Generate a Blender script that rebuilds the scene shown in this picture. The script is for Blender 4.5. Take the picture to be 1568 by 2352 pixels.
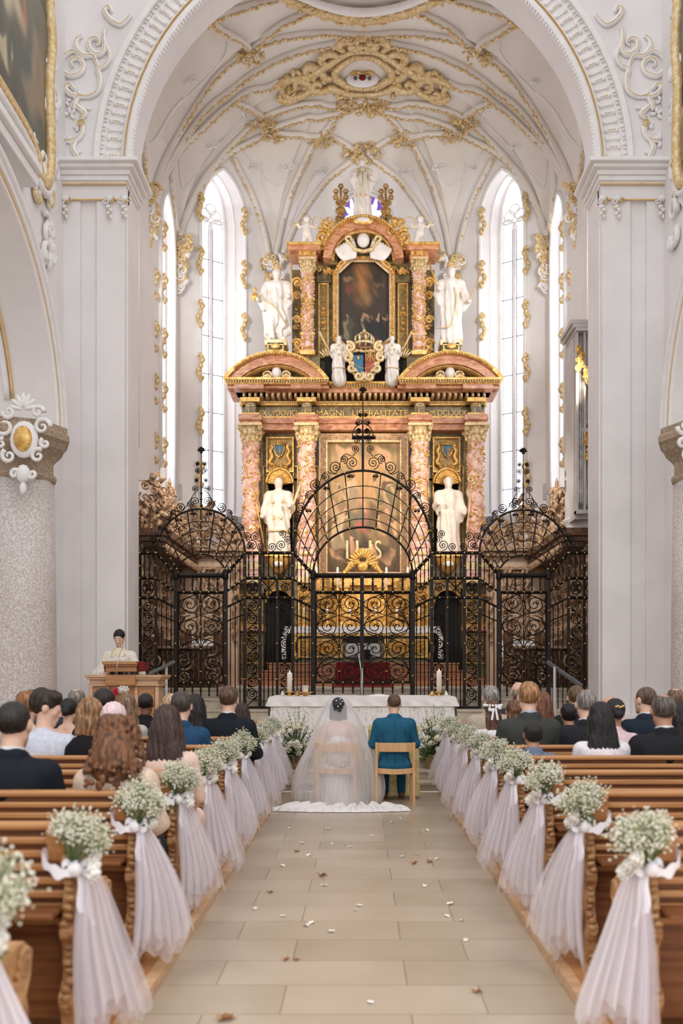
import bpy, bmesh, math, random
import numpy as np
from mathutils import Vector, Matrix
from mathutils.bvhtree import BVHTree
for o in list(bpy.data.objects): bpy.data.objects.remove(o, do_unlink=True)
S = bpy.context.scene
COL = S.collection
PI = math.pi
F = 2050.0; VX = 829.0; VY = 1547.0; H = 1.55      # focal length and vanishing point in photo pixels, eye height in metres
# ---------------- camera
cd = bpy.data.cameras.new('camera'); cam = bpy.data.objects.new('camera', cd); COL.objects.link(cam)
cam.location = (0, 0, H); cam.rotation_euler = (PI/2, 0, 0)
cd.sensor_fit = 'HORIZONTAL'; cd.sensor_width = 24; cd.lens = F/1568*24
cd.shift_x = -(VX-784)/1568; cd.shift_y = (VY-1176)/1568
cd.clip_start = .05; cd.clip_end = 200
cd.dof.use_dof = True; cd.dof.focus_distance = 13.0; cd.dof.aperture_fstop = 1.7
S.camera = cam
S.view_settings.view_transform = 'Standard'; S.view_settings.look = 'None'
S.view_settings.gamma = 1; S.view_settings.use_curve_mapping = False
S.view_settings.exposure = 0.40
# ---------------- world: bright overcast daylight entering the open nave
w = bpy.data.worlds.new('world'); S.world = w; w.use_nodes = True
bg = w.node_tree.nodes['Background']; bg.inputs[0].default_value = (.975, .99, 1.02, 1); bg.inputs[1].default_value = 1.0
def area(name, loc, rot, sx, sy, power, color=(1, .95, .88), spread=PI):
    l = bpy.data.lights.new(name, 'AREA'); l.shape = 'RECTANGLE'; l.size = sx; l.size_y = sy
    l.energy = power; l.color = color; l.spread = spread
    o = bpy.data.objects.new(name, l); COL.objects.link(o); o.location = loc; o.rotation_euler = rot
    return o
# unseen lights added for mild direction in the nave (high on both sides, behind the camera) and the choir's warm altar lamps
area('nave_fill_light', (-4.6, -1.0, 9.5), (math.radians(0), math.radians(-50), 0), 3, 8, 330, (1, .98, .97))
area('nave_fill_light', (4.6, -1.0, 9.5), (math.radians(0), math.radians(50), 0), 3, 8, 330, (1, .98, .97))
def spot_at(name, loc, tgt, power, color, size, blend=.8, rad=.25):
    l = bpy.data.lights.new(name, 'SPOT'); l.energy = power; l.color = color; l.spot_size = size; l.spot_blend = blend; l.shadow_soft_size = rad
    o = bpy.data.objects.new(name, l); COL.objects.link(o); o.location = loc
    o.rotation_euler = (Vector(tgt)-Vector(loc)).to_track_quat('-Z', 'Y').to_euler()
for sx in (-1, 1):
    spot_at('altar_lamp', (sx*4.15, 15.85, 7.2), (0, 21.8, 5.2), 1080, (1, .85, .66), .95)
    spot_at('choir_fill_spot', (sx*4.15, 15.85, 9.4), (sx*1.2, 22.8, 11.2), 790, (.99, .985, 1), 1.3, 1.0, .5)  # hidden neutral flood, added to brighten the deep vault and choir walls
    spot_at('stall_fill_spot', (sx*2.6, 16.2, 6.5), (sx*4.1, 19.5, 3.0), 260, (1, .93, .86), 1.3, 1.0, .4)  # unseen spot added to lift the dark choir stalls
# ---------------- helpers
def C(r, g=None, b=None):
    if g is None: r, g, b = r
    f = lambda c: (c/255/12.92) if c/255 <= .04045 else ((c/255+.055)/1.055)**2.4
    return (f(r), f(g), f(b), 1)
def P(px, py, Y): return Vector(((px-VX)*Y/F, Y, H+(VY-py)*Y/F))
def newmat(name):
    m = bpy.data.materials.new(name); m.use_nodes = True
    return m, m.node_tree.nodes, m.node_tree.links, m.node_tree.nodes['Principled BSDF']
def mat(name, c1, c2=None, rough=.6, metal=0, scale=8, detail=4, bump=0, bscale=None, stretch=(1, 1, 1), spec=.5, dist=0, lo=.35, hi=.65, sheen=0, coord='Object'):
    m, N, L, b = newmat(name)
    b.inputs['Roughness'].default_value = rough; b.inputs['Metallic'].default_value = metal
    b.inputs['Specular IOR Level'].default_value = spec
    if sheen: b.inputs['Sheen Weight'].default_value = sheen
    tc = N.new('ShaderNodeTexCoord'); mp = N.new('ShaderNodeMapping'); mp.inputs['Scale'].default_value = stretch
    L.new(tc.outputs[coord], mp.inputs['Vector'])
    n = N.new('ShaderNodeTexNoise'); n.inputs['Scale'].default_value = scale; n.inputs['Detail'].default_value = detail
    n.inputs['Distortion'].default_value = dist
    L.new(mp.outputs[0], n.inputs['Vector'])
    r = N.new('ShaderNodeValToRGB'); r.color_ramp.elements[0].position = lo; r.color_ramp.elements[1].position = hi
    r.color_ramp.elements[0].color = C(c1); r.color_ramp.elements[1].color = C(c2 or c1)
    L.new(n.outputs[0], r.inputs[0]); L.new(r.outputs[0], b.inputs['Base Color'])
    if bump:
        n2 = N.new('ShaderNodeTexNoise'); n2.inputs['Scale'].default_value = bscale or scale*3; n2.inputs['Detail'].default_value = 3
        L.new(mp.outputs[0], n2.inputs['Vector'])
        bp = N.new('ShaderNodeBump'); bp.inputs['Strength'].default_value = bump; bp.inputs['Distance'].default_value = .02
        L.new(n2.outputs[0], bp.inputs['Height']); L.new(bp.outputs[0], b.inputs['Normal'])
    return m
def sheer(name, col, opac, rough=.8, facing=.35):
    m, N, L, b = newmat(name)
    out = N['Material Output']; N.remove(b)
    tr = N.new('ShaderNodeBsdfTransparent'); tl = N.new('ShaderNodeBsdfTranslucent'); df = N.new('ShaderNodeBsdfDiffuse')
    tl.inputs[0].default_value = C(col); df.inputs[0].default_value = C(col)
    a = N.new('ShaderNodeMixShader'); a.inputs[0].default_value = .45; L.new(df.outputs[0], a.inputs[1]); L.new(tl.outputs[0], a.inputs[2])
    lw = N.new('ShaderNodeLayerWeight'); lw.inputs[0].default_value = .5
    mr = N.new('ShaderNodeMapRange'); mr.inputs['To Min'].default_value = opac; mr.inputs['To Max'].default_value = min(1, opac+facing)
    L.new(lw.outputs['Facing'], mr.inputs['Value'])
    x = N.new('ShaderNodeMixShader'); L.new(mr.outputs[0], x.inputs[0]); L.new(tr.outputs[0], x.inputs[1]); L.new(a.outputs[0], x.inputs[2])
    L.new(x.outputs[0], out.inputs[0])
    return m
def emis(name, col, strength):
    m, N, L, b = newmat(name)
    b.inputs['Base Color'].default_value = (0, 0, 0, 1); b.inputs['Emission Color'].default_value = C(col); b.inputs['Emission Strength'].default_value = strength
    return m
M = {}
M['plaster'] = mat('white_plaster', (238, 235, 234), (244, 241, 240), .8, scale=1.5, bump=.05, bscale=30)
M['nave'] = mat('nave_plaster', (234, 230, 229), (241, 237, 236), .8, scale=1.5, bump=.05, bscale=30)
M['vault'] = mat('vault_plaster', (232, 224, 215), (239, 232, 224), .85, scale=1.2, bump=.08, bscale=20)
M['stucco'] = mat('white_stucco', (241, 238, 236), (247, 244, 243), .6, scale=6, bump=.1)
M['gilt_pale'] = mat('pale_gilding', (214, 180, 118), (240, 220, 178), .42, .35, scale=14, bump=.4, bscale=40)
M['gilt'] = mat('gilding', (206, 152, 72), (244, 206, 128), .38, .45, scale=12, bump=.5, bscale=45)
M['gilt_dark'] = mat('aged_gilding', (140, 104, 50), (206, 162, 92), .45, .4, scale=10, bump=.6, bscale=30)
M['goldline'] = mat('gold_line', (222, 186, 128), (232, 200, 146), .5, .2)
M['iron'] = mat('black_iron', (26, 22, 20), (44, 37, 33), .45, .6, scale=20, bump=.2, spec=.5)
M['brass'] = mat('brass_stud', (226, 190, 110), (240, 210, 140), .3, .8)
M['marble_red'] = mat('red_marble', (172, 102, 68), (220, 164, 122), .3, scale=3.2, dist=1.5, detail=6, stretch=(1, 1, 2.5))
M['marble_pink'] = mat('pink_marble', (200, 140, 124), (240, 208, 192), .35, scale=5, dist=1.8, detail=6, bump=.15, bscale=20)
M['marble_green'] = mat('green_marble', (88, 76, 46), (150, 130, 84), .35, scale=4, dist=1.6, detail=6)
M['olive'] = mat('olive_gold_panel', (128, 100, 52), (176, 142, 80), .4, .25, scale=7, dist=2, bump=.3)
M['ivory'] = mat('ivory_figure', (222, 212, 200), (236, 228, 218), .5, scale=6, bump=.06, bscale=12)
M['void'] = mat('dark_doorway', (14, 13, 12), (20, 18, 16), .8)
M['step_wood'] = mat('orange_step', (170, 104, 66), (204, 138, 96), .4, scale=3, stretch=(.5, 3, 8))
M['red'] = mat('red_carpet', (104, 22, 26), (136, 36, 36), .95, scale=30, bump=.3)
M['linen'] = mat('white_linen', (238, 232, 230), (246, 241, 238), .8, scale=10, bump=.08, bscale=60)
M['granite'] = mat('pink_granite', (194, 182, 176), (226, 218, 214), .45, scale=38, detail=6, lo=.42, hi=.6)
M['sandstone'] = mat('brown_stone_capital', (150, 128, 104), (182, 162, 140), .7, scale=30, detail=6, bump=.2)
M['stone'] = mat('step_stone', (190, 176, 156), (206, 194, 176), .55, scale=5, detail=6, bump=.05)
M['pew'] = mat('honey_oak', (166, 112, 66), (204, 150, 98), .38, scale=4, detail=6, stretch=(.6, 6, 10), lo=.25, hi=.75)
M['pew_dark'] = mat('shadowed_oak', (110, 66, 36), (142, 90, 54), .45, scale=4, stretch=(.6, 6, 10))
M['carved'] = mat('carved_oak', (150, 102, 60), (206, 160, 110), .45, scale=9, bump=.8, bscale=22)
M['beech'] = mat('beech_chair', (206, 160, 110), (224, 182, 134), .4, scale=4, stretch=(3, 3, .6))
M['ambo'] = mat('pale_oak', (196, 154, 112), (222, 184, 146), .45, scale=5, stretch=(.6, 4, 8))
M['walnut'] = mat('dark_walnut', (74, 48, 34), (118, 82, 58), .4, scale=6, stretch=(4, 4, .7), bump=.2)
M['stall'] = mat('carved_walnut', (126, 94, 68), (198, 164, 130), .5, scale=16, bump=1, bscale=26)
M['stall_panel'] = mat('tan_panel', (202, 168, 138), (220, 190, 162), .5, scale=4, stretch=(3, 3, .8))
M['wicker'] = mat('wicker', (150, 126, 88), (186, 162, 120), .7, scale=40, bump=.8, bscale=60)
M['leaf'] = mat('leaf_green', (44, 70, 34), (96, 122, 66), .5, scale=12)
M['leaf_pale'] = mat('pale_stem', (128, 140, 92), (176, 184, 140), .6, scale=12)
M['floret'] = mat('gypsophila', (226, 224, 200), (246, 243, 230), .7)
M['rose'] = mat('white_rose', (240, 236, 226), (250, 247, 240), .6)
M['rose_cream'] = mat('cream_rose', (236, 228, 200), (246, 240, 218), .6)
M['wax'] = mat('candle_wax', (240, 230, 218), (248, 240, 230), .5)
M['silver'] = mat('silver', (200, 200, 202), (220, 220, 222), .25, .9)
M['pipe'] = mat('tin_pipe', (176, 172, 168), (214, 210, 206), .25, .8)
M['grey_case'] = mat('grey_organ_case', (188, 184, 180), (204, 200, 196), .5, scale=3)
M['tulle'] = sheer('tulle', (253, 250, 255), .36, facing=.4)
M['veil'] = sheer('veil', (254, 252, 255), .44, facing=.45)
M['satin'] = mat('white_satin', (246, 242, 246), (252, 249, 252), .22, sheen=.3)
M['gold_cloth'] = mat('gold_brocade', (214, 188, 120), (240, 222, 168), .5, .1, scale=22, bump=.3)
M['orphrey'] = mat('cream_gold_embroidery', (226, 210, 172), (242, 230, 202), .7, 0, scale=24, bump=.3)
M['lead'] = mat('window_lead', (90, 88, 90), (110, 108, 110), .6)
M['glass'] = emis('daylit_glass', (246, 246, 255), 3.3)
# floor: bond of large slabs
def floor_mat():
    m, N, L, b = newmat('limestone_slabs')
    tc = N.new('ShaderNodeTexCoord'); mp = N.new('ShaderNodeMapping'); L.new(tc.outputs['Object'], mp.inputs[0])
    mp.inputs['Location'].default_value = (.37, .12, 0)
    br = N.new('ShaderNodeTexBrick'); br.offset = .37; br.offset_frequency = 2
    br.inputs['Scale'].default_value = 1; br.inputs['Brick Width'].default_value = .95; br.inputs['Row Height'].default_value = .38
    br.inputs['Mortar Size'].default_value = .0028; br.inputs['Mortar Smooth'].default_value = .3; br.inputs['Bias'].default_value = 0
    br.inputs['Color1'].default_value = C(200, 184, 164); br.inputs['Color2'].default_value = C(184, 168, 146); br.inputs['Mortar'].default_value = C(120, 104, 86)
    L.new(mp.outputs[0], br.inputs['Vector'])
    n = N.new('ShaderNodeTexNoise'); n.inputs['Scale'].default_value = 1.6; n.inputs['Detail'].default_value = 8
    L.new(mp.outputs[0], n.inputs['Vector'])
    mx = N.new('ShaderNodeMix'); mx.data_type = 'RGBA'; mx.blend_type = 'MULTIPLY'; mx.inputs[0].default_value = .35
    r = N.new('ShaderNodeValToRGB'); r.color_ramp.elements[0].position = .3; r.color_ramp.elements[1].position = .7
    r.color_ramp.elements[0].color = C(196, 184, 170); r.color_ramp.elements[1].color = (1, 1, 1, 1)
    L.new(n.outputs[0], r.inputs[0]); L.new(br.outputs[0], mx.inputs[6]); L.new(r.outputs[0], mx.inputs[7]); L.new(mx.outputs[2], b.inputs['Base Color'])
    b.inputs['Roughness'].default_value = .3; b.inputs['Specular IOR Level'].default_value = .45
    return m
M['floor'] = floor_mat()

class MB:
    def __init__(s): s.v = []; s.f = []; s.sm = []
    def add(s, v, f, sm=False):
        b = len(s.v); s.v.extend([tuple(p) for p in v]); s.f.extend([tuple(b+i for i in q) for q in f]); s.sm.extend([sm]*len(f)); return s
    def box(s, x0, y0, z0, x1, y1, z1):
        v = [(x0, y0, z0), (x1, y0, z0), (x1, y1, z0), (x0, y1, z0), (x0, y0, z1), (x1, y0, z1), (x1, y1, z1), (x0, y1, z1)]
        return s.add(v, [(0, 3, 2, 1), (4, 5, 6, 7), (0, 1, 5, 4), (1, 2, 6, 5), (2, 3, 7, 6), (3, 0, 4, 7)])
    def bx(s, c, d, R=None):
        v = [Vector((sx*d[0]/2, sy*d[1]/2, sz*d[2]/2)) for sz in (-1, 1) for sy in (-1, 1) for sx in (-1, 1)]
        v = [(R @ p if R else p)+Vector(c) for p in v]
        return s.add(v, [(0, 2, 3, 1), (4, 5, 7, 6), (0, 1, 5, 4), (1, 3, 7, 5), (3, 2, 6, 7), (2, 0, 4, 6)])
    def pbox(s, x0, y0, x1, y1, Y, d):      # box whose front face covers these photo pixels at distance Y, d deep
        a = P(x0, y1, Y); b = P(x1, y0, Y)
        return s.box(a.x, Y, a.z, b.x, Y+d, b.z)
    def tube(s, pts, r, n=6, closed=False, cap=True, flat=1):
        pts = [Vector(p) for p in pts]; m = len(pts)
        if m < 2: return s
        rs = r if hasattr(r, '__len__') else [r]*m
        t0 = (pts[1]-pts[0]).normalized(); up = Vector((0, 1, 0)) if abs(t0.y) < .9 else Vector((0, 0, 1))
        nrm = t0.cross(up).normalized(); V = []; prev = t0
        for i in range(m):
            if closed: t = (pts[(i+1) % m]-pts[i-1])
            else: t = pts[min(i+1, m-1)]-pts[max(i-1, 0)]
            if t.length < 1e-9: t = prev.copy()
            t.normalize(); q = prev.rotation_difference(t); nrm = (q @ nrm); nrm = (nrm-t*nrm.dot(t)).normalized(); bn = t.cross(nrm); prev = t
            for k in range(n):
                a = 2*PI*k/n; V.append(pts[i]+nrm*math.cos(a)*rs[i]+bn*math.sin(a)*rs[i]*flat)
        Fc = []
        for i in range(m if closed else m-1):
            j = (i+1) % m
            for k in range(n): Fc.append((i*n+k, i*n+(k+1) % n, j*n+(k+1) % n, j*n+k))
        if cap and not closed: Fc.append(tuple(range(n))[::-1]); Fc.append(tuple((m-1)*n+k for k in range(n)))
        return s.add(V, Fc, n > 4)
    def lathe(s, prof, c, n=16, sx=1, sy=1, mod=None):
        V = []; Fc = []
        for (r, z) in prof:
            for k in range(n):
                a = 2*PI*k/n; rr = r*(mod(a, z) if mod else 1); V.append((c[0]+rr*sx*math.cos(a), c[1]+rr*sy*math.sin(a), c[2]+z))
        for i in range(len(prof)-1):
            for k in range(n): Fc.append((i*n+k, i*n+(k+1) % n, (i+1)*n+(k+1) % n, (i+1)*n+k))
        Fc.append(tuple(range(n))[::-1]); Fc.append(tuple((len(prof)-1)*n+k for k in range(n)))
        return s.add(V, Fc, n > 5)
    def ball(s, c, r, n=8, m=5, R=None):
        rx, ry, rz = r if hasattr(r, '__len__') else (r, r, r)
        c = Vector(c); V = [Vector((0, 0, -rz))]
        for i in range(1, m):
            a = -PI/2+PI*i/m
            for k in range(n): b = 2*PI*k/n; V.append(Vector((rx*math.cos(a)*math.cos(b), ry*math.cos(a)*math.sin(b), rz*math.sin(a))))
        V.append(Vector((0, 0, rz)))
        Fc = [(0, 1+(k+1) % n, 1+k) for k in range(n)]
        for i in range(m-2):
            for k in range(n): Fc.append((1+i*n+k, 1+i*n+(k+1) % n, 1+(i+1)*n+(k+1) % n, 1+(i+1)*n+k))
        l = len(V)-1; Fc += [(l, 1+(m-2)*n+k, 1+(m-2)*n+(k+1) % n) for k in range(n)]
        return s.add([(R @ p if R else p)+c for p in V], Fc, True)
    def prism(s, poly, f0, f1):      # f0/f1 map a 2-D point to the two end faces
        n = len(poly); V = [f0(*p) for p in poly]+[f1(*p) for p in poly]
        return s.add(V, [tuple(range(n)), tuple(range(n, 2*n))[::-1]]+[(i, i+n, (i+1) % n+n, (i+1) % n) for i in range(n)])
    def pprism(s, poly, Y, d):       # photo-pixel outline at distance Y, d deep
        q = [P(x, y, Y) for x, y in poly]
        return s.prism([(p.x, p.z) for p in q], lambda x, z: (x, Y, z), lambda x, z: (x, Y+d, z))
    def grid(s, fn, nu, nv, sm=True, closeu=False):
        V = [fn(i/nu, j/nv) for j in range(nv+1) for i in range(nu+(0 if closeu else 1))]
        w = nu+(0 if closeu else 1)
        Fc = [(j*w+i, j*w+(i+1) % w, (j+1)*w+(i+1) % w, (j+1)*w+i) for j in range(nv) for i in range(nu)]
        return s.add(V, Fc, sm)
    def mesh(s, name='mesh'):
        me = bpy.data.meshes.new(name); me.from_pydata(s.v, [], s.f); me.update()
        me.polygons.foreach_set('use_smooth', s.sm[:len(me.polygons)])
        bm = bmesh.new(); bm.from_mesh(me); bmesh.ops.recalc_face_normals(bm, faces=bm.faces); bm.to_mesh(me); bm.free()
        return me
    def build(s, name, m, parent=None, bevel=0, smooth=None):
        me = s.mesh(name); me.materials.append(m)
        if smooth is not None: me.polygons.foreach_set('use_smooth', [smooth]*len(me.polygons))
        o = bpy.data.objects.new(name, me); COL.objects.link(o)
        if bevel:
            b = o.modifiers.new('bevel', 'BEVEL'); b.width = bevel; b.segments = 2; b.limit_method = 'ANGLE'
        if parent: put(o, parent)
        return o
def split_build(mb, name, m, parent=None, bevel=0, gap=.07):
    """build the pieces that stand apart as separate parts of one name"""
    n = len(mb.v); par = list(range(n))
    def find(a):
        while par[a] != a: par[a] = par[par[a]]; a = par[a]
        return a
    for f in mb.f:
        r = find(f[0])
        for q in f[1:]: par[find(q)] = r
    lab = np.array([find(i) for i in range(n)]); V = np.array(mb.v); roots, inv = np.unique(lab, return_inverse=True)
    lo = np.full((len(roots), 3), 1e9); hi = np.full((len(roots), 3), -1e9); np.minimum.at(lo, inv, V); np.maximum.at(hi, inv, V)
    p2 = list(range(len(roots)))
    def f2(a):
        while p2[a] != a: p2[a] = p2[p2[a]]; a = p2[a]
        return a
    for i in range(len(roots)):
        ov = np.all((lo[i]-gap <= hi) & (hi[i]+gap >= lo), axis=1)
        for j in np.nonzero(ov)[0]: p2[f2(int(j))] = f2(i)
    grp = np.array([f2(i) for i in range(len(roots))])[inv]; out = []
    gs = np.unique(grp)
    if len(gs) == 1 or len(gs) > 60: return [mb.build(name, m, parent, bevel)]
    for g in gs:
        idx = np.nonzero(grp == g)[0]; mp = {int(a): k for k, a in enumerate(idx)}; q = MB(); q.v = [mb.v[i] for i in idx]
        for f, s_ in zip(mb.f, mb.sm):
            if grp[f[0]] == g: q.f.append(tuple(mp[a] for a in f)); q.sm.append(s_)
        out.append(q.build(name, m, parent, bevel))
    return out
def put2(o, part_):      # sub-part under a part, both built in world coordinates
    o.parent = part_; o.matrix_parent_inverse = Matrix.Identity(4)
    r = part_.parent
    if r: o.matrix_parent_inverse = (Matrix.Translation(r.location) @ part_.matrix_parent_inverse).inverted()
    return o
def put(o, parent):
    o.parent = parent; o.matrix_parent_inverse = Matrix.Translation(-Vector(parent.location))
def tag(o, label, cat, group=None, kind=None):
    o['label'] = label; o['category'] = cat
    if group: o['group'] = group
    if kind: o['kind'] = kind
    return o
def thing(name, label, cat, loc=(0, 0, 0), group=None):
    o = bpy.data.objects.new(name, None); COL.objects.link(o); o.location = loc; o.empty_display_size = .1
    return tag(o, label, cat, group)
def struct(o): o['kind'] = 'structure'; return o
def obmesh(name, me, m, parent=None):    # object on shared mesh data with its own material
    o = bpy.data.objects.new(name, me); COL.objects.link(o)
    if not me.materials: me.materials.append(m)
    o.material_slots[0].link = 'OBJECT'; o.material_slots[0].material = m
    if parent: o.parent = parent
    return o
def copy_tree(o, parent=None):
    c = o.copy(); COL.objects.link(c)
    if parent: c.parent = parent; c.matrix_parent_inverse = o.matrix_parent_inverse.copy()
    for ch in list(o.children): copy_tree(ch, c)
    return c
def smoothpts(pts, n=6, closed=False):
    pts = [Vector(p) for p in pts]; out = []; m = len(pts)
    for i in range(m if closed else m-1):
        if closed: a, b, c, d = pts[i-1], pts[i], pts[(i+1) % m], pts[(i+2) % m]
        else: a, b, c, d = pts[max(i-1, 0)], pts[i], pts[i+1], pts[min(i+2, m-1)]
        for k in range(n):
            t = k/n; out.append(.5*((2*b)+(c-a)*t+(2*a-5*b+4*c-d)*t*t+(3*b-a-3*c+d)*t**3))
    if not closed: out.append(pts[-1])
    return out
def spiral(cx, cz, r, a0, turns, d=1, n=None, rmin=.12):      # 2-D spiral from outside in
    n = n or max(10, int(turns*14)); return [(cx+r*(1-(1-rmin)*i/n)*math.cos(a0+d*2*PI*turns*i/n), cz+r*(1-(1-rmin)*i/n)*math.sin(a0+d*2*PI*turns*i/n)) for i in range(n+1)]
# ------- signed-distance modelling: one continuous skin around round cones and ellipsoids
def sdf_mesh(prims, h=.01, k=.02, disp=None):
    def ext(p):
        if p[0] == 'c': a, b = np.array(p[1], float), np.array(p[2], float); r = max(p[3], p[4]); lo, hi = np.minimum(a, b)-r, np.maximum(a, b)+r
        elif p[0] == 'e': a = np.array(p[1], float); r = np.array(p[2], float)*(1 if len(p) < 4 or p[3] is None else 1); lo, hi = a-max(r) if len(p) > 3 and p[3] is not None else a-r, a+max(r) if len(p) > 3 and p[3] is not None else a+r
        return lo, hi
    adds = [p for p in prims if p[0] in 'ce' and not (len(p) > 5 and p[5] == '-')]
    E = [ext(p) for p in adds]; lo = np.min([e[0] for e in E], axis=0)-4*h; hi = np.max([e[1] for e in E], axis=0)+4*h
    n = np.ceil((hi-lo)/h).astype(int)+1
    ax = [lo[i]+h*np.arange(n[i]) for i in range(3)]
    G = np.full(n, 1.0, dtype=np.float32)
    def ev(p, X, Y, Z):
        if p[0] == 'c':
            a = np.array(p[1], float); b = np.array(p[2], float); ba = b-a; L2 = max(ba.dot(ba), 1e-9)
            t = np.clip(((X-a[0])*ba[0]+(Y-a[1])*ba[1]+(Z-a[2])*ba[2])/L2, 0, 1)
            return np.sqrt((X-a[0]-t*ba[0])**2+(Y-a[1]-t*ba[1])**2+(Z-a[2]-t*ba[2])**2)-(p[3]+(p[4]-p[3])*t)
        c = p[1]; r = p[2]; x, y, z = X-c[0], Y-c[1], Z-c[2]
        if len(p) > 3 and p[3] is not None:
            R = p[3]; x, y, z = R[0][0]*x+R[1][0]*y+R[2][0]*z, R[0][1]*x+R[1][1]*y+R[2][1]*z, R[0][2]*x+R[1][2]*y+R[2][2]*z
        k0 = np.sqrt((x/r[0])**2+(y/r[1])**2+(z/r[2])**2); k1 = np.sqrt((x/r[0]**2)**2+(y/r[1]**2)**2+(z/r[2]**2)**2)+1e-9
        return k0*(k0-1)/k1
    for p in prims:
        if p[0] == 'h':      # keep the half space n.x < d
            X, Y, Z = np.meshgrid(*ax, indexing='ij', sparse=True)
            G = np.maximum(G, (p[1][0]*X+p[1][1]*Y+p[1][2]*Z-p[2])); continue
        neg = len(p) > 5 and p[5] == '-' or (p[0] == 'e' and len(p) > 4 and p[4] == '-')
        l, u = ext(p); pad = k+3*h
        i0 = np.clip(np.floor((l-pad-lo)/h).astype(int), 0, n-1); i1 = np.clip(np.ceil((u+pad-lo)/h).astype(int)+1, 1, n)
        if np.any(i1 <= i0): continue
        X, Y, Z = np.meshgrid(ax[0][i0[0]:i1[0]], ax[1][i0[1]:i1[1]], ax[2][i0[2]:i1[2]], indexing='ij', sparse=True)
        d = ev(p, X, Y, Z); g = G[i0[0]:i1[0], i0[1]:i1[1], i0[2]:i1[2]]
        if neg:
            kk = k*.5; hh = np.maximum(kk-np.abs(g+d), 0)/kk; g[...] = np.maximum(g, -d)+hh*hh*kk*.25
        else:
            hh = np.maximum(k-np.abs(g-d), 0)/k; g[...] = np.minimum(g, d)-hh*hh*k*.25
    if disp is not None:
        X, Y, Z = np.meshgrid(*ax, indexing='ij', sparse=True); G = G+disp(X, Y, Z)
    return surface_net(G, lo, h)
def surface_net(G, lo, h):
    Sg = G < 0; nx, ny, nz = G.shape
    acc = np.zeros((nx-1, ny-1, nz-1, 3)); cnt = np.zeros((nx-1, ny-1, nz-1))
    base = [np.arange(nx-1)[:, None, None], np.arange(ny-1)[None, :, None], np.arange(nz-1)[None, None, :]]
    for axis in range(3):
        o1, o2 = [a for a in range(3) if a != axis]
        for d1 in (0, 1):
            for d2 in (0, 1):
                s0 = [slice(0, nx-1), slice(0, ny-1), slice(0, nz-1)]; s0[o1] = slice(d1, G.shape[o1]-1+d1); s0[o2] = slice(d2, G.shape[o2]-1+d2)
                s1 = list(s0); s1[axis] = slice(1, G.shape[axis])
                a = G[tuple(s0)]; b = G[tuple(s1)]; m = (a < 0) != (b < 0)
                t = np.where(m, a/np.where(m, a-b, 1), 0)
                off = [0, 0, 0]; off[o1] = d1; off[o2] = d2
                for c in range(3):
                    v = base[c]+off[c]+(t if c == axis else 0); acc[..., c] += np.where(m, v, 0)
                cnt += m
    mask = cnt > 0; idx = -np.ones(mask.shape, int); idx[mask] = np.arange(mask.sum())
    V = acc[mask]/cnt[mask][:, None]*h+np.array(lo)
    Fs = []
    for axis in range(3):
        o1, o2 = [(1, 2), (2, 0), (0, 1)][axis]
        sl = [slice(0, nx), slice(0, ny), slice(0, nz)]; sl[o1] = slice(1, G.shape[o1]-1); sl[o2] = slice(1, G.shape[o2]-1)
        s0 = list(sl); s0[axis] = slice(0, G.shape[axis]-1); s1 = list(sl); s1[axis] = slice(1, G.shape[axis])
        a = Sg[tuple(s0)]; b = Sg[tuple(s1)]; m = a != b
        ii = np.argwhere(m); 
        if len(ii) == 0: continue
        ii = ii.copy(); ii[:, o1] += 1; ii[:, o2] += 1
        def cell(d1, d2):
            q = ii.copy(); q[:, o1] += d1; q[:, o2] += d2; return idx[q[:, 0], q[:, 1], q[:, 2]]
        q = np.stack([cell(-1, -1), cell(0, -1), cell(0, 0), cell(-1, 0)], 1)
        fl = b[m]; q[fl] = q[fl][:, ::-1]
        Fs.append(q)
    Q = np.concatenate(Fs); Q = Q[(Q >= 0).all(1)]
    return V, Q
def np_mesh(name, V, Q, smooth=1):
    # a few relaxation passes
    for _ in range(smooth):
        acc = np.zeros_like(V); cnt = np.zeros(len(V))
        for i in range(4):
            a = Q[:, i]; b = Q[:, (i+1) % 4]
            np.add.at(acc, a, V[b]); np.add.at(cnt, a, 1); np.add.at(acc, b, V[a]); np.add.at(cnt, b, 1)
        V = V*.5+.5*acc/np.maximum(cnt, 1)[:, None]
    me = bpy.data.meshes.new(name); me.from_pydata(V.tolist(), [], Q.tolist()); me.update()
    me.polygons.foreach_set('use_smooth', [True]*len(me.polygons))
    return me
# =================== STRUCTURE ===================
AX = 0.04
HP = .375            # sanctuary platform
HC = 1.28            # choir floor
b = MB(); b.box(-9, -3, -.3, 9, 11.7, 0); floor = struct(b.build('floor', M['floor']))
for i, (y, z) in enumerate([(11.68, .125), (12.03, .25)]):
    b = MB(); b.box(-5.0, y+.03, z-.125, 5.0, 12.5, z-.03); b.box(-5.0, y, z-.04, 5.0, 12.5, z)
    struct(b.build('trim_%d' % (i+1), M['stone'], bevel=.008))
b = MB(); b.box(-6, 12.38, 0, 6, 16.0, HP-.04); b.box(-6, 12.35, HP-.04, 6, 16.0, HP); struct(b.build('floor_sanctuary', M['stone']))
# steps up to the choir, behind the free altar
b = MB()
for i in range(5):
    z = HP+(HC-HP)*(i+1)/5.0; y = 14.9+.42*i
    b.box(-4.6, y, z-.181, 4.6, 17.2, z-.04); b.box(-4.6, y-.03, z-.04, 4.6, 17.2, z)
struct(b.build('trim_3', M['stone']))
b = MB(); b.box(-5, 17.2, 0, 5, 25, HC); struct(b.build('floor_choir', M['stone']))
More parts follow.
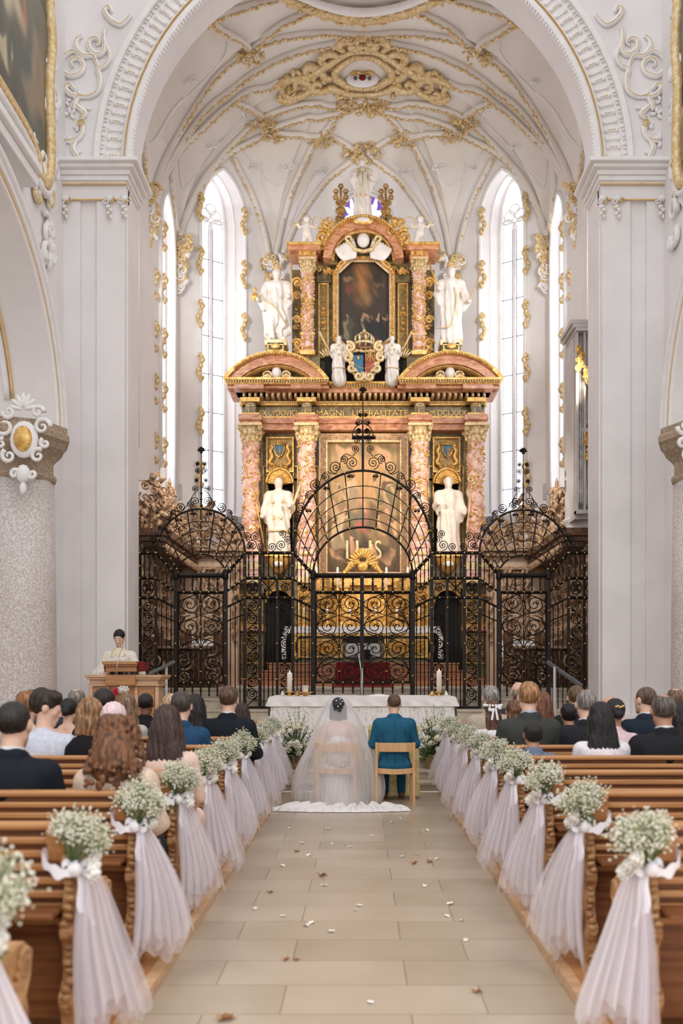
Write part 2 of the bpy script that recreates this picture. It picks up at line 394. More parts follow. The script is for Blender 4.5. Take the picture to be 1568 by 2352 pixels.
# timber platforms under the pews
for s in (-1, 1):
    b = MB(); b.box(min(s*1.06, s*4.9), .8, 0, max(s*1.06, s*4.9), 11.6, .055); fl = struct(b.build('floor_pew_platform', M['pew']))
    b = MB(); b.box(min(s*1.0, s*1.06), .8, 0, max(s*1.0, s*1.06), 11.6, .06)
    b.build('edge_strip', M['ambo'], fl, bevel=.004)
# ---- nave side walls with one arcade arch each
def arch_h(y, y0, y1, zs, hh):
    t = (y-(y0+y1)/2)/((y1-y0)/2); return zs+hh*math.sqrt(max(0, 1-t*t))
for s, nm in ((-1, 'left'), (1, 'right')):
    x0 = AX+s*5.0; x1 = AX+s*6.0; b = MB(); Y0, Y1 = 7.6, 13.35; zs, hh = 5.1, 2.75
    ys = [Y0+(Y1-Y0)*(1-math.cos(PI*i/40))/2 for i in range(41)]
    for a, c in zip(ys[:-1], ys[1:]):
        za, zc = arch_h(a, Y0, Y1, zs, hh), arch_h(c, Y0, Y1, zs, hh)
        b.add([(x0, a, za), (x0, c, zc), (x0, c, 17), (x0, a, 17)], [(0, 1, 2, 3)])
        b.add([(x0, a, za), (x0, c, zc), (x1, c, zc), (x1, a, za)], [(0, 1, 2, 3)], True)
        b.add([(x1, a, za), (x1, c, zc), (x1, c, 17), (x1, a, 17)], [(0, 1, 2, 3)])
    b.box(min(x0, x1), Y1, 5.1, max(x0, x1), 15.1, 17); b.box(min(x0, x1), 14.35, 0, max(x0, x1), 15.1, 5.1)
    b.box(min(x0, x1), -2, 5.1, max(x0, x1), Y0, 17); b.box(min(x0, x1), 1.4, 0, max(x0, x1), 2.6, 5.1)
    wl = struct(b.build('wall_nave_'+nm, M['nave']))
    # mouldings round the arch (on the wall face and on the soffit)
    for off, r, mt in ((.10, .05, 'stucco'), (.22, .022, 'goldline'), (.30, .06, 'stucco'), (.38, .03, 'stucco')):
        b = MB(); Yc = (Y0+Y1)/2
        b.tube([(x0-s*.01, Yc-math.cos(PI*i/48)*((Y1-Y0)/2+off), zs+math.sin(PI*i/48)*(hh+off)) for i in range(49)], r, 6)
        b.build('arch_moulding', M[mt], wl)
    for dx, r, mt in ((.22, .025, 'goldline'), (.30, .05, 'stucco'), (.72, .05, 'stucco'), (.80, .025, 'goldline')):
        b = MB()
        b.tube([(x0+s*dx, Yc-math.cos(PI*i/48)*((Y1-Y0)/2-.02), zs+math.sin(PI*i/48)*(hh-.02)) for i in range(4, 46)], r, 6)
        b.build('soffit_moulding', M[mt], wl)
    # projecting arch order carried by the columns, crowned by a moulded ledge
    q = MB(); XF = AX+s*4.6; Yc = (Y0+Y1)/2; hw = (Y1-Y0)/2
    for i in range(48):
        A0, A1 = PI*i/48, PI*(i+1)/48
        pt = lambda a, e: (Yc-math.cos(a)*(hw+e), zs+math.sin(a)*(hh+e))
        for e, g_ in ((0, 0), (.42, .42)): 
            (ya_, za_), (yc_, zc_) = pt(A0, e), pt(A1, e); q.add([(XF, ya_, za_), (XF, yc_, zc_), (x0+s*.4, yc_, zc_), (x0+s*.4, ya_, za_)], [(0, 1, 2, 3)], True)
        (a1, b1), (a2, b2), (a3, b3), (a4, b4) = pt(A0, 0), pt(A1, 0), pt(A1, .42), pt(A0, .42); q.add([(XF, a1, b1), (XF, a2, b2), (XF, a3, b3), (XF, a4, b4)], [(0, 1, 2, 3)])
    q.build('arch_order', M['nave'], wl)
    for off, r, mt in ((.03, .035, 'stucco'), (.12, .02, 'goldline'), (.2, .045, 'stucco'), (.38, .05, 'stucco')):
        q = MB(); q.tube([(XF-s*.01, Yc-math.cos(PI*i/48)*(hw+off), zs+math.sin(PI*i/48)*(hh+off)) for i in range(49)], r, 6); q.build('arch_moulding', M[mt], wl)
    q = MB(); q.box(min(XF-s*.05, x0), 5, 8.35, max(XF-s*.05, x0), 12.5, 8.5); q.box(min(XF-s*.12, x0), 5, 8.5, max(XF-s*.12, x0), 12.45, 8.62); q.build('ledge', M['stucco'], wl, .02)
    # far aisle wall seen through the arch
    b = MB(); b.box(min(AX+s*9, AX+s*9.3), 1, 0, max(AX+s*9, AX+s*9.3), 15.1, 9); b.box(min(AX+s*6, AX+s*9.3), 15.0, 0, max(AX+s*6, AX+s*9.3), 15.3, 9)
    struct(b.build('wall_aisle_'+nm, M['nave']))
# ---- granite columns of the arcade
def column(s):
    cx, cy = AX+s*4.97, 12.95
    t = thing('granite_column', '%s speckled pink granite column with brown stone capital, at the %s edge beside the white pier' % (('pale', 'left') if s < 0 else ('half-hidden', 'right')), 'column', (cx, cy, 0))
    b = MB(); b.lathe([(.50, .35), (.50, .5), (.485, 2.5), (.46, 4.32)], (cx, cy, 0), 40); b.build('shaft', M['granite'], t)
    b = MB(); b.lathe([(.62, 0), (.62, .12), (.58, .16), (.6, .24), (.52, .3), (.5, .36)], (cx, cy, 0), 40); b.build('base', M['sandstone'], t)
    b = MB(); b.lathe([(.46, 4.3), (.5, 4.32), (.52, 4.36), (.5, 4.4), (.47, 4.42), (.47, 4.6), (.52, 4.68), (.62, 4.78), (.66, 4.86), (.7, 4.9), (.7, 4.98), (.67, 5.02), (.67, 5.1)], (cx, cy, 0), 8, mod=None)
    cap = b.build('capital', M['sandstone'], t, smooth=False)
    # stucco cartouche on the capital, facing the nave
    q = MB(); k = MB(); X = cx-s*.28; Yf = cy-.66
    for sg in (-1, 1):
        for (ax, az, r, a0, tn) in ((.26, 4.95, .12, 0, 1.4), (.2, 4.55, .1, 1, 1.3), (.3, 4.72, .07, 2, 1.2), (.12, 4.3, .07, 3, 1.2), (.2, 5.15, .09, 0, 1.3)):
            p = spiral(0, 0, r, a0, tn, sg)
            q.tube([(X+sg*ax+u*sg, Yf, az+v) for u, v in p], [.035*(1-.6*i/len(p)) for i in range(len(p))], 6)
    for i in range(7):
        a = PI*(i+.5)/7; q.ball((X+.11*math.cos(a), Yf, 5.18+.14*math.sin(a)), (.035, .03, .1), 6, 5, Matrix.Rotation(PI/2-a, 3, 'Y'))
    q.ball((X, Yf+.03, 4.78), (.2, .06, .26), 14, 8); q.ball((X, Yf, 4.3), (.1, .07, .13), 8, 6); q.ball((X, Yf, 4.1), (.05, .05, .09), 8, 6)
    put2(q.build('cartouche', M['stucco']), cap); k.ball((X, Yf-.02, 4.78), (.13, .06, .18), 14, 8); put2(k.build('gilded_medallion', M['gilt']), cap)
column(-1); column(1)
# ---- nave wall stucco around the paintings + the paintings themselves
def paint_canvas(name, W_, H_, base, blobs, frame_fn, parent, seed=0, nu=110, nv=150, mask=None):
    """canvas = grid with a painted colour attribute (generic figures, no known work)"""
    rnd = np.random.RandomState(seed)
    u, v = np.meshgrid(np.linspace(0, 1, nu), np.linspace(0, 1, nv))
    col = np.zeros((nv, nu, 3))
    for c in range(3): col[..., c] = base[0][c]*(1-v)+base[1][c]*v
    du = sum(.02*np.sin(rnd.uniform(8, 40)*u+rnd.uniform(8, 40)*v+rnd.uniform(0, 6)) for _ in range(5)); dv = sum(.015*np.sin(rnd.uniform(8, 40)*u+rnd.uniform(8, 40)*v+rnd.uniform(0, 6)) for _ in range(5))
    for (x, y, rx, ry, a, c, soft) in blobs:
        X, Y = (u+du-x)*W_/H_, v+dv-y; ca, sa = math.cos(a), math.sin(a)
        d = np.sqrt(((X*ca+Y*sa)/(rx*W_/H_))**2+((-X*sa+Y*ca)/ry)**2)
        m = np.clip((1+soft-d)/(2*soft), 0, 1)[..., None]; col = col*(1-m)+np.array(c)*m
    fold = sum(np.sin(rnd.uniform(30, 90)*u+rnd.uniform(-60, 60)*v+rnd.uniform(0, 6)) for _ in range(6))/6
    col = np.clip(col*(1+.07*fold[..., None]), 0, 255)/255
    lin = np.where(col <= .04045, col/12.92, ((col+.055)/1.055)**2.4)
    V = [frame_fn(a, c) for a, c in zip(u.ravel(), v.ravel())]
    Fc = [(j*nu+i, j*nu+i+1, (j+1)*nu+i+1, (j+1)*nu+i) for j in range(nv-1) for i in range(nu-1) if mask is None or mask((i+.5)/nu, (j+.5)/nv)]
    me = bpy.data.meshes.new(name); me.from_pydata([tuple(p) for p in V], [], Fc); me.update()
    at = me.color_attributes.new('paint', 'FLOAT_COLOR', 'POINT')
    at.data.foreach_set('color', np.concatenate([lin.reshape(-1, 3), np.ones((nu*nv, 1))], 1).ravel().astype(np.float32))
    if 'canvas' not in M:
        m, N, L, bb = newmat('oil_on_canvas'); a = N.new('ShaderNodeAttribute'); a.attribute_name = 'paint'; L.new(a.outputs['Color'], bb.inputs['Base Color']); bb.inputs['Roughness'].default_value = .45; M['canvas'] = m
    me.materials.append(M['canvas'])
    o = bpy.data.objects.new(name, me); COL.objects.link(o)
    if parent: put(o, parent)
    return o
def rblobs(seed, n, pal, y0=0, y1=1, rx=(.03, .1), ry=(.03, .1)):
    r = random.Random(seed); return [(r.uniform(.05, .95), r.uniform(y0, y1), r.uniform(*rx), r.uniform(*ry), r.uniform(0, 3), r.choice(pal), r.uniform(.1, .5)) for _ in range(n)]
for s in (-1, 1):
    X = AX+s*4.98; ya, yb, za, zb = 9.6, 13.95, 9.5, 14.8
    t = thing('nave_painting', 'tall muted painting in a curved gilt frame, high on the %s nave wall' % ('left' if s < 0 else 'right'), 'painting', (X, 12, 9.3))
    pal = [(150, 130, 108), (96, 100, 92), (176, 120, 92), (118, 126, 124), (196, 180, 150), (70, 66, 58)]
    paint_canvas('canvas', 4.6, 5.2, ((92, 88, 76), (168, 160, 144)), rblobs(5+s, 60, pal, rx=(.03, .09), ry=(.05, .16)), lambda u, v: (X-s*.05, ya+(yb-ya)*u, za+(zb-za)*v), t, 3+s)
    out = [(ya, za), ((ya+yb)/2-.6, za-.05), (yb-.9, za-.1), (yb-.45, za-.45), (yb-.1, za-.3), (yb, za+.25), (yb-.06, za+1.2), (yb+.05, za+1.9), (yb-.05, za+2.5), (yb+.08, za+3.1), (yb-.25, za+3.7), (yb-.3, za+4.4), (yb-.5, zb), (ya, zb+.2)]
    pts = smoothpts([(X-s*.09, a, c) for a, c in out], 6, True)
    for r, off, mt, nm in ((.085, 0, 'gilt_pale', 'frame'), (.05, .11, 'stucco', 'frame_moulding')):
        b = MB(); b.tube([(p.x, (p.y-12)*(1+off*.35)+12, (p.z-12)*(1+off*.35)+12) for p in pts], r, 8, closed=True); b.build(nm, M[mt], t)
    # white stucco rocaille creeping round the frame
    rr = random.Random(12+s); q = MB(); g = MB()
    for i in range(46):
        if i < 30: yy = yb+rr.uniform(.0, .42); zz = rr.uniform(8.0, 14.8)
        else: yy = rr.uniform(11.5, 14.2); zz = rr.uniform(8.5, 9.5)
        r_ = rr.uniform(.08, .2); p = spiral(yy, zz, r_, rr.uniform(0, 6), rr.uniform(.8, 1.5), rr.choice((-1, 1)))
        (g if rr.random() < .2 else q).tube([(X-s*.04, a, c) for a, c in p], [max(.012, .05*(1-.8*j/len(p))) for j in range(len(p))], 6)
        q.ball((X-s*.03, yy+rr.uniform(-.1, .1), zz+rr.uniform(-.15, .15)), (.05, rr.uniform(.04, .1), rr.uniform(.08, .2)), 7, 5)
    struct(q.build('trim_stucco_'+('left' if s < 0 else 'right'), M['stucco'])); o = g.build('gilded_curls', M['gilt_pale'])
    put(o, bpy.data.objects['trim_stucco_'+('left' if s < 0 else 'right')])
# ---- chancel arch wall with piers
YA = 15.0; RI = 3.90; ZS = P(0, 392, YA).z; RO = 4.50
b = MB(); n = 48; aa = [PI*i/n for i in range(n+1)]
for a, c in zip(aa[:-1], aa[1:]):
    p = [(AX+RI*math.cos(t), ZS+RI*math.sin(t)) for t in (a, c)]
    b.add([(p[0][0], YA, p[0][1]), (p[1][0], YA, p[1][1]), (p[1][0], YA, 18), (p[0][0], YA, 18)], [(0, 1, 2, 3)])
    b.add([(p[0][0], YA, p[0][1]), (p[1][0], YA, p[1][1]), (p[1][0], YA+.55, p[1][1]), (p[0][0], YA+.55, p[0][1])], [(0, 1, 2, 3)], True)
    b.add([(p[0][0], YA+.55, p[0][1]), (p[1][0], YA+.55, p[1][1]), (p[1][0], YA+.55, 18), (p[0][0], YA+.55, 18)], [(0, 1, 2, 3)])
for s in (-1, 1):
    xa, xb = AX+s*RI, AX+s*6.2; b.box(min(xa, xb), YA, ZS-.01, max(xa, xb), YA+.55, 18)
wa = struct(b.build('wall_chancel_arch', M['nave']))
# archivolt: stepped mouldings, carved band and gold line
def ring(r0, r1, dy, name, m, parent=wa, y=YA):
    b = MB()
    for a, c in zip(aa[:-1], aa[1:]):
        V = []
        for t in (a, c):
            for r, yy in ((r0, y), (r0, y-dy), (r1, y-dy), (r1, y)): V.append((AX+r*math.cos(t), yy, ZS+r*math.sin(t)))
        b.add(V, [(0, 1, 5, 4), (1, 2, 6, 5), (2, 3, 7, 6)], False)
    return b.build(name, M[m], parent)
ring(RO-.09, RO, .13, 'arch_moulding', 'stucco'); ring(3.87, 3.95, .15, 'arch_moulding', 'stucco'); ring(3.99, 4.0, .155, 'arch_gold_line', 'goldline'); ring(3.95, 4.05, .1, 'arch_moulding', 'stucco')
ring(4.05, 4.42, .05, 'arch_band', 'stucco')
b = MB(); g = MB(); e = MB()
for i in range(92):
    t = PI*(i+.5)/92; ca, sa = math.cos(t), math.sin(t); R = Matrix.Rotation(-t, 3, 'Y')
    b.bx((AX+4.19*ca, YA-.06, ZS+4.19*sa), (.19, .04, .045), R); b.ball((AX+4.1*ca, YA-.07, ZS+4.1*sa), (.03, .03, .04), 6, 4, R)
    b.ball((AX+4.29*ca, YA-.07, ZS+4.29*sa), (.035, .03, .05), 6, 4, R)
    for dt in (-.006, .006): e.ball((AX+4.385*math.cos(t+dt), YA-.07, ZS+4.385*math.sin(t+dt)), (.035, .03, .02), 6, 4, R)
    if i % 2 == 0:
        for k in range(3): g.ball((AX+(4.15+.045*k)*ca, YA-.085, ZS+(4.15+.045*k)*sa), (.02, .01, .008), 5, 4, R)
    for k in range(2):
        t2 = PI*(i+.25+k*.5)/92; b.ball((AX+3.865*math.cos(t2), YA-.1, ZS+3.865*math.sin(t2)), (.03, .05, .04), 6, 4)
b.build('arch_carving', M['stucco'], wa); g.build('gilded_buds', M['goldline'], wa); e.build('egg_moulding', M['stucco'], wa)
# piers
for s, nm in ((-1, 'left'), (1, 'right')):
    def X(d): return AX+s*d
    b = MB()
    def bb(d0, d1, y0, y1, z0, z1, mb=None): (mb or b).box(min(X(d0), X(d1)), y0, z0, max(X(d0), X(d1)), y1, z1)
    bb(3.96, 6.2, YA+.02, YA+.75, 0, ZS); bb(3.98, 4.45, YA-.12, YA+.1, 0, ZS-.5); bb(4.45, 4.72, YA-.06, YA+.1, 0, ZS-.5); bb(4.72, 5.2, YA-.12, YA+.1, 0, ZS-.5)
    bb(3.96, 5.2, YA-.14, YA+.1, ZS-.56, ZS-.3)
    bb(3.9, 5.3, YA-.22, YA+.1, 0, .375+.5)
    pr = struct(b.build('wall_pier_'+nm, M['nave'], bevel=.006))
    b = MB()
    for d, y, z0, z1 in ((3.93, .18, -.32, -.26), (3.90, .22, -.28, -.2), (3.86, .26, -.2, -.12), (3.78, .34, -.12, -.06), (3.7, .42, -.06, 0.0)): bb(d, 5.2+.0, YA-y, YA+.7, ZS+z0, ZS+z1, b)
    b.build('pier_capital', M['stucco'], pr, bevel=.01)
    b = MB(); bb(3.92, 5.2, YA-.2, YA-.17, ZS-.335, ZS-.315, b); bb(3.95, 5.2, YA-.16, YA-.13, ZS-.575, ZS-.555, b); b.build('gold_line', M['goldline'], pr)
    g = MB(); q = MB()
    for d in (4.22, 4.95, 3.97):
        for sg in (-1, 1):
            p = spiral(0, 0, .06, 0, 1.2, sg); (g if sg > 0 else q).tube([(X(d)+sg*.05+u*sg*.9, YA-.19, ZS-.6+v) for u, v in p], .014, 5)
        q.ball((X(d), YA-.19, ZS-.56), (.07, .04, .05), 8, 5)
        for k in range(4): q.ball((X(d)+(.02 if k % 2 else -.02), YA-.18, ZS-.7-.055*k), (.045-.006*k, .035, .035), 7, 5); g.ball((X(d)-(.02 if k % 2 else -.02), YA-.2, ZS-.73-.05*k), (.014, .01, .02), 5, 4)
    q.build('stucco_drop', M['stucco'], pr); g.build('gilded_drop', M['gilt_pale'], pr)
    # scroll relief on the spandrel
    q = MB(); g = MB()
    def mir(px): return px if s < 0 else 2*834-px
    def SP(px, py): p = P(mir(px), py, YA-.03); return p
    lines = [([(302, 34), (280, 56), (262, 52), (246, 36), (240, 22), (250, 16), (256, 28)], 1), ([(243, 60), (238, 78), (240, 100), (238, 118), (225, 126), (206, 112), (206, 92), (222, 88), (228, 98), (220, 104)], 0),
             ([(240, 100), (252, 128), (242, 150), (225, 160), (230, 180), (226, 208), (204, 222), (182, 218), (180, 210)], 1), ([(188, 82), (176, 92), (176, 110), (192, 128), (215, 130), (226, 160)], 0),
             ([(192, 140), (170, 118), (146, 132), (142, 156), (158, 174), (184, 168), (192, 148), (176, 134), (162, 142), (168, 154)], 0), ([(204, 222), (176, 222), (158, 214), (150, 200), (160, 194), (170, 206)], 1),
             ([(182, 218), (172, 238), (168, 254)], 0), ([(172, 238), (186, 252), (196, 262), (184, 272)], 0), ([(184, 272), (190, 300), (176, 320), (150, 324)], 0), ([(176, 320), (168, 340), (180, 364)], 0)]
    for pts, gl in lines:
        p = smoothpts([SP(*c) for c in pts], 5); nn = len(p); q.tube(p, [.012+.04*math.sin(PI*min(1, .15+.75*i/nn)) for i in range(nn)], 6)
        p2 = [v+Vector((0, -.035, 0)) for v in p]; g.tube(p2[::1], [.004+.011*math.sin(PI*i/nn) for i in range(nn)], 5)
    rr = random.Random(3)
    for (px, py, nl, r_) in ((150, 232, 4, .07), (160, 262, 4, .08), (182, 288, 5, .08), (150, 322, 5, .09), (176, 352, 3, .07), (196, 250, 3, .07)):
        c = SP(px, py)
        for k in range(nl):
            a = 2*PI*k/nl+rr.random(); q.ball(c+Vector((r_*.8*math.cos(a), 0, r_*.8*math.sin(a))), (r_*.75, .03, r_*.38), 7, 5, Matrix.Rotation(-a, 3, 'Y'))
    c = SP(187, 286); g.tube([c+Vector((u, -.04, v)) for u, v in spiral(0, 0, .07, 0, 2)], .012, 5)
    q.build('scroll_relief', M['stucco'], pr); g.build('gilded_relief', M['gilt_pale'], pr)

# ---- choir: plan polygon of the apse, walls and net vault
PB = [(4.72, 15.5), (4.65, 19.7), (4.5, 22.0), (2.33, 23.3)]
per = [(-x, y) for x, y in PB]+[(x, y) for x, y in PB[::-1]]       # left front ... right front, symmetric
HB = 12.2
apex = [(.55, 14.6), (.5, 13.9), (.62, 14.65), (.5, 15.05), (.38, 14.65), (.5, 13.9), (.45, 14.6)]   # position and height of each wall arch
def wall_top(k, t):
    ta, ha = apex[k]; q = t/ta if t < ta else (1-t)/(1-ta)
    hb0 = HB
    return hb0+(ha-hb0)*(1-(1-q)**2.0)**.62
def perim(k, t):
    a, c = per[k], per[k+1]; return a[0]+(c[0]-a[0])*t, a[1]+(c[1]-a[1])*t
def vault_pt(k, t, v):
    x, y = perim(k, t); g = wall_top(k, t)
    cy = min(y, 21.2) if k in (0, 6) or y < 21.2 else 21.2
    hc = 16.05
    z = g+(hc-g)*(1-(1-v)**2.1)**(1/1.9)
    return (AX+x+(0-x)*v, y+(cy-y)*v, z)
b = MB()
for k in range(7):
    nu, nv = 22, 22; b.grid(lambda u, v, k=k: vault_pt(k, u, v**1.4), nu, nv)
vo = struct(b.build('ceiling', M['vault']))
vm = MB(); vm.v = b.v; vm.f = b.f
for k in range(7):
    (ax_, ay_), (cx_, cy_) = per[k], per[k+1]; i0 = len(vm.v); vv = []
    for t in range(25): xx, yy = perim(k, t/24); vv += [(AX+xx, yy, 5), (AX+xx, yy, wall_top(k, t/24))]
    vm.v = vm.v+vv; vm.f = vm.f+[(i0+2*t, i0+2*t+2, i0+2*t+3, i0+2*t+1) for t in range(24)]
BV = BVHTree.FromPolygons([Vector(p) for p in vm.v], vm.f)
def onvault(px, py, off=.04):
    o = Vector((0, 0, H)); d = (P(px, py, 10)-o).normalized()
    h = BV.ray_cast(o, d, 60)
    if h[0] is None: return None
    n = h[1]; n = n if n.dot(d) < 0 else -n
    return h[0]+n*off
ribs = [
 [(345, 445), (362, 395), (383, 349), (426, 274), (459, 222), (501, 165), (544, 128), (572, 108)],
 [(572, 108), (605, 92), (655, 80), (714, 73), (761, 72), (800, 76), (834, 78)],
 [(350, 440), (383, 372), (430, 305), (478, 245), (525, 208), (572, 170), (619, 142), (690, 113), (761, 97), (800, 86), (834, 80)],
 [(352, 445), (407, 349), (459, 300), (500, 260), (528, 238), (556, 215), (581, 203), (612, 200), (640, 186)],
 [(534, 231), (560, 243), (591, 257), (600, 271)],
 [(407, 540), (430, 486), (459, 425), (492, 382), (539, 345), (570, 328), (600, 314), (624, 305)],
 [(412, 540), (440, 470), (480, 400), (520, 347), (572, 292), (600, 271)],
 [(600, 271), (629, 257), (670, 244), (714, 238), (770, 241), (800, 234), (834, 230)],
 [(624, 305), (650, 308), (718, 312), (737, 312)],
 [(624, 305), (640, 290), (704, 272), (755, 262), (790, 252), (834, 232)],
 [(737, 312), (761, 280), (784, 258), (810, 244), (834, 232)],
 [(737, 312), (760, 314), (785, 326), (806, 342), (826, 358)],
 [(737, 312), (718, 332), (699, 370), (671, 434), (652, 500), (640, 550), (633, 596)],
 [(536, 368), (552, 400), (572, 440), (588, 480), (600, 520), (610, 560), (616, 596)],
 [(820, 362), (790, 385), (751, 415), (714, 463), (690, 500), (676, 524), (660, 560), (650, 585)],
 [(572, 108), (545, 88), (510, 68), (478, 52), (430, 82), (393, 113), (345, 190)],
 [(478, 52), (510, 32), (544, 19), (590, 5), (640, -10)],
 [(572, 108), (595, 92), (619, 75), (650, 52), (685, 34), (712, 22)],
 [(322, 262), (323, 300), (326, 340), (330, 380), (335, 420)],
 [(393, 372), (390, 400), (392, 440), (396, 490), (400, 530)],
]
def rope(mb, pts, step=.085, size=.045, seed=0, nrm=None):
    rr = random.Random(seed); L = 0; prev = pts[0]; nxt = 0; sd = 1
    for i in range(1, len(pts)):
        d = pts[i]-prev; l = d.length
        if l < 1e-6: continue
        while nxt <= L+l:
            p = prev+d*((nxt-L)/l); t = d.normalized(); sd = -sd
            R = t.to_track_quat('X', 'Z').to_matrix() @ Matrix.Rotation(sd*rr.uniform(.3, .7), 3, 'Z') @ Matrix.Rotation(rr.uniform(-.4, .4), 3, 'Y')
            s_ = size*rr.uniform(.8, 1.25); mb.ball(p+Vector((rr.uniform(-.3, .3), rr.uniform(-.3, .3), rr.uniform(-.3, .3)))*size, (s_*1.5, s_*.75, s_*.6), 5, 4, R)
            nxt += step
        L += l; prev = pts[i]
RB = []
for i, r in enumerate(ribs):
    for mirror in (0, 1):
        pp = smoothpts([Vector((x if not mirror else 2*834-x, y, 0)) for x, y in r], 5)
        w3 = [onvault(p.x, p.y, .05) for p in pp]; w3 = [p for p in w3 if p is not None]
        if len(w3) < 3: continue
        # drop jumps
        seg = [w3[0]]
        for p in w3[1:]:
            if (p-seg[-1]).length < 1.2: seg.append(p)
        a = MB(); a.tube(seg, .085, 6, flat=1); a.build('rib', M['vault'], vo)
        g = MB(); rope(g, [p+(Vector((0, 0, H))-p).normalized()*.03+Vector((0, 0, -.08)) for p in seg], .095, .045, i*2+mirror); g.build('gilded_rope', M['gilt_pale'], vo)
# bosses at the crossings
def clump(mb, c, n, R, size, seed, squash=(1, 1, 1)):
    rr = random.Random(seed)
    for i in range(n):
        a = rr.uniform(0, 2*PI); q = R*math.sqrt(rr.random()); p = Vector((q*math.cos(a)*squash[0], rr.uniform(-.05, .0), q*math.sin(a)*squash[2]))
        s_ = size*rr.uniform(.6, 1.3)
        if i % 3 == 0:
            sp = spiral(0, 0, s_*1.4, rr.uniform(0, 6), rr.uniform(1, 1.6), rr.choice((-1, 1)), 12); mb.tube([c+p+Vector((u, -.03, v)) for u, v in sp], [max(.006, s_*.3*(1-j/14)) for j in range(13)], 5)
        else: mb.ball(c+p, (s_*1.2, s_*.6, s_*.5), 6, 4, Matrix.Rotation(rr.uniform(0, 3), 3, 'Y'))
for j, (x, y, R, n) in enumerate([(572, 108, .36, 34), (600, 271, .33, 30), (628, 305, .28, 24), (737, 312, .33, 30)]):
    for m_ in (0, 1):
        c = onvault(x if not m_ else 1668-x, y, .1)
        if c is not None:
            g = MB(); clump(g, c, n, R, .08, j*2+m_); g.build('gilded_boss', M['gilt_pale'], vo)
for (x, y, R, n) in ((834, 232, .5, 60), (832, 358, .35, 26), (834, 78, .4, 30)):
    c = onvault(x, y, .1)
    if c is not None: g = MB(); clump(g, c, n, R, .1, x+y, (1.3, 1, .6)); g.build('gilded_boss', M['gilt_pale'], vo)
# big rocaille cartouche with a painted emblem, and the medallion ring above it
def vline(mb, pts, r, n=6, off=.1, taper=False):
    w3 = [onvault(p.x, p.y, off) for p in smoothpts([Vector((x, y, 0)) for x, y in pts], 6)]; w3 = [p for p in w3 if p is not None]
    if len(w3) > 2: mb.tube(w3, [r*(.35+.65*math.sin(PI*(.1+.8*i/len(w3)))) for i in range(len(w3))], n)
g = MB()
for m_ in (0, 1):
    mx = lambda x: x if not m_ else 1668-x
    for pts in ([(834, 108), (800, 112), (770, 128), (752, 140), (730, 152), (712, 168), (690, 172), (664, 176), (640, 186), (622, 200)],
                [(834, 122), (808, 126), (782, 142), (768, 158), (774, 176), (800, 190), (834, 196)],
                [(834, 210), (800, 208), (770, 200), (742, 206), (722, 200), (716, 188), (728, 182), (738, 190)],
                [(640, 190), (648, 206), (664, 216), (688, 214), (706, 204), (712, 190), (700, 180), (680, 184), (672, 196)],
                [(752, 140), (736, 130), (742, 118), (760, 114), (776, 120)], [(712, 168), (700, 154), (710, 144), (726, 146)],
                [(790, 108), (776, 96), (790, 84), (812, 86)], [(834, 96), (812, 100), (800, 92)], [(730, 152), (745, 168), (760, 172)], [(690, 214), (660, 226), (634, 216)]):
        vline(g, [(mx(x), y) for x, y in pts], .10)
rr = random.Random(5)
for i in range(150):
    px = 834+rr.choice((-1, 1))*rr.uniform(20, 195); t = abs(px-834)/195
    py = rr.uniform(100+70*t, 222-10*t)
    if abs(px-834) < 62 and 124 < py < 195: continue
    c = onvault(px, py, .08)
    if c is not None: g.ball(c, (rr.uniform(.04, .14), .05, rr.uniform(.03, .08)), 6, 4, Matrix.Rotation(rr.uniform(0, 3), 3, 'Y'))
g.build('rocaille_cartouche', M['gilt_pale'], vo)
e = MB(); c = onvault(832, 172, .12); e.ball(c, (.4, .1, .19), 24, 8); e.build('emblem_ground', M['stucco'], vo)
e = MB(); e.ball(c+Vector((0, -.1, -.02)), (.09, .05, .07), 10, 6); e.build('emblem_charge', M['red'], vo)
e = MB(); [e.tube([c+Vector((s*.04, -.12, .06)), c+Vector((s*.16, -.12, .1)), c+Vector((s*.27, -.12, .04))], .04, 6) for s in (-1, 1)]; e.build('emblem_wings', M['gilt'], vo)
for s in (-1, 1): e = MB(); e.ball(c+Vector((s*.17, -.11, -.04)), (.05, .04, .05), 8, 5); e.build('emblem_rose', M['lead'], vo)
g = MB(); vline(g, [(620+i*430/24., 30-58+math.sin(PI*i/24)*62) for i in range(25)], .12, off=.1)
g.build('medallion_frame', M['gilt_pale'], vo); g = MB()
vline(g, [(640+i*390/24., 16-60+math.sin(PI*i/24)*56) for i in range(25)], .09, off=.16); g.build('medallion_moulding', M['stucco'], vo)
g = MB()
for i in range(120):
    t = rr.random(); px = 600+t*470; py = 24-50+math.sin(PI*t)*62+rr.uniform(-16, 8)-abs(t-.5)*10
    c = onvault(px, py, .1)
    if c is not None:
        if i % 4 == 0: g.tube([c+Vector((u, -.03, v)) for u, v in spiral(0, 0, .13, rr.uniform(0, 6), 1.5, rr.choice((-1, 1)))], .028, 5)
        else: g.ball(c, (rr.uniform(.06, .14), .06, rr.uniform(.03, .07)), 6, 4, Matrix.Rotation(rr.uniform(0, 3), 3, 'Y'))
g.build('medallion_rocaille', M['gilt_pale'], vo)
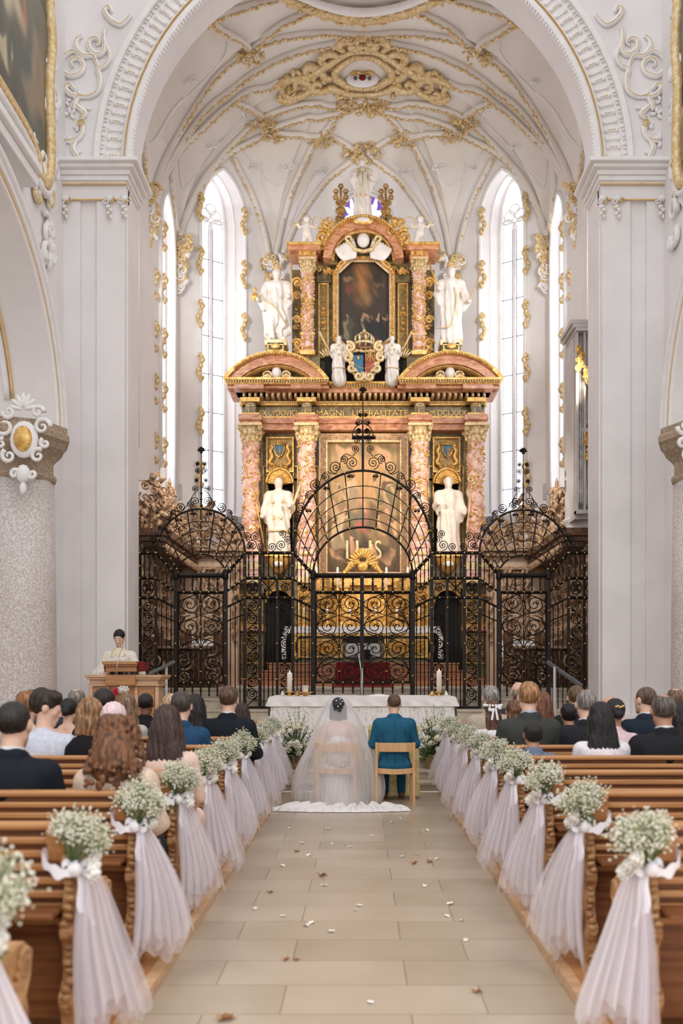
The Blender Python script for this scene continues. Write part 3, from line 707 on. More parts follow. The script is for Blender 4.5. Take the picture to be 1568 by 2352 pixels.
# thin plaster panel lines on the webs
for pts in ([(333, 330), (356, 320), (400, 250), (450, 200), (515, 130), (520, 95)], [(410, 365), (418, 430), (440, 415), (500, 335), (560, 270), (520, 245), (460, 300), (410, 365)], [(560, 348), (600, 400), (640, 430), (668, 400), (700, 340)], [(600, 375), (610, 440), (636, 520)], [(720, 400), (690, 460), (665, 520)]):
    for m_ in (0, 1):
        g = MB(); vline(g, [(x if not m_ else 1668-x, y) for x, y in pts], .022, 5, .015); g.build('web_moulding', M['stucco'], vo)
for (x, y) in ((435, 185), (486, 335), (575, 385), (662, 385), (735, 395)):
    for m_ in (0, 1):
        c = onvault(x if not m_ else 1668-x, y, .02)
        if c is None: continue
        g = MB()
        for sg in (-1, 1): g.tube([c+Vector((sg*.09+u, -.01, v)) for u, v in spiral(0, 0, .09, 0, 1.3, sg)], .02, 5)
        g.build('web_scroll', M['stucco'], vo)

# ---- choir walls with lancet windows
def wall_seg(k, z0, name, wins, m='plaster'):
    """k = perimeter side; wins = [(s0, s1, sill, springing, glass side shift, depth)] along it in metres"""
    (ax, ay), (cx, cy) = per[k], per[k+1]; L_ = math.hypot(cx-ax, cy-ay); dx, dy = (cx-ax)/L_, (cy-ay)/L_; nx, ny = -dy, dx   # outward
    mx_, my_ = (ax+cx)/2, (ay+cy)/2
    if nx*mx_+ny*(my_-20) < 0: nx, ny = -nx, -ny
    W = lambda s, z, d=0: (AX+ax+dx*s+nx*d, ay+dy*s+ny*d, z)
    ss = set([0, L_]+[L_*i/24 for i in range(25)])
    for w_ in wins: ss |= set(w_[0]+(w_[1]-w_[0])*(1-math.cos(PI*i/16))/2 for i in range(17))
    ss = sorted(ss); b = MB()
    def archtop(w_, s):
        t = (s-w_[0])/(w_[1]-w_[0]); r = (w_[1]-w_[0]); q = min(t, 1-t); return w_[3]+r*1.05*math.sqrt(max(0, 1-(1-q*2*.62-.0)**2))*1.02*(.62 if q == 0 else 1)*(1 if q > 0 else 0)
    for s0, s1 in zip(ss[:-1], ss[1:]):
        sm = (s0+s1)/2; top0, top1 = wall_top(k, s0/L_)+.12, wall_top(k, s1/L_)+.12
        inw = [w_ for w_ in wins if w_[0] < sm < w_[1]]
        if inw:
            w_ = inw[0]; b.add([W(s0, z0), W(s1, z0), W(s1, w_[2]), W(s0, w_[2])], [(0, 1, 2, 3)])
            b.add([W(s0, archtop(w_, s0)), W(s1, archtop(w_, s1)), W(s1, top1), W(s0, top0)], [(0, 1, 2, 3)])
        else: b.add([W(s0, z0), W(s1, z0), W(s1, top1), W(s0, top0)], [(0, 1, 2, 3)])
        b.add([W(s0, z0, .9), W(s1, z0, .9), W(s1, top1, .9), W(s0, top0, .9)], [(0, 1, 2, 3)]) if not inw else None
    wl = struct(b.build(name, M[m])); res = []
    for w_ in wins:
        out = [(w_[0], w_[2]), (w_[0], w_[3])]+[(w_[0]+(w_[1]-w_[0])*i/16, archtop(w_, w_[0]+(w_[1]-w_[0])*i/16)) for i in range(1, 16)]+[(w_[1], w_[3]), (w_[1], w_[2])]
        c0 = (w_[0]+w_[1])/2; sc = w_[4]; sp = w_[5]; dpt = w_[6]
        inn = [(c0+(s-c0)*sc+sp, w_[2]+(z-w_[2])*.965+.25) for s, z in out]
        b = MB(); n_ = len(out); b.add([W(s, z) for s, z in out]+[W(s, z, dpt) for s, z in inn], [(i, (i+1) % n_, (i+1) % n_+n_, i+n_) for i in range(n_)])
        b.build('window_reveal', M['plaster'], wl)
        for pth, r_, d_ in ((out, .05, -.02), (inn, .05, dpt-.03), ([(s*.5+t*.5, z*.5+q*.5) for (s, z), (t, q) in zip(out, inn)], .03, dpt*.5)):
            b = MB(); b.tube([W(s, z, d_) for s, z in pth], r_, 6); b.build('window_moulding', M['stucco'], wl)
        res.append((W, inn, dpt, out))
    return wl, res
def glaze(res, n0):
    for i, (W, inn, dpt, out) in enumerate(res):
        s0, s1 = inn[0][0], inn[-1][0]; c = (s0+s1)/2; z0 = inn[0][1]; zt = max(z for s, z in inn); zs = inn[1][1]
        fr = MB(); fr.tube([W(s, z, dpt) for s, z in inn], .05, 6)
        fr.tube([W(c, z0, dpt), W(c, zs-.1, dpt)], .05, 6)
        hw = (s1-s0)/2
        for sd in (-1, 1):
            cc = c+sd*hw/2; fr.tube([W(cc+hw/2*math.cos(a), zs-.1+hw*.75*math.sin(a), dpt) for a in [PI*j/10 for j in range(11)]], .04, 6)
        for (ox, oz) in ((0, .95), (-.42, .62), (.42, .62)):
            fr.tube([W(c+ox*hw*.9+hw*.36*math.cos(a), zs+oz*hw*1.15+hw*.36*math.sin(a), dpt) for a in [2*PI*j/14 for j in range(14)]], .028, 5, closed=True)
        f = struct(fr.build('window_%d' % (n0+i), M['stucco']))
        g = MB(); g.add([W(s, z, dpt+.02) for s, z in inn], [tuple(range(len(inn)))]); g.build('pane', M['glass'], f)
        ld = MB(); z = z0+.5
        while z < zt-.3: ld.tube([W(s0, z, dpt-.01), W(s1, z, dpt-.01)], .014, 4); z += .98
        for sd in (-1, 1): ld.tube([W(c+sd*.06, z0, dpt-.01), W(c+sd*.06, zs, dpt-.01)], .01, 4); ld.tube([W(c+sd*(hw-.06), z0, dpt-.01), W(c+sd*(hw-.06), zs+.1, dpt-.01)], .008, 4)
        ld.build('leading', M['lead'], f)
z_sill = P(0, 1185, 22.7).z
w1, r1 = wall_seg(2, 0, 'wall_apse_left', [(.52, 1.74, z_sill, 13.1, .62, -.12, .55)])
w2, r2 = wall_seg(4, 0, 'wall_apse_right', [(2.53-1.74, 2.53-.52, z_sill, 13.1, .62, .12, .55)])
w3_, r3 = wall_seg(1, 0, 'wall_choir_left', [(.55, 1.75, z_sill, 11.6, .8, 0, .4)])
w4, r4 = wall_seg(5, 0, 'wall_choir_right', [(.55, 1.75, z_sill, 11.6, .8, 0, .4)])
w5, r5 = wall_seg(0, 0, 'wall_choir_left_front', [(1.2, 2.9, 6.2, 11.4, .8, 0, .4)])
w6, r6 = wall_seg(6, 0, 'wall_choir_right_front', [(1.3, 3.0, 6.2, 11.4, .8, 0, .4)])
for i, r in enumerate((r1, r2, r3, r4, r5, r6)): glaze(r, i+1)
w7, _ = wall_seg(3, 0, 'wall_apse_back', [])
# round purple window high behind the altar
c = P(835, 494, 23.2); g = MB(); n = 40; R_ = .58
for i in range(n):
    a0, a1 = 2*PI*i/n, 2*PI*(i+1)/n; pass
def glassdisc(y, r, seg, name, m, par, a0=0, a1=2*PI):
    g = MB(); V = [(c.x, y, c.z)]+[(c.x+r*math.cos(a0+(a1-a0)*i/seg), y, c.z+r*math.sin(a0+(a1-a0)*i/seg)) for i in range(seg+1)]
    g.add(V, [(0, i+1, i+2) for i in range(seg)]); return g.build(name, m, par)
M['purple'] = emis('violet_glass', (120, 84, 176), .9); M['raywhite'] = emis('clear_glass_rays', (244, 238, 250), 1.0)
f = MB(); f.tube([(c.x+R_*math.cos(2*PI*i/n), 23.2, c.z+R_*math.sin(2*PI*i/n)) for i in range(n)], .05, 6, closed=True); f.tube([(c.x+(R_+.1)*math.cos(2*PI*i/n), 23.22, c.z+(R_+.1)*math.sin(2*PI*i/n)) for i in range(n)], .05, 6, closed=True)
rw = struct(f.build('window_7', M['stucco'])); glassdisc(23.24, R_, 40, 'violet_pane', M['purple'], rw)
g = MB()
for i in range(12):
    a = 2*PI*(i+.5)/12; V = []
    for j in range(9):
        r = .12+(R_-.14)*j/8; wv = a+.12*math.sin(j*.9+i); wd = .075*math.sin(PI*(.15+.8*j/8))+.01; V += [(c.x+r*math.cos(wv)-wd*math.sin(wv), 23.225, c.z+r*math.sin(wv)+wd*math.cos(wv)), (c.x+r*math.cos(wv)+wd*math.sin(wv), 23.225, c.z+r*math.sin(wv)-wd*math.cos(wv))]
    g.add(V, [(2*j, 2*j+1, 2*j+3, 2*j+2) for j in range(8)])
g.build('ray_pane', M['raywhite'], rw)
# gilded acanthus on window surrounds, brackets where the ribs land
def acanthus(c, s=1, sc=.16, seed=0, mb=None, face=(0, -1, 0)):
    rr = random.Random(seed); c = Vector(c)
    for i in range(6):
        z = (i-2.5)*sc*.75; mb.ball(c+Vector((s*sc*.35*math.sin(i*1.3+.4), -.05, -z)), (sc*.42, .07, sc*.62), 6, 5, Matrix.Rotation(s*(.5 if i % 2 else -.4), 3, 'Y'))
    mb.tube([c+Vector((s*(u), -.1, v+sc*1.6)) for u, v in spiral(0, 0, sc*.55, 0, 1.4)], [max(.008, sc*.16*(1-j/26)) for j in range(20+0)][:len(spiral(0, 0, sc*.55, 0, 1.4))] if False else sc*.13, 5)
    mb.tube([c+Vector((s*(u), -.1, v-sc*1.7)) for u, v in spiral(0, 0, sc*.45, 2, 1.2, -1)], sc*.12, 5)
for i, (px, ys, Y) in enumerate([(461, (478, 600, 722, 845, 968, 1090, 1190), 22.2), (561, (510, 632, 752), 22.75), (357, (655, 775, 895, 1030, 1135), 20.0), (376, (545, 665, 790, 915, 1040), 20.6)]):
    for m_ in (0, 1):
        g = MB(); x = px if not m_ else 1668-px
        for j, y in enumerate(ys): acanthus(P(x, y, Y), 1 if not m_ else -1, .15, i*10+j, g)
        g.build('gilded_acanthus', M['gilt_pale'], (w1, w1, w3_, w3_)[i] if not m_ else (w2, w2, w4, w4)[i])
for i, (x0, y0, x1, y1, Y) in enumerate([(325, 425, 366, 575, 19.55), (392, 540, 434, 668, 21.75), (606, 590, 654, 700, 23.1), (292, 560, 300, 640, 16.2)]):
    for m_ in (0, 1):
        f_ = lambda x: x if not m_ else 1668-x
        g = MB(); q = MB(); rr = random.Random(i+7); n = 46 if i < 3 else 12
        for j in range(n):
            t = rr.random(); px = (x0+x1)/2+rr.uniform(-.5, .5)*(x1-x0)*(1.15-t*.75); py = y0+(y1-y0)*t; p = P(f_(px), py, Y-.12*(1-t))
            k = g if rr.random() < .72 else q
            if j % 3 == 0: k.tube([p+Vector((u, -.05, v)) for u, v in spiral(0, 0, rr.uniform(.08, .15), rr.uniform(0, 6), 1.4, rr.choice((-1, 1)))], .03, 5)
            else: k.ball(p, (rr.uniform(.04, .09), .08, rr.uniform(.08, .18)), 6, 5, Matrix.Rotation(rr.uniform(-.9, .9), 3, 'Y'))
        par = (w3_, w3_, w7, w5)[i] if not m_ else (w4, w4, w7, w6)[i]
        g.build('gilded_bracket', M['gilt_pale'], par); q.build('stucco_bracket', M['stucco'], par)
# =================== HIGH ALTAR (front plane at YF) ===================
YF = 21.7
def A(px, py, dy=0): p = P(px, py, YF); return Vector((p.x, YF+dy, p.z))
KM = YF/F      # metres per photo pixel at the altar
def abox(mb, x0, y0, x1, y1, dy=0, d=.3): a = A(x0, y1); c = A(x1, y0); mb.box(min(a.x, c.x), YF+dy, a.z, max(a.x, c.x), YF+dy+d, c.z)
XC = 834
def both(x): return (x, 2*XC-x)
def orn(mb, x0, y0, x1, y1, n, dy=-.03, r=.1, seed=0, sym=True, th=.02):
    """symmetric carved foliage filling a rectangle given in photo pixels"""
    rr = random.Random(seed); cx = (x0+x1)/2; hw = abs(x1-x0)/2
    for i in range(n):
        u = rr.uniform(.08, .95) if sym else rr.uniform(-.95, .95); py = rr.uniform(y0, y1); q = r*rr.uniform(.5, 1.1); a0 = rr.uniform(0, 6); tn = rr.uniform(.8, 1.5); k = rr.random()
        ra = rr.uniform(0, 3)
        for m_ in ((0, 1) if sym else (0,)):
            s_ = -1 if m_ else 1; c = A(cx+s_*u*hw, py, dy)
            if k < .5: mb.tube([c+Vector((s_*a, 0, b_)) for a, b_ in spiral(0, 0, q, a0, tn, 1, 10)], [th*(1-.06*j) for j in range(11)], 4)
            else: mb.ball(c, (q*.6, th*1.2, q*.25), 6, 4, Matrix.Rotation(s_*ra, 3, 'Y'))
def frame(mb, x0, y0, x1, y1, w_, dy, d):
    for q in ((x0, y0, x1, y0+w_), (x0, y1-w_, x1, y1), (x0, y0+w_, x0+w_, y1-w_), (x1-w_, y0+w_, x1, y1-w_)): abox(mb, *q, dy, d)
alt = thing('high_altar', 'towering gilded and red marble high altar with twisted columns filling the apse', 'altar', (AX, YF, HC))
def part(name, mb, m, bevel=0, parent=alt): return split_build(mb, name, M[m], parent, bevel)
# predella steps
b = MB()
for i, (y, x) in enumerate([(1560, 604), (1547, 622), (1533, 640)]): pass
for i in range(3):
    z0 = HC+.17*i; hw = 2.62-.24*i; b.box(AX-hw, 19.3+.35*i, z0, AX+hw, 21.7, z0+.17); b.box(AX-hw-.02, 19.28+.35*i, z0+.135, AX+hw+.02, 21.7, z0+.17)
part('altar_step', b, 'step_wood', .008)
ZM = HC+.51
b = MB()
for i in range(3): b.box(AX-.6, 19.27+.35*i, HC+.17*i, AX+.6, 19.27+.35*(i+1), HC+.17*(i+1)+.012)
b.box(AX-.6, 17.2, HC, AX+.6, 19.3, HC+.012); rc = b.build('carpet_runner', M['red']); tag(rc, 'dark red carpet runner up the orange altar steps', 'carpet')
# mensa (altar table)
YM = 20.55
def MP(px, py, dy=0): p = P(px, py, YM); return Vector((p.x, YM+dy, p.z))
def mbox(mb, x0, y0, x1, y1, dy, d): a = MP(x0, y1); c = MP(x1, y0); mb.box(a.x, YM+dy, a.z, c.x, YM+dy+d, c.z)
b = MB(); a_, c_ = MP(672, 0), MP(994, 0); b.box(a_.x, YM, ZM, c_.x, YM+1.0, ZM+.06); mbox(b, 674, 1452, 992, 1462, -.02, .9); b.box(MP(690, 0).x, YM+.06, ZM, MP(976, 0).x, YM+.9, MP(0, 1460).z); part('altar_table', b, 'marble_green', .01)
b = MB(); frame(b, 0, 0, 0, 0, 0, 0, 0) if 0 else None
for x0, x1 in ((684, 786), (882, 982)):
    for q in ((x0, 1468, x1, 1472), (x0, 1506, x1, 1511), (x0, 1472, x0+5, 1506), (x1-5, 1472, x1, 1506)): mbox(b, *q, -.02, .08)
mbox(b, 676, 1455, 990, 1461, -.05, .1)
part('altar_frontal_frame', b, 'gilt')
b = MB(); mbox(b, 689, 1472, 781, 1506, .0, .05); mbox(b, 887, 1472, 977, 1506, 0, .05); part('altar_frontal_panel', b, 'olive')
b = MB()
for cx in (735, 932):
    rr = random.Random(cx)
    for i in range(34):
        u = rr.uniform(.02, 1)*40; py = rr.uniform(1475, 1503); q = rr.uniform(.05, .1); a0 = rr.uniform(0, 6)
        for s_ in (-1, 1): b.tube([MP(cx+s_*u, py, -.03)+Vector((s_*x, 0, z)) for x, z in spiral(0, 0, q, a0, 1.1, 1, 9)], .016, 4)
for s_ in (-1, 1):
    for i in range(9): t = i/8; c = MP(833+s_*(150+9*math.sin(t*3)), 1462+t*50, -.05); b.ball(c, (.05, .06, .07), 7, 5)
part('altar_frontal_carving', b, 'gilt')
b = MB(); mbox(b, 793, 1478, 872, 1511, -.03, .05); mbox(b, 808, 1488, 858, 1511, -.06, .05); part('relic_panel', b, 'grey_case')
b = MB(); mbox(b, 836, 1492, 850, 1511, -.09, .04); mbox(b, 795, 1463, 868, 1477, -.01, .03); part('relic_opening', b, 'void')
# altar cloth with scalloped lace edge, hanging at the ends
b = MB(); x0, x1 = MP(655, 0).x, MP(1008, 0).x; zt = MP(0, 1440).z
b.box(x0, YM-.06, zt-.012, x1, YM+.95, zt+.006)
n = 150
b.grid(lambda u, v: (x0+(x1-x0)*u, YM-.065-.012*math.sin(u*90), zt-(.13+.022*abs(math.sin(u*n/2)))*v), 300, 3)
for s_, xx in ((-1, x0), (1, x1)):
    b.grid(lambda u, v, s_=s_, xx=xx: (xx+s_*(.10*min(1, v*2.5)+.03*math.sin(u*9+v*7)-.03*v), YM-.05+.95*u, zt-.74*v), 26, 14)
    b.grid(lambda u, v, s_=s_, xx=xx: (xx+s_*(.10*min(1, v*2.5)-.03*v)-s_*.10*u*(1), YM-.06+.02*math.sin(v*9+u*5), zt-.74*v), 6, 24)
cl = b.build('altar_cloth', M['linen']); tag(cl, 'white altar cloth with scalloped lace edge and hanging ends, on the high altar', 'altar cloth')
# retable base, doors and side wings
b = MB()
for s in (0, 1):
    f = (lambda x: x) if not s else (lambda x: 2*XC-x)
    abox(b, f(543), 1340, f(606), 1560, .0, .6); abox(b, f(606), 1330, f(672), 1352, 0, .6); abox(b, f(672), 1330, f(700), 1560, 0, .6)
    abox(b, f(553), 940, f(600), 1340, .35, .5); abox(b, f(600), 940, f(690), 1095, .45, .3); abox(b, f(600), 1270, f(690), 1340, .2, .6); abox(b, f(668), 1090, f(735), 1340, .45, .3); abox(b, f(598), 1090, f(612), 1275, .4, .3)
abox(b, 690, 1325, 978, 1560, .15, .5); abox(b, 733, 975, 940, 1330, .5, .3)
part('retable_body', b, 'marble_green')
b = MB()
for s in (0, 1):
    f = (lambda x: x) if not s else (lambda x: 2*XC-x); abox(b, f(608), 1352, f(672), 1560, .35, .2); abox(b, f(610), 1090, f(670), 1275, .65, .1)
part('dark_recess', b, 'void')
b = MB(); g = MB()     # arched door heads and gold trim
for s in (0, 1):
    f = (lambda x: x) if not s else (lambda x: 2*XC-x)
    for i in range(10):
        a0, a1 = PI*i/10, PI*(i+1)/10; pts = [(f(640+30*math.cos(a0)), 1385-30*math.sin(a0)), (f(640+30*math.cos(a1)), 1385-30*math.sin(a1)), (f(640+30*math.cos(a1)), 1350), (f(640+30*math.cos(a0)), 1350)]
        q = [A(*p) for p in pts]; b.prism([(p.x, p.z) for p in q], lambda x, z: (x, YF+.02, z), lambda x, z: (x, YF+.3, z))
    g.tube([A(f(640+31*math.cos(PI*i/16)), 1385-31*math.sin(PI*i/16), 0) for i in range(17)], .03, 6)
    frame(g, f(548) if not s else f(600), 1365, f(600) if not s else f(548), 1430, 4, -.03, .05); frame(g, f(548) if not s else f(600), 1455, f(600) if not s else f(548), 1525, 4, -.03, .05)
    orn(g, f(552), 1368, f(596), 1428, 16, -.03, .09, 3, th=.02); orn(g, f(556), 1462, f(592), 1520, 10, -.03, .08, 4)
    orn(g, f(610), 1333, f(668), 1352, 12, -.02, .09, 9)
    abox(g, f(540), 1434, f(608), 1440, -.12, .2)
part('door_spandrel', b, 'olive'); part('side_gilding', g, 'gilt_dark')
b = MB()
for s in (0, 1):
    f = (lambda x: x) if not s else (lambda x: 2*XC-x); abox(b, f(538), 1440, f(609), 1450, -.16, .3); abox(b, f(541), 1336, f(606), 1342, -.1, .3)
part('side_plinth_moulding', b, 'marble_red')
# tabernacle zone
b = MB()
abox(b, 690, 1330, 978, 1346, -.18, .4); abox(b, 700, 1346, 968, 1440, .02, .3)
for x in (712, 745, 783, 868, 905, 940): abox(b, x, 1350, x+17, 1438, -.16, .3); abox(b, x-3, 1344, x+20, 1352, -.2, .3); abox(b, x-3, 1430, x+20, 1440, -.2, .3)
part('tabernacle', b, 'gilt', .01)
b = MB(); orn(b, 692, 1352, 976, 1436, 90, -.18, .1, 21, th=.02)
for i in range(13):
    a = PI*(i+.5)/13; b.ball(A(833, 1302)+Vector((.26*math.cos(a), -.2, .02+.3*math.sin(a))), (.04, .05, .13), 6, 5, Matrix.Rotation(PI/2-a, 3, 'Y'))
b.ball(A(833, 1304, -.24), (.13, .06, .12), 10, 6)
for s_ in (-1, 1):
    b.tube(smoothpts([A(833+s_*x, y, -.18) for x, y in ((6, 1296), (22, 1292), (34, 1306), (44, 1322), (60, 1326))], 5), .05, 6)
    for k in range(7): b.ball(A(833+s_*(12+6*k), 1290+5.4*k, -.18), (.06, .05, .06), 6, 5)
part('shell_crest', b, 'gilt')
# twisted marble columns
def solomon(px, y0, y1, r, name, turns=4.5, seed=0):
    top, bot = A(px, y0), A(px, y1); hh = top.z-bot.z; n = 20; m_ = 64; cy = YF-.08
    b = MB()
    def fn(u, v):
        a = 2*PI*u; tw = 2*PI*turns*v; rr_ = r*(1+.075*math.cos(2*(a-tw))); ox = .07*r*math.cos(tw); oy = .07*r*math.sin(tw)
        return (top.x+ox+rr_*math.cos(a), cy+oy+rr_*math.sin(a), bot.z+hh*v)
    b.grid(fn, n, m_, closeu=True); part(name, b, 'marble_pink')
    g = MB(); rr = random.Random(seed); nn = 80
    pts = [(top.x+.07*r*math.cos(2*PI*turns*v)+(r+.01)*math.cos(2*PI*turns*v+PI), cy+(r+.01)*math.sin(2*PI*turns*v+PI)+.07*r*math.sin(2*PI*turns*v), bot.z+hh*v) for v in [i/nn for i in range(nn+1)]]
    g.tube(pts, .014, 5)
    for i in range(150):
        v = rr.random(); a = -PI/2+rr.uniform(-1.3, 1.3); p = Vector((top.x+(r*1.06)*math.cos(a), cy+r*1.06*math.sin(a), bot.z+hh*v)); g.ball(p, (rr.uniform(.02, .05), .02, rr.uniform(.015, .03)), 5, 4, Matrix.Rotation(rr.uniform(0, 3), 3, 'Y'))
    g.build('gilded_vine', M['gilt'], alt) if 0 else put(g.build('gilded_vine', M['gilt']), alt)
def capital(px, y0, y1, r):
    b = MB(); t, bo = A(px, y0), A(px, y1); hh = t.z-bo.z; cy = YF-.08
    b.lathe([(r*.95, 0), (r*1.05, hh*.05), (r, hh*.1), (r*1.05, hh*.5), (r*1.35, hh*.85)], (t.x, cy, bo.z), 14)
    b.box(t.x-r*1.55, cy-r*1.5, t.z-hh*.14, t.x+r*1.55, cy+r*1.5, t.z)
    for row, (zz, nn, rr_) in enumerate(((.25, 8, 1.12), (.52, 8, 1.25))):
        for k in range(nn):
            a = 2*PI*(k+.5*row)/nn; b.ball((t.x+r*rr_*math.cos(a), cy+r*rr_*math.sin(a), bo.z+hh*zz), (r*.2, r*.3, hh*.18), 6, 5, Matrix.Rotation(a-PI/2, 3, 'Z'))
            b.ball((t.x+r*(rr_+.22)*math.cos(a), cy+r*(rr_+.22)*math.sin(a), bo.z+hh*(zz+.14)), r*.15, 5, 4)
    for sx in (-1, 1):
        for sy in (-1, 1): b.tube([(t.x+sx*(r*1.3+u), cy+sy*r*1.3, t.z-hh*.27+v) for u, v in spiral(0, 0, r*.32, 0, 1.6, sx, 12)], r*.09, 5)
    part('column_capital', b, 'gilt_pale', 0)
for i, px in enumerate((577, 705, 2*XC-705, 2*XC-577)):
    solomon(px, 1020, 1243, .205, 'twisted_column', 3 if i < 2 else -3, i); capital(px, 980, 1020, .19)
    b = MB(); c = A(px, 1262); b.lathe([(.2, .2), (.25, .14), (.26, .06), (.28, 0)], (c.x, YF-.08, A(0, 1262).z), 16); abox(b, px-20, 1258, px+20, 1290, -.3, .5); abox(b, px-23, 1286, px+23, 1296, -.36, .5); abox(b, px-22, 1310, px+22, 1328, -.34, .5); part('column_pedestal', b, 'marble_pink', .008)
    b = MB(); abox(b, px-24, 1294, px+24, 1312, -.36, .5); abox(b, px-24, 1328, px+24, 1342, -.38, .5)
    for k in range(8): b.ball(A(px-14+4*k, 1275, -.32), (.03, .03, .06), 5, 4)
    part('pedestal_moulding', b, 'gilt_pale', .006)
    if i in (1, 2):
        b = MB(); abox(b, px-18, 1350, px+18, 1440, -.2, .3); part('lower_pilaster', b, 'olive'); b = MB(); orn(b, px-17, 1352, px+17, 1436, 30, -.24, .09, 30+i); frame(b, px-19, 1346, px+19, 1440, 3, -.23, .06); part('pilaster_carving', b, 'gilt')
# architrave, frieze, cornice with projections over the columns
def ent(y0, y1, dy, m, name, ex=0, xs=(552, 2*XC-552), res=True, rw=26, rd=.3, bev=.008):
    b = MB(); abox(b, xs[0]-ex, y0, xs[1]+ex, y1, dy, .8)
    if res:
        for px in (577, 705, 2*XC-705, 2*XC-577): abox(b, px-rw, y0, px+rw, y1, dy-rd, .7)
    part(name, b, m, bev)
ent(970, 985, .1, 'marble_red', 'architrave', 0, rw=24); ent(958, 971, .04, 'marble_red', 'architrave', 2, rw=27)
ent(928, 959, .12, 'marble_green', 'frieze', -2, rw=12)
ent(920, 930, .02, 'gilt', 'frieze_moulding', 2, rw=22); ent(954, 959, .06, 'gilt', 'frieze_moulding', 0, rw=20, bev=0)
ent(896, 908, -.22, 'marble_red', 'cornice', 22, rw=34, bev=.01)
b = MB()
for x0, x1, e in ((523, 757, .55), (757, 911, .25), (911, 2*XC-523, .55)):
    abox(b, x0, 886, x1, 892, -e-.1, 1.3); abox(b, x0+4, 892, x1-4, 898, -e, 1.2)
part('cornice', b, 'gilt', .01)
b = MB(); abox(b, 527, 897, 757, 904, -.42, 1.1); abox(b, 911, 897, 2*XC-527, 904, -.42, 1.1); part('cornice', b, 'marble_red')
b = MB(); x = 560
while x < 2*XC-556:
    abox(b, x, 906, x+6, 918, -.2, .3); c = A(x+3, 914, -.24); b.ball(c, (.035, .06, .05), 6, 4); x += 13
x = 556
while x < 2*XC-552: b.ball(A(x, 924, 0), (.022, .04, .035), 5, 4); x += 5.2
x = 526
while x < 2*XC-524: b.ball(A(x, 893.5, -.6 if (x < 757 or x > 911) else -.3), (.028, .03, .03), 5, 4); x += 6
part('modillions', b, 'gilt_pale')
for px in (577, 705, 2*XC-705, 2*XC-577):   # crowned L on the frieze blocks
    g = MB(); 
    for k in range(5): g.ball(A(px-7+3.5*k, 932+abs(k-2), -.2), (.02, .02, .04), 5, 4)
    g.tube([A(px-8, 938, -.2), A(px+8, 938, -.2)], .016, 5); g.tube([A(px-3, 941, -.2), A(px-3, 955, -.2), A(px+6, 955, -.2)], .014, 5); part('crowned_initial', g, 'gilt_pale')
def text(s_, px, py, width, hgt, dy, m, name='inscription', parent=alt, Y=YF, depth=.012):
    cu = bpy.data.curves.new('t', 'FONT'); cu.body = s_; cu.align_x = 'CENTER'; cu.align_y = 'CENTER'; cu.size = 1; cu.extrude = depth
    o = bpy.data.objects.new('t', cu); me = bpy.data.meshes.new_from_object(o); bpy.data.objects.remove(o)
    xs = [v.co.x for v in me.vertices]; ys = [v.co.y for v in me.vertices]; k = Y/F
    sx = width*k/(max(xs)-min(xs)); sy = hgt*k/(max(ys)-min(ys)); cx, cy = (max(xs)+min(xs))/2, (max(ys)+min(ys))/2; c = P(px, py, Y)
    for v in me.vertices: x_, y_, z_ = v.co; v.co = (c.x+(x_-cx)*sx, Y+dy-z_, c.z+(y_-cy)*sy)
    me.materials.clear(); me.materials.append(M[m]); o = bpy.data.objects.new(name, me); COL.objects.link(o)
    if parent: put(o, parent)
    return o
text('EX LVDOVICI', 638, 946, 86, 13, .1, 'gilt'); text('MAGNI', 758, 946, 62, 13, .1, 'gilt'); text('LIBERALITATE', 873, 946, 128, 13, .1, 'gilt'); text('M DCLXXX', 1030, 946, 84, 13, .1, 'gilt')
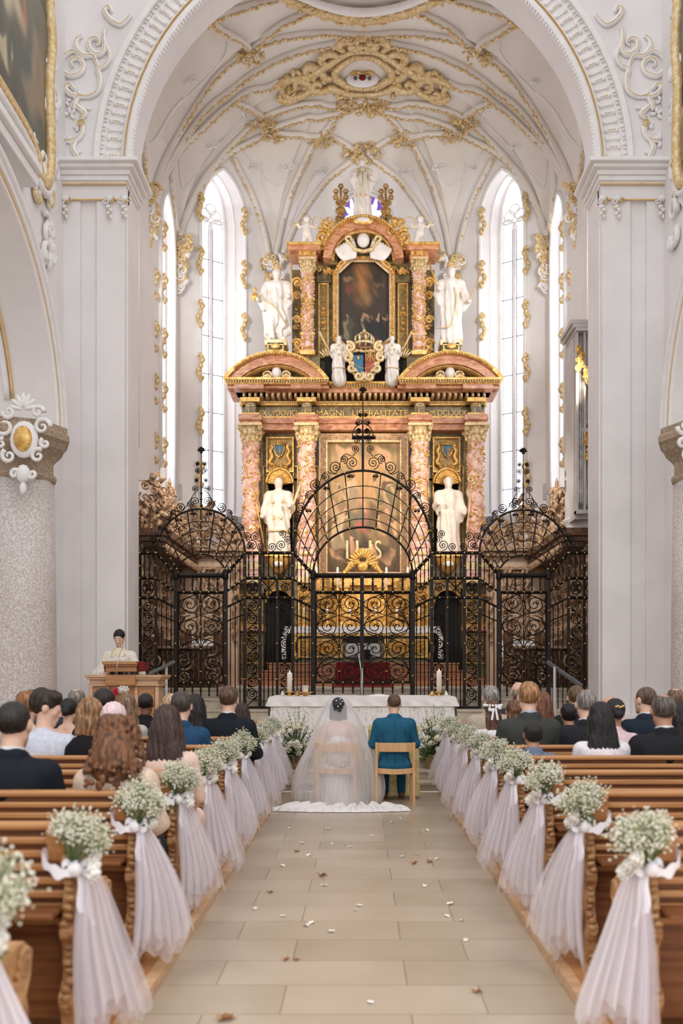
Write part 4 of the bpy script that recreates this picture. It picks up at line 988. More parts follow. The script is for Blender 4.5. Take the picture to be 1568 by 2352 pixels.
# segmental pediments
def arcband(mb, cx, cy, r0, r1, a0, a1, dy, d, n=26):
    for i in range(n):
        t0, t1 = a0+(a1-a0)*i/n, a0+(a1-a0)*(i+1)/n
        q = [A(cx+r*math.cos(t), cy-r*math.sin(t)) for r, t in ((r0, t0), (r1, t0), (r1, t1), (r0, t1))]
        mb.prism([(p.x, p.z) for p in q], lambda x, z: (x, YF+dy, z), lambda x, z: (x, YF+dy+d, z))
for cx in (638, 2*XC-638):
    cy = 970; R_ = 145; a = math.acos(118/145.)
    for r0, r1, dy, m, nm in ((137, 145, -.6, 'gilt', 'pediment_moulding'), (118, 138, -.5, 'marble_red', 'pediment'), (112, 119, -.42, 'gilt_dark', 'pediment_moulding'), (84, 113, -.1, 'marble_green', 'tympanum')):
        b = MB(); aa_ = math.acos(min(1, 118/r1)) if r1 > 118 else .1; a2 = max(.0, math.asin(min(1, 84/r1)))
        arcband(b, cx, cy, r0, r1, a2, PI-a2, dy, .5)
        part(nm, b, m)
    b = MB(); g = MB(); b.ball(A(cx, 868, -.35), (.12, .12, .15), 12, 8); part('pediment_head', b, 'ivory')
    for s_ in (-1, 1):
        g.tube(smoothpts([A(cx+s_*x, y, -.3) for x, y in ((12, 876), (24, 872), (34, 878), (48, 884))], 5), [.05-.002*j for j in range(16)], 6)
        g.tube([A(cx+s_*20, 872, -.3)+Vector((s_*u, 0, v)) for u, v in spiral(0, 0, .12, 0, 1.5)], .03, 5)
    part('pediment_scroll', g, 'gilt_pale')
    b = MB(); b.tube(smoothpts([A(cx+x, y, -.2) for x, y in ((-46, 886), (-30, 874), (0, 868), (30, 874), (46, 886))], 6), .06, 6); part('pediment_cloud', b, 'ivory')
    g = MB(); 
    for i in range(34): t = a2+(PI-2*a2)*(i+.5)/34; g.ball(A(cx+140*math.cos(t), cy-140*math.sin(t), -.62), (.04, .03, .035), 5, 4)
    for i in range(40): t = a2+(PI-2*a2)*(i+.5)/40; g.ball(A(cx+115*math.cos(t), cy-115*math.sin(t), -.45), (.025, .03, .025), 5, 4)
    part('pediment_beading', g, 'gilt')
    b = MB(); abox(b, cx-22, 812, cx+22, 830, -.55, .5); part('statue_plinth', b, 'marble_green', .01); b = MB(); abox(b, cx-25, 800, cx+25, 813, -.6, .55); part('statue_plinth', b, 'gilt_pale', .01); b = MB(); b.ball(A(cx, 816, -.62), (.12, .03, .07), 10, 5); frame(b, cx-18, 808, cx+18, 826, 2.5, -.6, .04); part('plinth_cartouche', b, 'gilt')
# upper storey
b = MB(); abox(b, 668, 605, 2*XC-668, 890, .35, .5); abox(b, 690, 820, 735, 890, -.1, .5); abox(b, 2*XC-735, 820, 2*XC-690, 890, -.1, .5); arcband(b, XC, 605, 60, 80, 0, PI, .05, .6); arcband(b, XC, 605, 0.1, 62, 0, PI, .35, .4); part('upper_body', b, 'marble_green')
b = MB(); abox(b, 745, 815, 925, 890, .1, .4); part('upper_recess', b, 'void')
for px in (707, 2*XC-707):
    solomon(px, 632, 775, .15, 'twisted_column', 2.5 if px < XC else -2.5, px); capital(px, 602, 632, .13)
    b = MB(); abox(b, px-14, 775, px+14, 815, -.2, .3); b.lathe([(.15, 0), (.19, .04), (.16, .1)], (A(px, 0).x, YF-.08, A(0, 780).z), 14); part('column_pedestal', b, 'marble_pink', .006)
    b = MB(); abox(b, px-17, 812, px+17, 822, -.25, .4); abox(b, px-17, 772, px+17, 777, -.24, .34); orn(b, px-12, 780, px+12, 810, 10, -.22, .06, 5); part('pedestal_moulding', b, 'gilt')
    b = MB(); abox(b, px-22, 594, px+22, 604, -.2, .5); abox(b, px-42, 578, px+30, 588, -.34, .8) if px < XC else abox(b, px-30, 578, px+42, 588, -.34, .8); part('upper_entablature', b, 'marble_red', .008)
    b = MB(); abox(b, px-46, 573, px+34, 579, -.4, .9) if px < XC else abox(b, px-34, 573, px+46, 579, -.4, .9); abox(b, px-19, 587, px+19, 596, -.25, .5); orn(b, px-16, 588, px+16, 595, 8, -.28, .05, 7); part('upper_moulding', b, 'gilt')
    b = MB(); g = MB(); cx = 742 if px < XC else 2*XC-742
    abox(b, cx-10, 645, cx+10, 812, .25, .2); part('side_panel', b, 'olive'); frame(g, cx-12, 642, cx+12, 815, 3, .2, .1); orn(g, cx-7, 700, cx+7, 750, 12, .22, .06, 8); part('panel_frame', g, 'gilt')
    g = MB(); e = -1 if px < XC else 1
    for yy, r_ in ((650, .13), (680, .1), (735, .1), (790, .13), (806, .08)): g.tube([A(px+e*24, yy, -.02)+Vector((e*u, 0, v)) for u, v in spiral(0, 0, r_, 0, 1.6)], .035, 5)
    orn(g, px+e*20, 640, px+e*28, 820, 14, -.02, .07, 11, sym=False); part('side_volute', g, 'gilt')
    b = MB(); abox(b, min(px+(1 if px < XC else -1)*20, px+(1 if px < XC else -1)*52), 590, max(px+(1 if px < XC else -1)*20, px+(1 if px < XC else -1)*52), 640, .2, .2); part('upper_wall', b, 'marble_green'); g = MB(); orn(g, min(px+(1 if px < XC else -1)*24, px+(1 if px < XC else -1)*60), 612, max(px+(1 if px < XC else -1)*24, px+(1 if px < XC else -1)*60), 622, 16, .1, .08, 31, sym=False); part('upper_garland', g, 'gilt')
a2 = .3
for r0, r1, dy, m, nm in ((91, 98, -.3, 'gilt', 'arch_moulding'), (72, 92, -.2, 'marble_red', 'arch_pediment'), (67, 73, -.1, 'gilt', 'arch_moulding')):
    b = MB(); arcband(b, XC, 605, r0, r1, a2 if r0 > 80 else .05, PI-(a2 if r0 > 80 else .05), dy, .6, 32); part(nm, b, m)
g = MB()
for i in range(40): t = a2+(PI-2*a2)*(i+.5)/40; g.ball(A(XC+94*math.cos(t), 605-94*math.sin(t), -.32), (.035, .03, .035), 5, 4)
g.ball(A(XC, 524, -.35), (.26, .06, .1), 14, 6); part('arch_beading', g, 'gilt')
b = MB(); b.ball(A(XC, 523, -.39), (.17, .04, .06), 12, 5); part('arch_cartouche', b, 'ivory')
for s_ in (-1, 1):
    g = MB(); clump(g, A(XC+s_*76, 530, -.2), 22, .17, .07, 4+s_); g.tube([A(XC+s_*92, 552, -.15)+Vector((s_*u, 0, v)) for u, v in spiral(0, 0, .2, 1, 1.8)], .05, 6); g.tube([A(XC+s_*96, 568, -.15)+Vector((s_*u, 0, v)) for u, v in spiral(0, 0, .12, 4, 1.4)], .04, 6); part('flower_finial', g, 'gilt')
    # candelabra of gold flowers beside the crowning statue
    g = MB(); bx_ = XC+s_*52
    g.tube(smoothpts([A(bx_, 505, .1), A(bx_+s_*2, 480, .1), A(bx_, 460, .1), A(bx_, 428, .1)], 5), .03, 6)
    for k, (dx, yy) in enumerate(((0, 424), (-11, 436), (11, 436), (-12, 450), (12, 450), (-6, 462), (7, 462))):
        c = A(bx_+dx, yy, .08); g.tube([A(bx_, 470, .1), A(bx_+dx*.7, yy+10, .1), c], .014, 5); 
        for q in range(6): g.ball(c+Vector((.05*math.cos(q*PI/3), 0, .05*math.sin(q*PI/3))), (.03, .025, .03), 5, 4)
    g.ball(A(bx_, 482, .05), (.13, .1, .1), 10, 6); g.tube([A(bx_, 500, .05)+Vector((u, 0, v)) for u, v in spiral(0, 0, .14, 0, 1.5, s_)], .035, 6); part('flower_candelabrum', g, 'gilt_dark')
# winged head over the upper painting
b = MB(); b.ball(A(XC, 566, -.3), (.15, .13, .17), 14, 9); part('cherub_head', b, 'ivory')
b = MB(); g = MB()
for s_ in (-1, 1):
    for k in range(7): t = k/6; b.ball(A(XC+s_*(22+30*t), 580+14*t, -.22), (.075, .04, .26-.06*t), 8, 6, Matrix.Rotation(s_*(.15+.5*t), 3, 'Y'))
    g.tube(smoothpts([A(XC+s_*x, y, -.28) for x, y in ((14, 588), (30, 572), (40, 560), (30, 556), (26, 566))], 5), .035, 6)
g.tube(smoothpts([A(XC+x, y, -.28) for x, y in ((-22, 584), (0, 590), (22, 584))], 5), .05, 6)
part('cherub_wing', b, 'ivory'); part('wing_gilding', g, 'gilt_pale')
# niche shells, shields over the niches, consoles
for cx in (640, 2*XC-640):
    g = MB(); b = MB(); c = A(cx, 1106, .3)
    for i in range(15):
        a = PI*(i+.5)/15; g.tube([c+Vector((.03*math.cos(a), .1, .03*math.sin(a))), c+Vector((.29*math.cos(a), -.08, .33*math.sin(a)))], [.012, .038], 5)
    g.tube([c+Vector((.33*math.cos(PI*i/16), -.1, .36*math.sin(PI*i/16))) for i in range(17)], .03, 6); part('niche_shell', g, 'gilt')
    g = MB(); frame(g, cx-32, 996, cx+32, 1078, 3, .3, .1); part('panel_frame', g, 'gilt'); b = MB(); abox(b, cx-29, 999, cx+29, 1075, .38, .1); part('crest_panel', b, 'olive')
    g = MB(); sh = [(cx-13, 1017), (cx+13, 1017), (cx+13, 1034), (cx+7, 1046), (cx, 1051), (cx-7, 1046), (cx-13, 1034)]
    g.pprism(sh, YF+.3, .08); part('shield_rim', g, 'gilt'); b = MB(); sb = [(cx+(x-cx)*.75, 1033+(y-1033)*.75) for x, y in sh]; b.pprism(sb, YF+.26, .1)
    if 'blue' not in M: M['blue'] = mat('heraldic_blue', (40, 92, 122), (60, 116, 146), .5); M['hred'] = mat('heraldic_red', (150, 66, 50), (170, 84, 62), .5)
    part('shield_field', b, 'blue'); g = MB()
    if cx > XC:
        for k in range(2): g.tube([A(cx+3+4*k, 1022, .24), A(cx+3+4*k, 1042, .24)], .014, 4)
    else: g.tube([A(cx-6, 1032, .24), A(cx+6, 1032, .24)], .012, 4); g.tube([A(cx, 1022, .24), A(cx, 1044, .24)], .012, 4)
    for k in range(5): g.ball(A(cx-10+5*k, 1008, .24), (.02, .03, .05), 5, 4)
    g.tube([A(cx-13, 1014, .24), A(cx+13, 1014, .24)], .025, 5)
    for s_ in (-1, 1): g.tube(smoothpts([A(cx+s_*x, y, .25) for x, y in ((16, 1020), (22, 1030), (18, 1042), (24, 1056), (16, 1062))], 5), .045, 6); g.ball(A(cx+s_*19, 1018, .25), .05, 6, 5)
    orn(g, cx-22, 1058, cx+22, 1070, 8, .28, .06, 5); part('crest_supporters', g, 'gilt')
    b = MB(); abox(b, cx-30, 1272, cx+30, 1280, -.25, .6); b.lathe([(.03, -.42), (.12, -.34), (.24, -.2), (.3, -.05), (.31, 0)], (A(cx, 0).x, YF+.05, A(0, 1280).z), 14); part('statue_console', b, 'gilt', .0)
    b = MB(); b.ball(A(cx, 1298, -.26), (.13, .03, .07), 10, 5); part('console_plaque', b, 'ivory')
# panel mouldings beside the columns, cornice blocks
g = MB()
for x0, x1 in ((600, 610), (670, 682), (720, 730)):
    for s in (0, 1):
        f = (lambda x: x) if not s else (lambda x: 2*XC-x); q0, q1 = sorted((f(x0), f(x1))); frame(g, q0, 1062, q1, 1260, 2, .36, .06)
part('pilaster_moulding', g, 'gilt')

# ---- big altarpiece and the upper octagonal painting
t = thing('altarpiece_painting', 'large warm-toned altarpiece painting of robed figures and clouds, in carved pink and gold frame', 'painting', (AX, YF+.35, A(0, 1320).z))
flesh = (206, 160, 122); bl = [(.5, .97, .5, .06, 0, (120, 100, 66), .4), (.5, .70, .26, .26, 0, (196, 152, 100), .6), (.25, .92, .16, .03, .5, flesh, .3), (.78, .9, .1, .035, -.6, flesh, .3), (.85, .84, .12, .02, -.3, flesh, .3),
   (.5, .42, .12, .12, 0, (178, 104, 86), .15), (.5, .53, .055, .045, 0, flesh, .2), (.38, .44, .12, .05, .8, (122, 114, 86), .4), (.62, .42, .1, .07, -.6, (112, 92, 60), .4), (.15, .66, .1, .04, .3, (176, 150, 110), .3), (.88, .64, .1, .05, -.3, (124, 114, 74), .3),
   (.2, .36, .08, .11, .2, (200, 176, 140), .25), (.22, .46, .05, .035, 0, flesh, .2), (.3, .3, .08, .08, 0, (70, 84, 66), .4), (.8, .36, .08, .11, -.2, (150, 118, 76), .3), (.8, .46, .05, .035, 0, flesh, .2), (.12, .14, .1, .045, .7, flesh, .25), (.2, .1, .08, .03, .2, flesh, .3), (.86, .16, .06, .06, -.5, flesh, .25), (.8, .1, .07, .03, .2, flesh, .3), (.08, .5, .06, .05, .2, (190, 150, 116), .3), (.93, .5, .06, .05, .2, (170, 140, 100), .3), (.5, .16, .3, .08, 0, (66, 52, 34), .5)]
figs = []
for (x_, y_, c_) in ((.12, .30, (196, 170, 130)), (.27, .34, (150, 120, 80)), (.73, .33, (180, 146, 98)), (.88, .29, (134, 108, 74)), (.18, .58, (186, 150, 104)), (.34, .64, (206, 176, 136)), (.67, .63, (160, 140, 96)), (.84, .57, (198, 158, 118)), (.36, .16, (200, 150, 116)), (.66, .15, (206, 158, 122))): figs += [(x_, y_, .06, .075, .2, c_, .12), (x_+.02, y_-.05, .075, .05, .5, tuple(int(q*.8) for q in c_), .15), (x_-.01, y_+.085, .026, .022, 0, (214, 170, 134), .15), (x_-.01, y_+.1, .03, .014, 0, (112, 78, 50), .2)]
bl = rblobs(9, 34, [(176, 144, 94), (150, 126, 80), (206, 168, 120), (128, 108, 68), (214, 182, 140)], .3, .9, (.04, .1), (.02, .06))+bl+figs
paint_canvas('canvas', 1.8, 3.2, ((96, 76, 48), (186, 154, 104)), bl, lambda u, v: A(750+(920-750)*u, 1312-(1312-1008)*v, .46), t, 2)
b = MB(); frame(b, 733, 990, 937, 1326, 16, .34, .2); put(b.build('frame', M['marble_pink']), t)
g = MB(); frame(g, 731, 988, 939, 1328, 3, .3, .1); frame(g, 747, 1004, 923, 1316, 3.5, .3, .15)
rr = random.Random(3)
for i in range(46):
    for s_ in (-1, 1): g.tube([A(XC+1+s_*95, 1000+7*i, .32)+Vector((s_*u, 0, v)) for u, v in spiral(0, 0, .055, i, 1.1, s_ if i % 2 else -s_, 8)], .014, 4)
for i in range(26): g.tube([A(744+7.2*i, 998, .32)+Vector((u, 0, v)) for u, v in spiral(0, 0, .05, i, 1.1, 1 if i % 2 else -1, 8)], .014, 4)
put(g.build('frame_gilding', M['gilt_pale']), t)
t2 = thing('upper_painting', 'dark octagonal painting with black-robed figures under an orange glow, in gilt frame', 'painting', (AX, YF+.2, A(0, 812).z))
dk = (38, 32, 26)
bl = [(.45, .8, .14, .22, .1, (158, 102, 52), .6), (.55, .62, .14, .08, -.4, (128, 98, 54), .5), (.2, .72, .1, .06, .6, (110, 62, 44), .4), (.18, .82, .08, .03, .3, (130, 96, 66), .3), (.75, .78, .09, .05, -.6, (138, 104, 66), .3), (.75, .84, .1, .08, 0, (52, 42, 32), .4),
  (.14, .24, .07, .12, 0, (118, 108, 78), .2), (.16, .4, .035, .03, 0, (160, 116, 86), .2), (.22, .3, .05, .12, .1, (70, 62, 48), .2), (.5, .26, .05, .1, 0, (120, 108, 88), .2), (.5, .4, .03, .03, 0, (150, 110, 82), .2), (.42, .25, .05, .14, 0, dk, .2), (.62, .25, .06, .14, 0, (26, 24, 22), .2), (.64, .4, .03, .025, 0, (150, 110, 82), .2), (.82, .24, .12, .16, 0, (22, 20, 20), .2), (.8, .4, .03, .028, 0, (160, 120, 90), .2), (.92, .38, .03, .025, 0, (150, 112, 84), .2), (.5, .03, .6, .06, 0, (112, 44, 36), .3)]
def octm(u, v): return not (min(u, 1-u)/.24+min(v, 1-v)/.14 < 1)
paint_canvas('canvas', 1.2, 2.1, ((44, 36, 28), (70, 54, 36)), bl, lambda u, v: A(778+(894-778)*u, 806-(806-600)*v, .12), t2, 5, mask=octm)
oc = lambda e: [(806-e*.5, 598-e), (862+e*.5, 598-e), (897+e, 628-e*.5), (897+e, 776+e*.5), (862+e*.5, 808+e), (806-e*.5, 808+e), (774-e, 776+e*.5), (774-e, 628-e*.5)]
for e, r_, m, nm, dy in ((2, .03, 'gilt_pale', 'frame', 0), (6, .055, 'marble_red', 'frame_moulding', .05), (10, .035, 'gilt', 'frame_border', -.0)):
    g = MB(); P8 = [A(x, y, dy) for x, y in oc(e-3)]; pts = []
    for i in range(8):
        for k in range(6): pts.append(P8[i].lerp(P8[(i+1) % 8], k/6))
    g.tube(pts, r_, 4, closed=True); 
    if nm == 'frame_border':
        for p in smoothpts([A(x, y, -.02) for x, y in oc(3)], 10, True): g.ball(p, (.035, .03, .035), 5, 4)
    put(g.build(nm, M[m]), t2)

# ---- statues: carved figures with draped robes
def sub(o, mb, name, m):
    for q in split_build(mb, name, M[m], None, 0, .03): q.parent = o
def statue(name, label, cx, ytop, ybot, dy, robe=(246, 242, 236), kind='robe', arms=((-.2, -.12, .52), (.2, -.12, .55)), m='ivory', lean=0, beard=False, wings=False, tilt=0, hh=.008, drape=0):
    """unit figure 1 high, facing the nave; arms = hand targets"""
    hgt = A(0, ytop).z-A(0, ybot).z; base = A(cx, ybot, dy)
    if kind == 'robe':
        pr = [('c', (0, 0, .03), (lean*.5, 0, .5), .13, .105), ('c', (-.05, -.02, .05), (-.05, 0, .45), .09, .09), ('c', (.06, .0, .05), (.04, 0, .45), .085, .09), ('c', (lean*.5, 0, .5), (lean, 0, .73), .105, .11),
              ('c', (lean-.11, 0, .76), (lean+.11, 0, .76), .06, .06), ('c', (lean, 0, .8), (lean, -.01, .87), .035, .035), ('e', (lean+tilt, -.02, .915), (.054, .062, .075), None)]
    else:
        pr = [('c', (-.05, -.03, .03), (-.055, -.02, .27), .035, .05), ('c', (.09, .02, .03), (.06, -.01, .27), .035, .05), ('c', (-.055, -.02, .27), (-.04, 0, .48), .055, .08), ('c', (.06, -.01, .27), (.04, 0, .48), .055, .08),
              ('c', (0, 0, .48), (lean, 0, .72), .1, .11), ('c', (lean-.11, 0, .76), (lean+.11, 0, .76), .058, .058), ('c', (lean, 0, .8), (lean, -.01, .87), .035, .035), ('e', (lean+tilt, -.02, .915), (.054, .062, .075), None),
              ('c', (-.05, -.03, .02), (-.06, -.09, .015), .028, .02), ('c', (.09, .02, .02), (.11, -.05, .015), .028, .02)]
        # cloak
        pr += [('c', (-.12, .06, .12), (-.1, .05, .7), .06, .07), ('c', (.13, .06, .16), (.1, .05, .7), .07, .07), ('c', (0, .08, .12), (0, .07, .7), .08, .08), ('c', (-.13, -.06, .5), (.13, -.02, .3), .05, .06), ('c', (.0, -.08, .42), (.1, -.03, .2), .06, .04)]
    for sg, (hx, hy, hz) in zip((-1, 1), arms):
        sh = (lean+sg*.14, 0, .75); el = ((sh[0]+hx)/2+sg*.015, (hy)/2+.03, (sh[2]+hz)/2-.08)
        pr += [('c', sh, el, .052, .046), ('c', el, (hx, hy, hz), .046, .026), ('e', (hx, hy-.01, hz), (.025, .022, .03), None)]
        pr += [('c', (el[0], el[1], el[2]), (el[0]*.9, el[1], el[2]-.12), .05, .02)]
        for f in range(4): pr.append(('c', (hx-.012+.008*f, hy-.02, hz), (hx-.014+.009*f, hy-.04, hz-.015), .006, .005))
    if beard: pr += [('c', (lean+tilt, -.06, .885), (lean+tilt, -.07, .82), .035, .015)]
    pr += [('e', (lean+tilt, -.075, .91), (.009, .014, .016), None)]
    rs = random.Random(int(cx)); f1, f2 = rs.uniform(7, 10), rs.uniform(0, 6)
    V, Q = sdf_mesh(pr, hh, .03, disp=lambda X, Y, Z: .010*np.sin(np.arctan2(Y, X)*f1+Z*6+f2)*np.clip((.78-Z)*3, 0, 1)+.006*np.sin(X*60+Z*22+Y*30)*np.clip((.82-Z)*4, 0, 1))
    V = V*hgt+np.array(base); me = np_mesh(name, V, Q, 1); me.materials.append(M[m])
    o = bpy.data.objects.new(name, me); COL.objects.link(o); tag(o, label, 'statue')
    L = lambda x, y, z: base+Vector((x, y, z))*hgt
    g = MB()
    if wings:
        for sg in (-1, 1):
            for k in range(6): g.ball(L(sg*(.12+.05*k), .09, .74-.02*k), (.02*hgt, .015*hgt, (.12-.006*k)*hgt), 6, 5, Matrix.Rotation(sg*(-.3+.22*k), 3, 'Y'))
        sub(o, g, 'wing', 'gilt_pale'); g = MB()
    h_ = MB(); rs = random.Random(4)      # hair curls
    for k in range(26):
        a = rs.uniform(0, 2*PI); e_ = rs.uniform(-.2, 1.4); rx = .05*hgt
        p = L(lean+tilt, -.012, .92)+Vector((rx*math.cos(a)*math.cos(e_), rx*1.1*abs(math.sin(a))*math.cos(e_), rx*1.2*math.sin(e_))); h_.ball(p, .016*hgt, 6, 4)
    q = h_.build('hair', M[m]); q.parent = o
    return o, L, hgt
def sub(o, mb, name, m):
    for q in split_build(mb, name, M[m], None, 0, .03): q.parent = o
# crowned kings on the pediments
def crown(mb, c, r, k=7):
    mb.tube([c+Vector((r*math.cos(2*PI*i/14), r*math.sin(2*PI*i/14), 0)) for i in range(14)], r*.16, 5, closed=True)
    for i in range(k): a = 2*PI*i/k; mb.ball(c+Vector((r*math.cos(a), r*math.sin(a), r*.5)), (r*.15, r*.15, r*.38), 5, 4)
    for i in range(3): a = PI*i/3; mb.tube([c+Vector((r*math.cos(a)*math.cos(b), r*math.sin(a)*math.cos(b), r*.5+r*.8*math.sin(b))) for b in [PI*j/8 for j in range(9)]], r*.07, 4)
    mb.ball(c+Vector((0, 0, r*1.5)), r*.16, 6, 4)
o, L, hg = statue('king_statue', 'white crowned king statue holding a golden orb, above the left pediment', 637, 634, 800, -.45, kind='cloak', arms=((-.24, -.16, .5), (.19, -.12, .56)), beard=True, lean=.02)
g = MB(); crown(g, L(.02, -.02, .975), .058*hg); g.ball(L(-.26, -.17, .53), .055*hg, 12, 8); g.tube([L(-.26, -.17, .58), L(-.26, -.17, .66)], .012*hg, 5); g.tube([L(-.29, -.17, .63), L(-.23, -.17, .63)], .012*hg, 5); sub(o, g, 'crown_and_orb', 'gilt')
g = MB(); g.tube([L(.24, -.14, .48), L(.22, -.12, .95)], .009*hg, 5); g.ball(L(.22, -.12, .97), .02*hg, 6, 5); sub(o, g, 'sceptre', 'gilt')
g = MB(); g.tube(smoothpts([L(-.14, -.12, .5), L(-.02, -.16, .42), L(.1, -.12, .26), L(.18, -.04, .2)], 6), .01*hg, 5); sub(o, g, 'cloak_trim', 'gilt_pale')
o, L, hg = statue('king_statue', 'white crowned bearded king statue with a long thin sceptre, above the right pediment', 1031, 630, 800, -.45, kind='robe', arms=((-.17, -.14, .64), (.23, -.13, .48)), beard=True, lean=0)
g = MB(); crown(g, L(0, -.02, .975), .058*hg); sub(o, g, 'crown', 'gilt'); g = MB(); g.tube([L(.22, -.14, .44), L(.36, -.12, .82)], .008*hg, 5); sub(o, g, 'sceptre', 'gilt'); g = MB(); g.tube([L(-.17, -.15, .6), L(-.3, -.14, .98)], .014*hg, 5); sub(o, g, 'sword', 'gilt')
g = MB(); g.tube(smoothpts([L(-.2, -.1, .14), L(-.08, -.15, .13), L(0, -.12, .2), L(.06, -.13, .5), L(.03, -.14, .66)], 6), .009*hg, 5); sub(o, g, 'robe_trim', 'gilt_pale')
# saints in the niches
o, L, hg = statue('saint_statue', 'ivory saint statue in tunic with staff and palm, in the left niche', 640, 1096, 1272, -.02, arms=((-.19, -.15, .46), (.15, -.15, .6)), lean=0)
g = MB(); g.tube([L(-.16, -.16, 0), L(-.32, -.14, .9)], .009*hg, 5); g.ball(L(-.35, -.14, .89), (.05*hg, .01*hg, .012*hg), 6, 4); sub(o, g, 'staff', 'gilt')
g = MB(); g.tube([L(.17, -.16, .5), L(.25, -.15, .75), L(.34, -.13, 1.0)], [.01*hg, .02*hg, .004*hg], 5); sub(o, g, 'palm_frond', 'gilt_pale')
g = MB(); g.tube([L(.15*math.cos(2*PI*i/20), .13*math.sin(2*PI*i/20), .28) for i in range(20)], .014*hg, 5, closed=True); [g.ball(L(x, -.12, z), (.02*hg, .012*hg, .03*hg), 6, 4) for x, z in ((-.07, .66), (.07, .66), (-.05, .45), (.04, .45))]; sub(o, g, 'tunic_trim', 'gilt_pale')
o, L, hg = statue('saint_statue', 'ivory bearded monk statue in a long habit with a crozier, in the right niche', 1029, 1094, 1272, -.02, arms=((-.14, -.17, .62), (.19, -.14, .5)), beard=True)
g = MB(); g.tube([L(.2, -.14, .02), L(.28, -.14, .86)], .009*hg, 5); g.tube([L(.28+u, -.14, .93+v) for u, v in spiral(0, 0, .07, -PI/2, 1.6, 1)], .012*hg, 5); sub(o, g, 'crozier', 'gilt_pale')
# angels holding the coat of arms
for cx, e, lb in ((779, 1, 'white angel statue with gilded wings on the left of the royal shield'), (899, -1, 'white angel statue with gilded wings on the right of the royal shield')):
    o, L, hg = statue('angel_statue', lb, cx, 783, 888, -.35, arms=((-.15, -.13, .62), (.15, -.13, .6)), wings=True, hh=.011)
    g = MB(); [g.ball(L(x, -.13, z), (.022*hg, .012*hg, .03*hg), 6, 4) for x, z in ((-.05, .66), (.05, .66), (0, .55), (0, .74))]; g.tube([L(.15*math.cos(2*PI*i/20), .13*math.sin(2*PI*i/20), .27) for i in range(20)], .014*hg, 5, closed=True)
    g.tube([L(-e*.2, -.12, .6), L(-e*.42, -.1, 1.05)], [.008*hg, .03*hg], 5); sub(o, g, 'gilded_trim', 'gilt_pale')
# putti
for cx, e, lb in ((706, 1, 'small white cherub statue with a gold hoop on the left of the arched gable'), (963, -1, 'small white cherub statue with a gold hoop on the right of the arched gable')):
    hgt = A(0, 502).z-A(0, 573).z; base = A(cx, 573, -.15); 
    pr = [('c', (-.12, 0, .05), (-.08, -.02, .25), .05, .07), ('c', (-.08, -.02, .25), (-.05, 0, .42), .08, .1), ('c', (.16*e, -.02, .05), (.1*e, -.04, .25), .05, .07), ('c', (.1*e, -.04, .25), (.05*e, 0, .42), .08, .1), ('c', (0, 0, .42), (0, 0, .66), .13, .12), ('e', (0, -.02, .86), (.11, .11, .12), None),
          ('c', (-.1, 0, .68), (-.24, -.06, .58), .05, .04), ('c', (-.24, -.06, .58), (-.3, -.12, .68), .04, .03), ('c', (.1, 0, .68), (.24, -.06, .58), .05, .04), ('c', (.24, -.06, .58), (.3, -.12, .64), .04, .03), ('c', (-.12, 0, .03), (-.14, -.1, .02), .04, .03), ('c', (.16*e, 0, .03), (.18*e, -.1, .02), .04, .03)]
    V, Q = sdf_mesh(pr, .02, .04); me = np_mesh('cherub', V*hgt+np.array(base), Q, 1); me.materials.append(M['ivory']); o = bpy.data.objects.new('cherub_statue', me); COL.objects.link(o); tag(o, lb, 'statue')
    L = lambda x, y, z: base+Vector((x, y, z))*hgt
    g = MB(); g.tube([L(e*.34+.17*math.cos(2*PI*i/16), -.12, .72+.17*math.sin(2*PI*i/16)) for i in range(16)], .02*hgt, 5, closed=True); sub(o, g, 'hoop', 'gilt_pale'); g = MB(); [g.ball(L(-e*(.2+.07*k), .08, .74), (.03*hgt, .02*hgt, .12*hgt), 6, 4, Matrix.Rotation(-e*(.4+.25*k), 3, 'Y')) for k in range(4)]; sub(o, g, 'wing', 'gilt_pale')
    g = MB(); rs = random.Random(1); [g.ball(L(.1*math.cos(a), .02*math.sin(a*3), .9+.07*math.sin(a)), .035*hgt, 6, 4) for a in [PI*j/9 for j in range(10)]]; sub(o, g, 'hair', 'ivory')
# crowning bishop statue
o, L, hg = statue('bishop_statue', 'tall pale bishop statue with mitre crowning the altar under the vault', 832, 366, 506, -.05, arms=((-.12, -.16, .66), (.15, -.14, .6)), m='ivory')
g = MB(); g.prism([(-.05, .93), (.05, .93), (.06, .98), (0, 1.04), (-.06, .98)], lambda x, z: L(x, -.06, z), lambda x, z: L(x, .03, z)); g.tube(smoothpts([L(-.09, -.1, .78), L(0, -.14, .68), L(.09, -.1, .78)], 5), .014*hg, 5); g.tube([L(0, -.15, .68), L(0, -.14, .3)], .012*hg, 5); sub(o, g, 'mitre_and_pallium', 'gilt_pale')
g = MB(); g.tube([L(.14*math.cos(2*PI*i/20), .12*math.sin(2*PI*i/20), .34) for i in range(20)], .014*hg, 5, closed=True); sub(o, g, 'vestment_band', 'gilt_pale')
g = MB(); g.bx(L(.2, -.15, .6), (.1*hg, .06*hg, .14*hg)); sub(o, g, 'book', 'ivory')
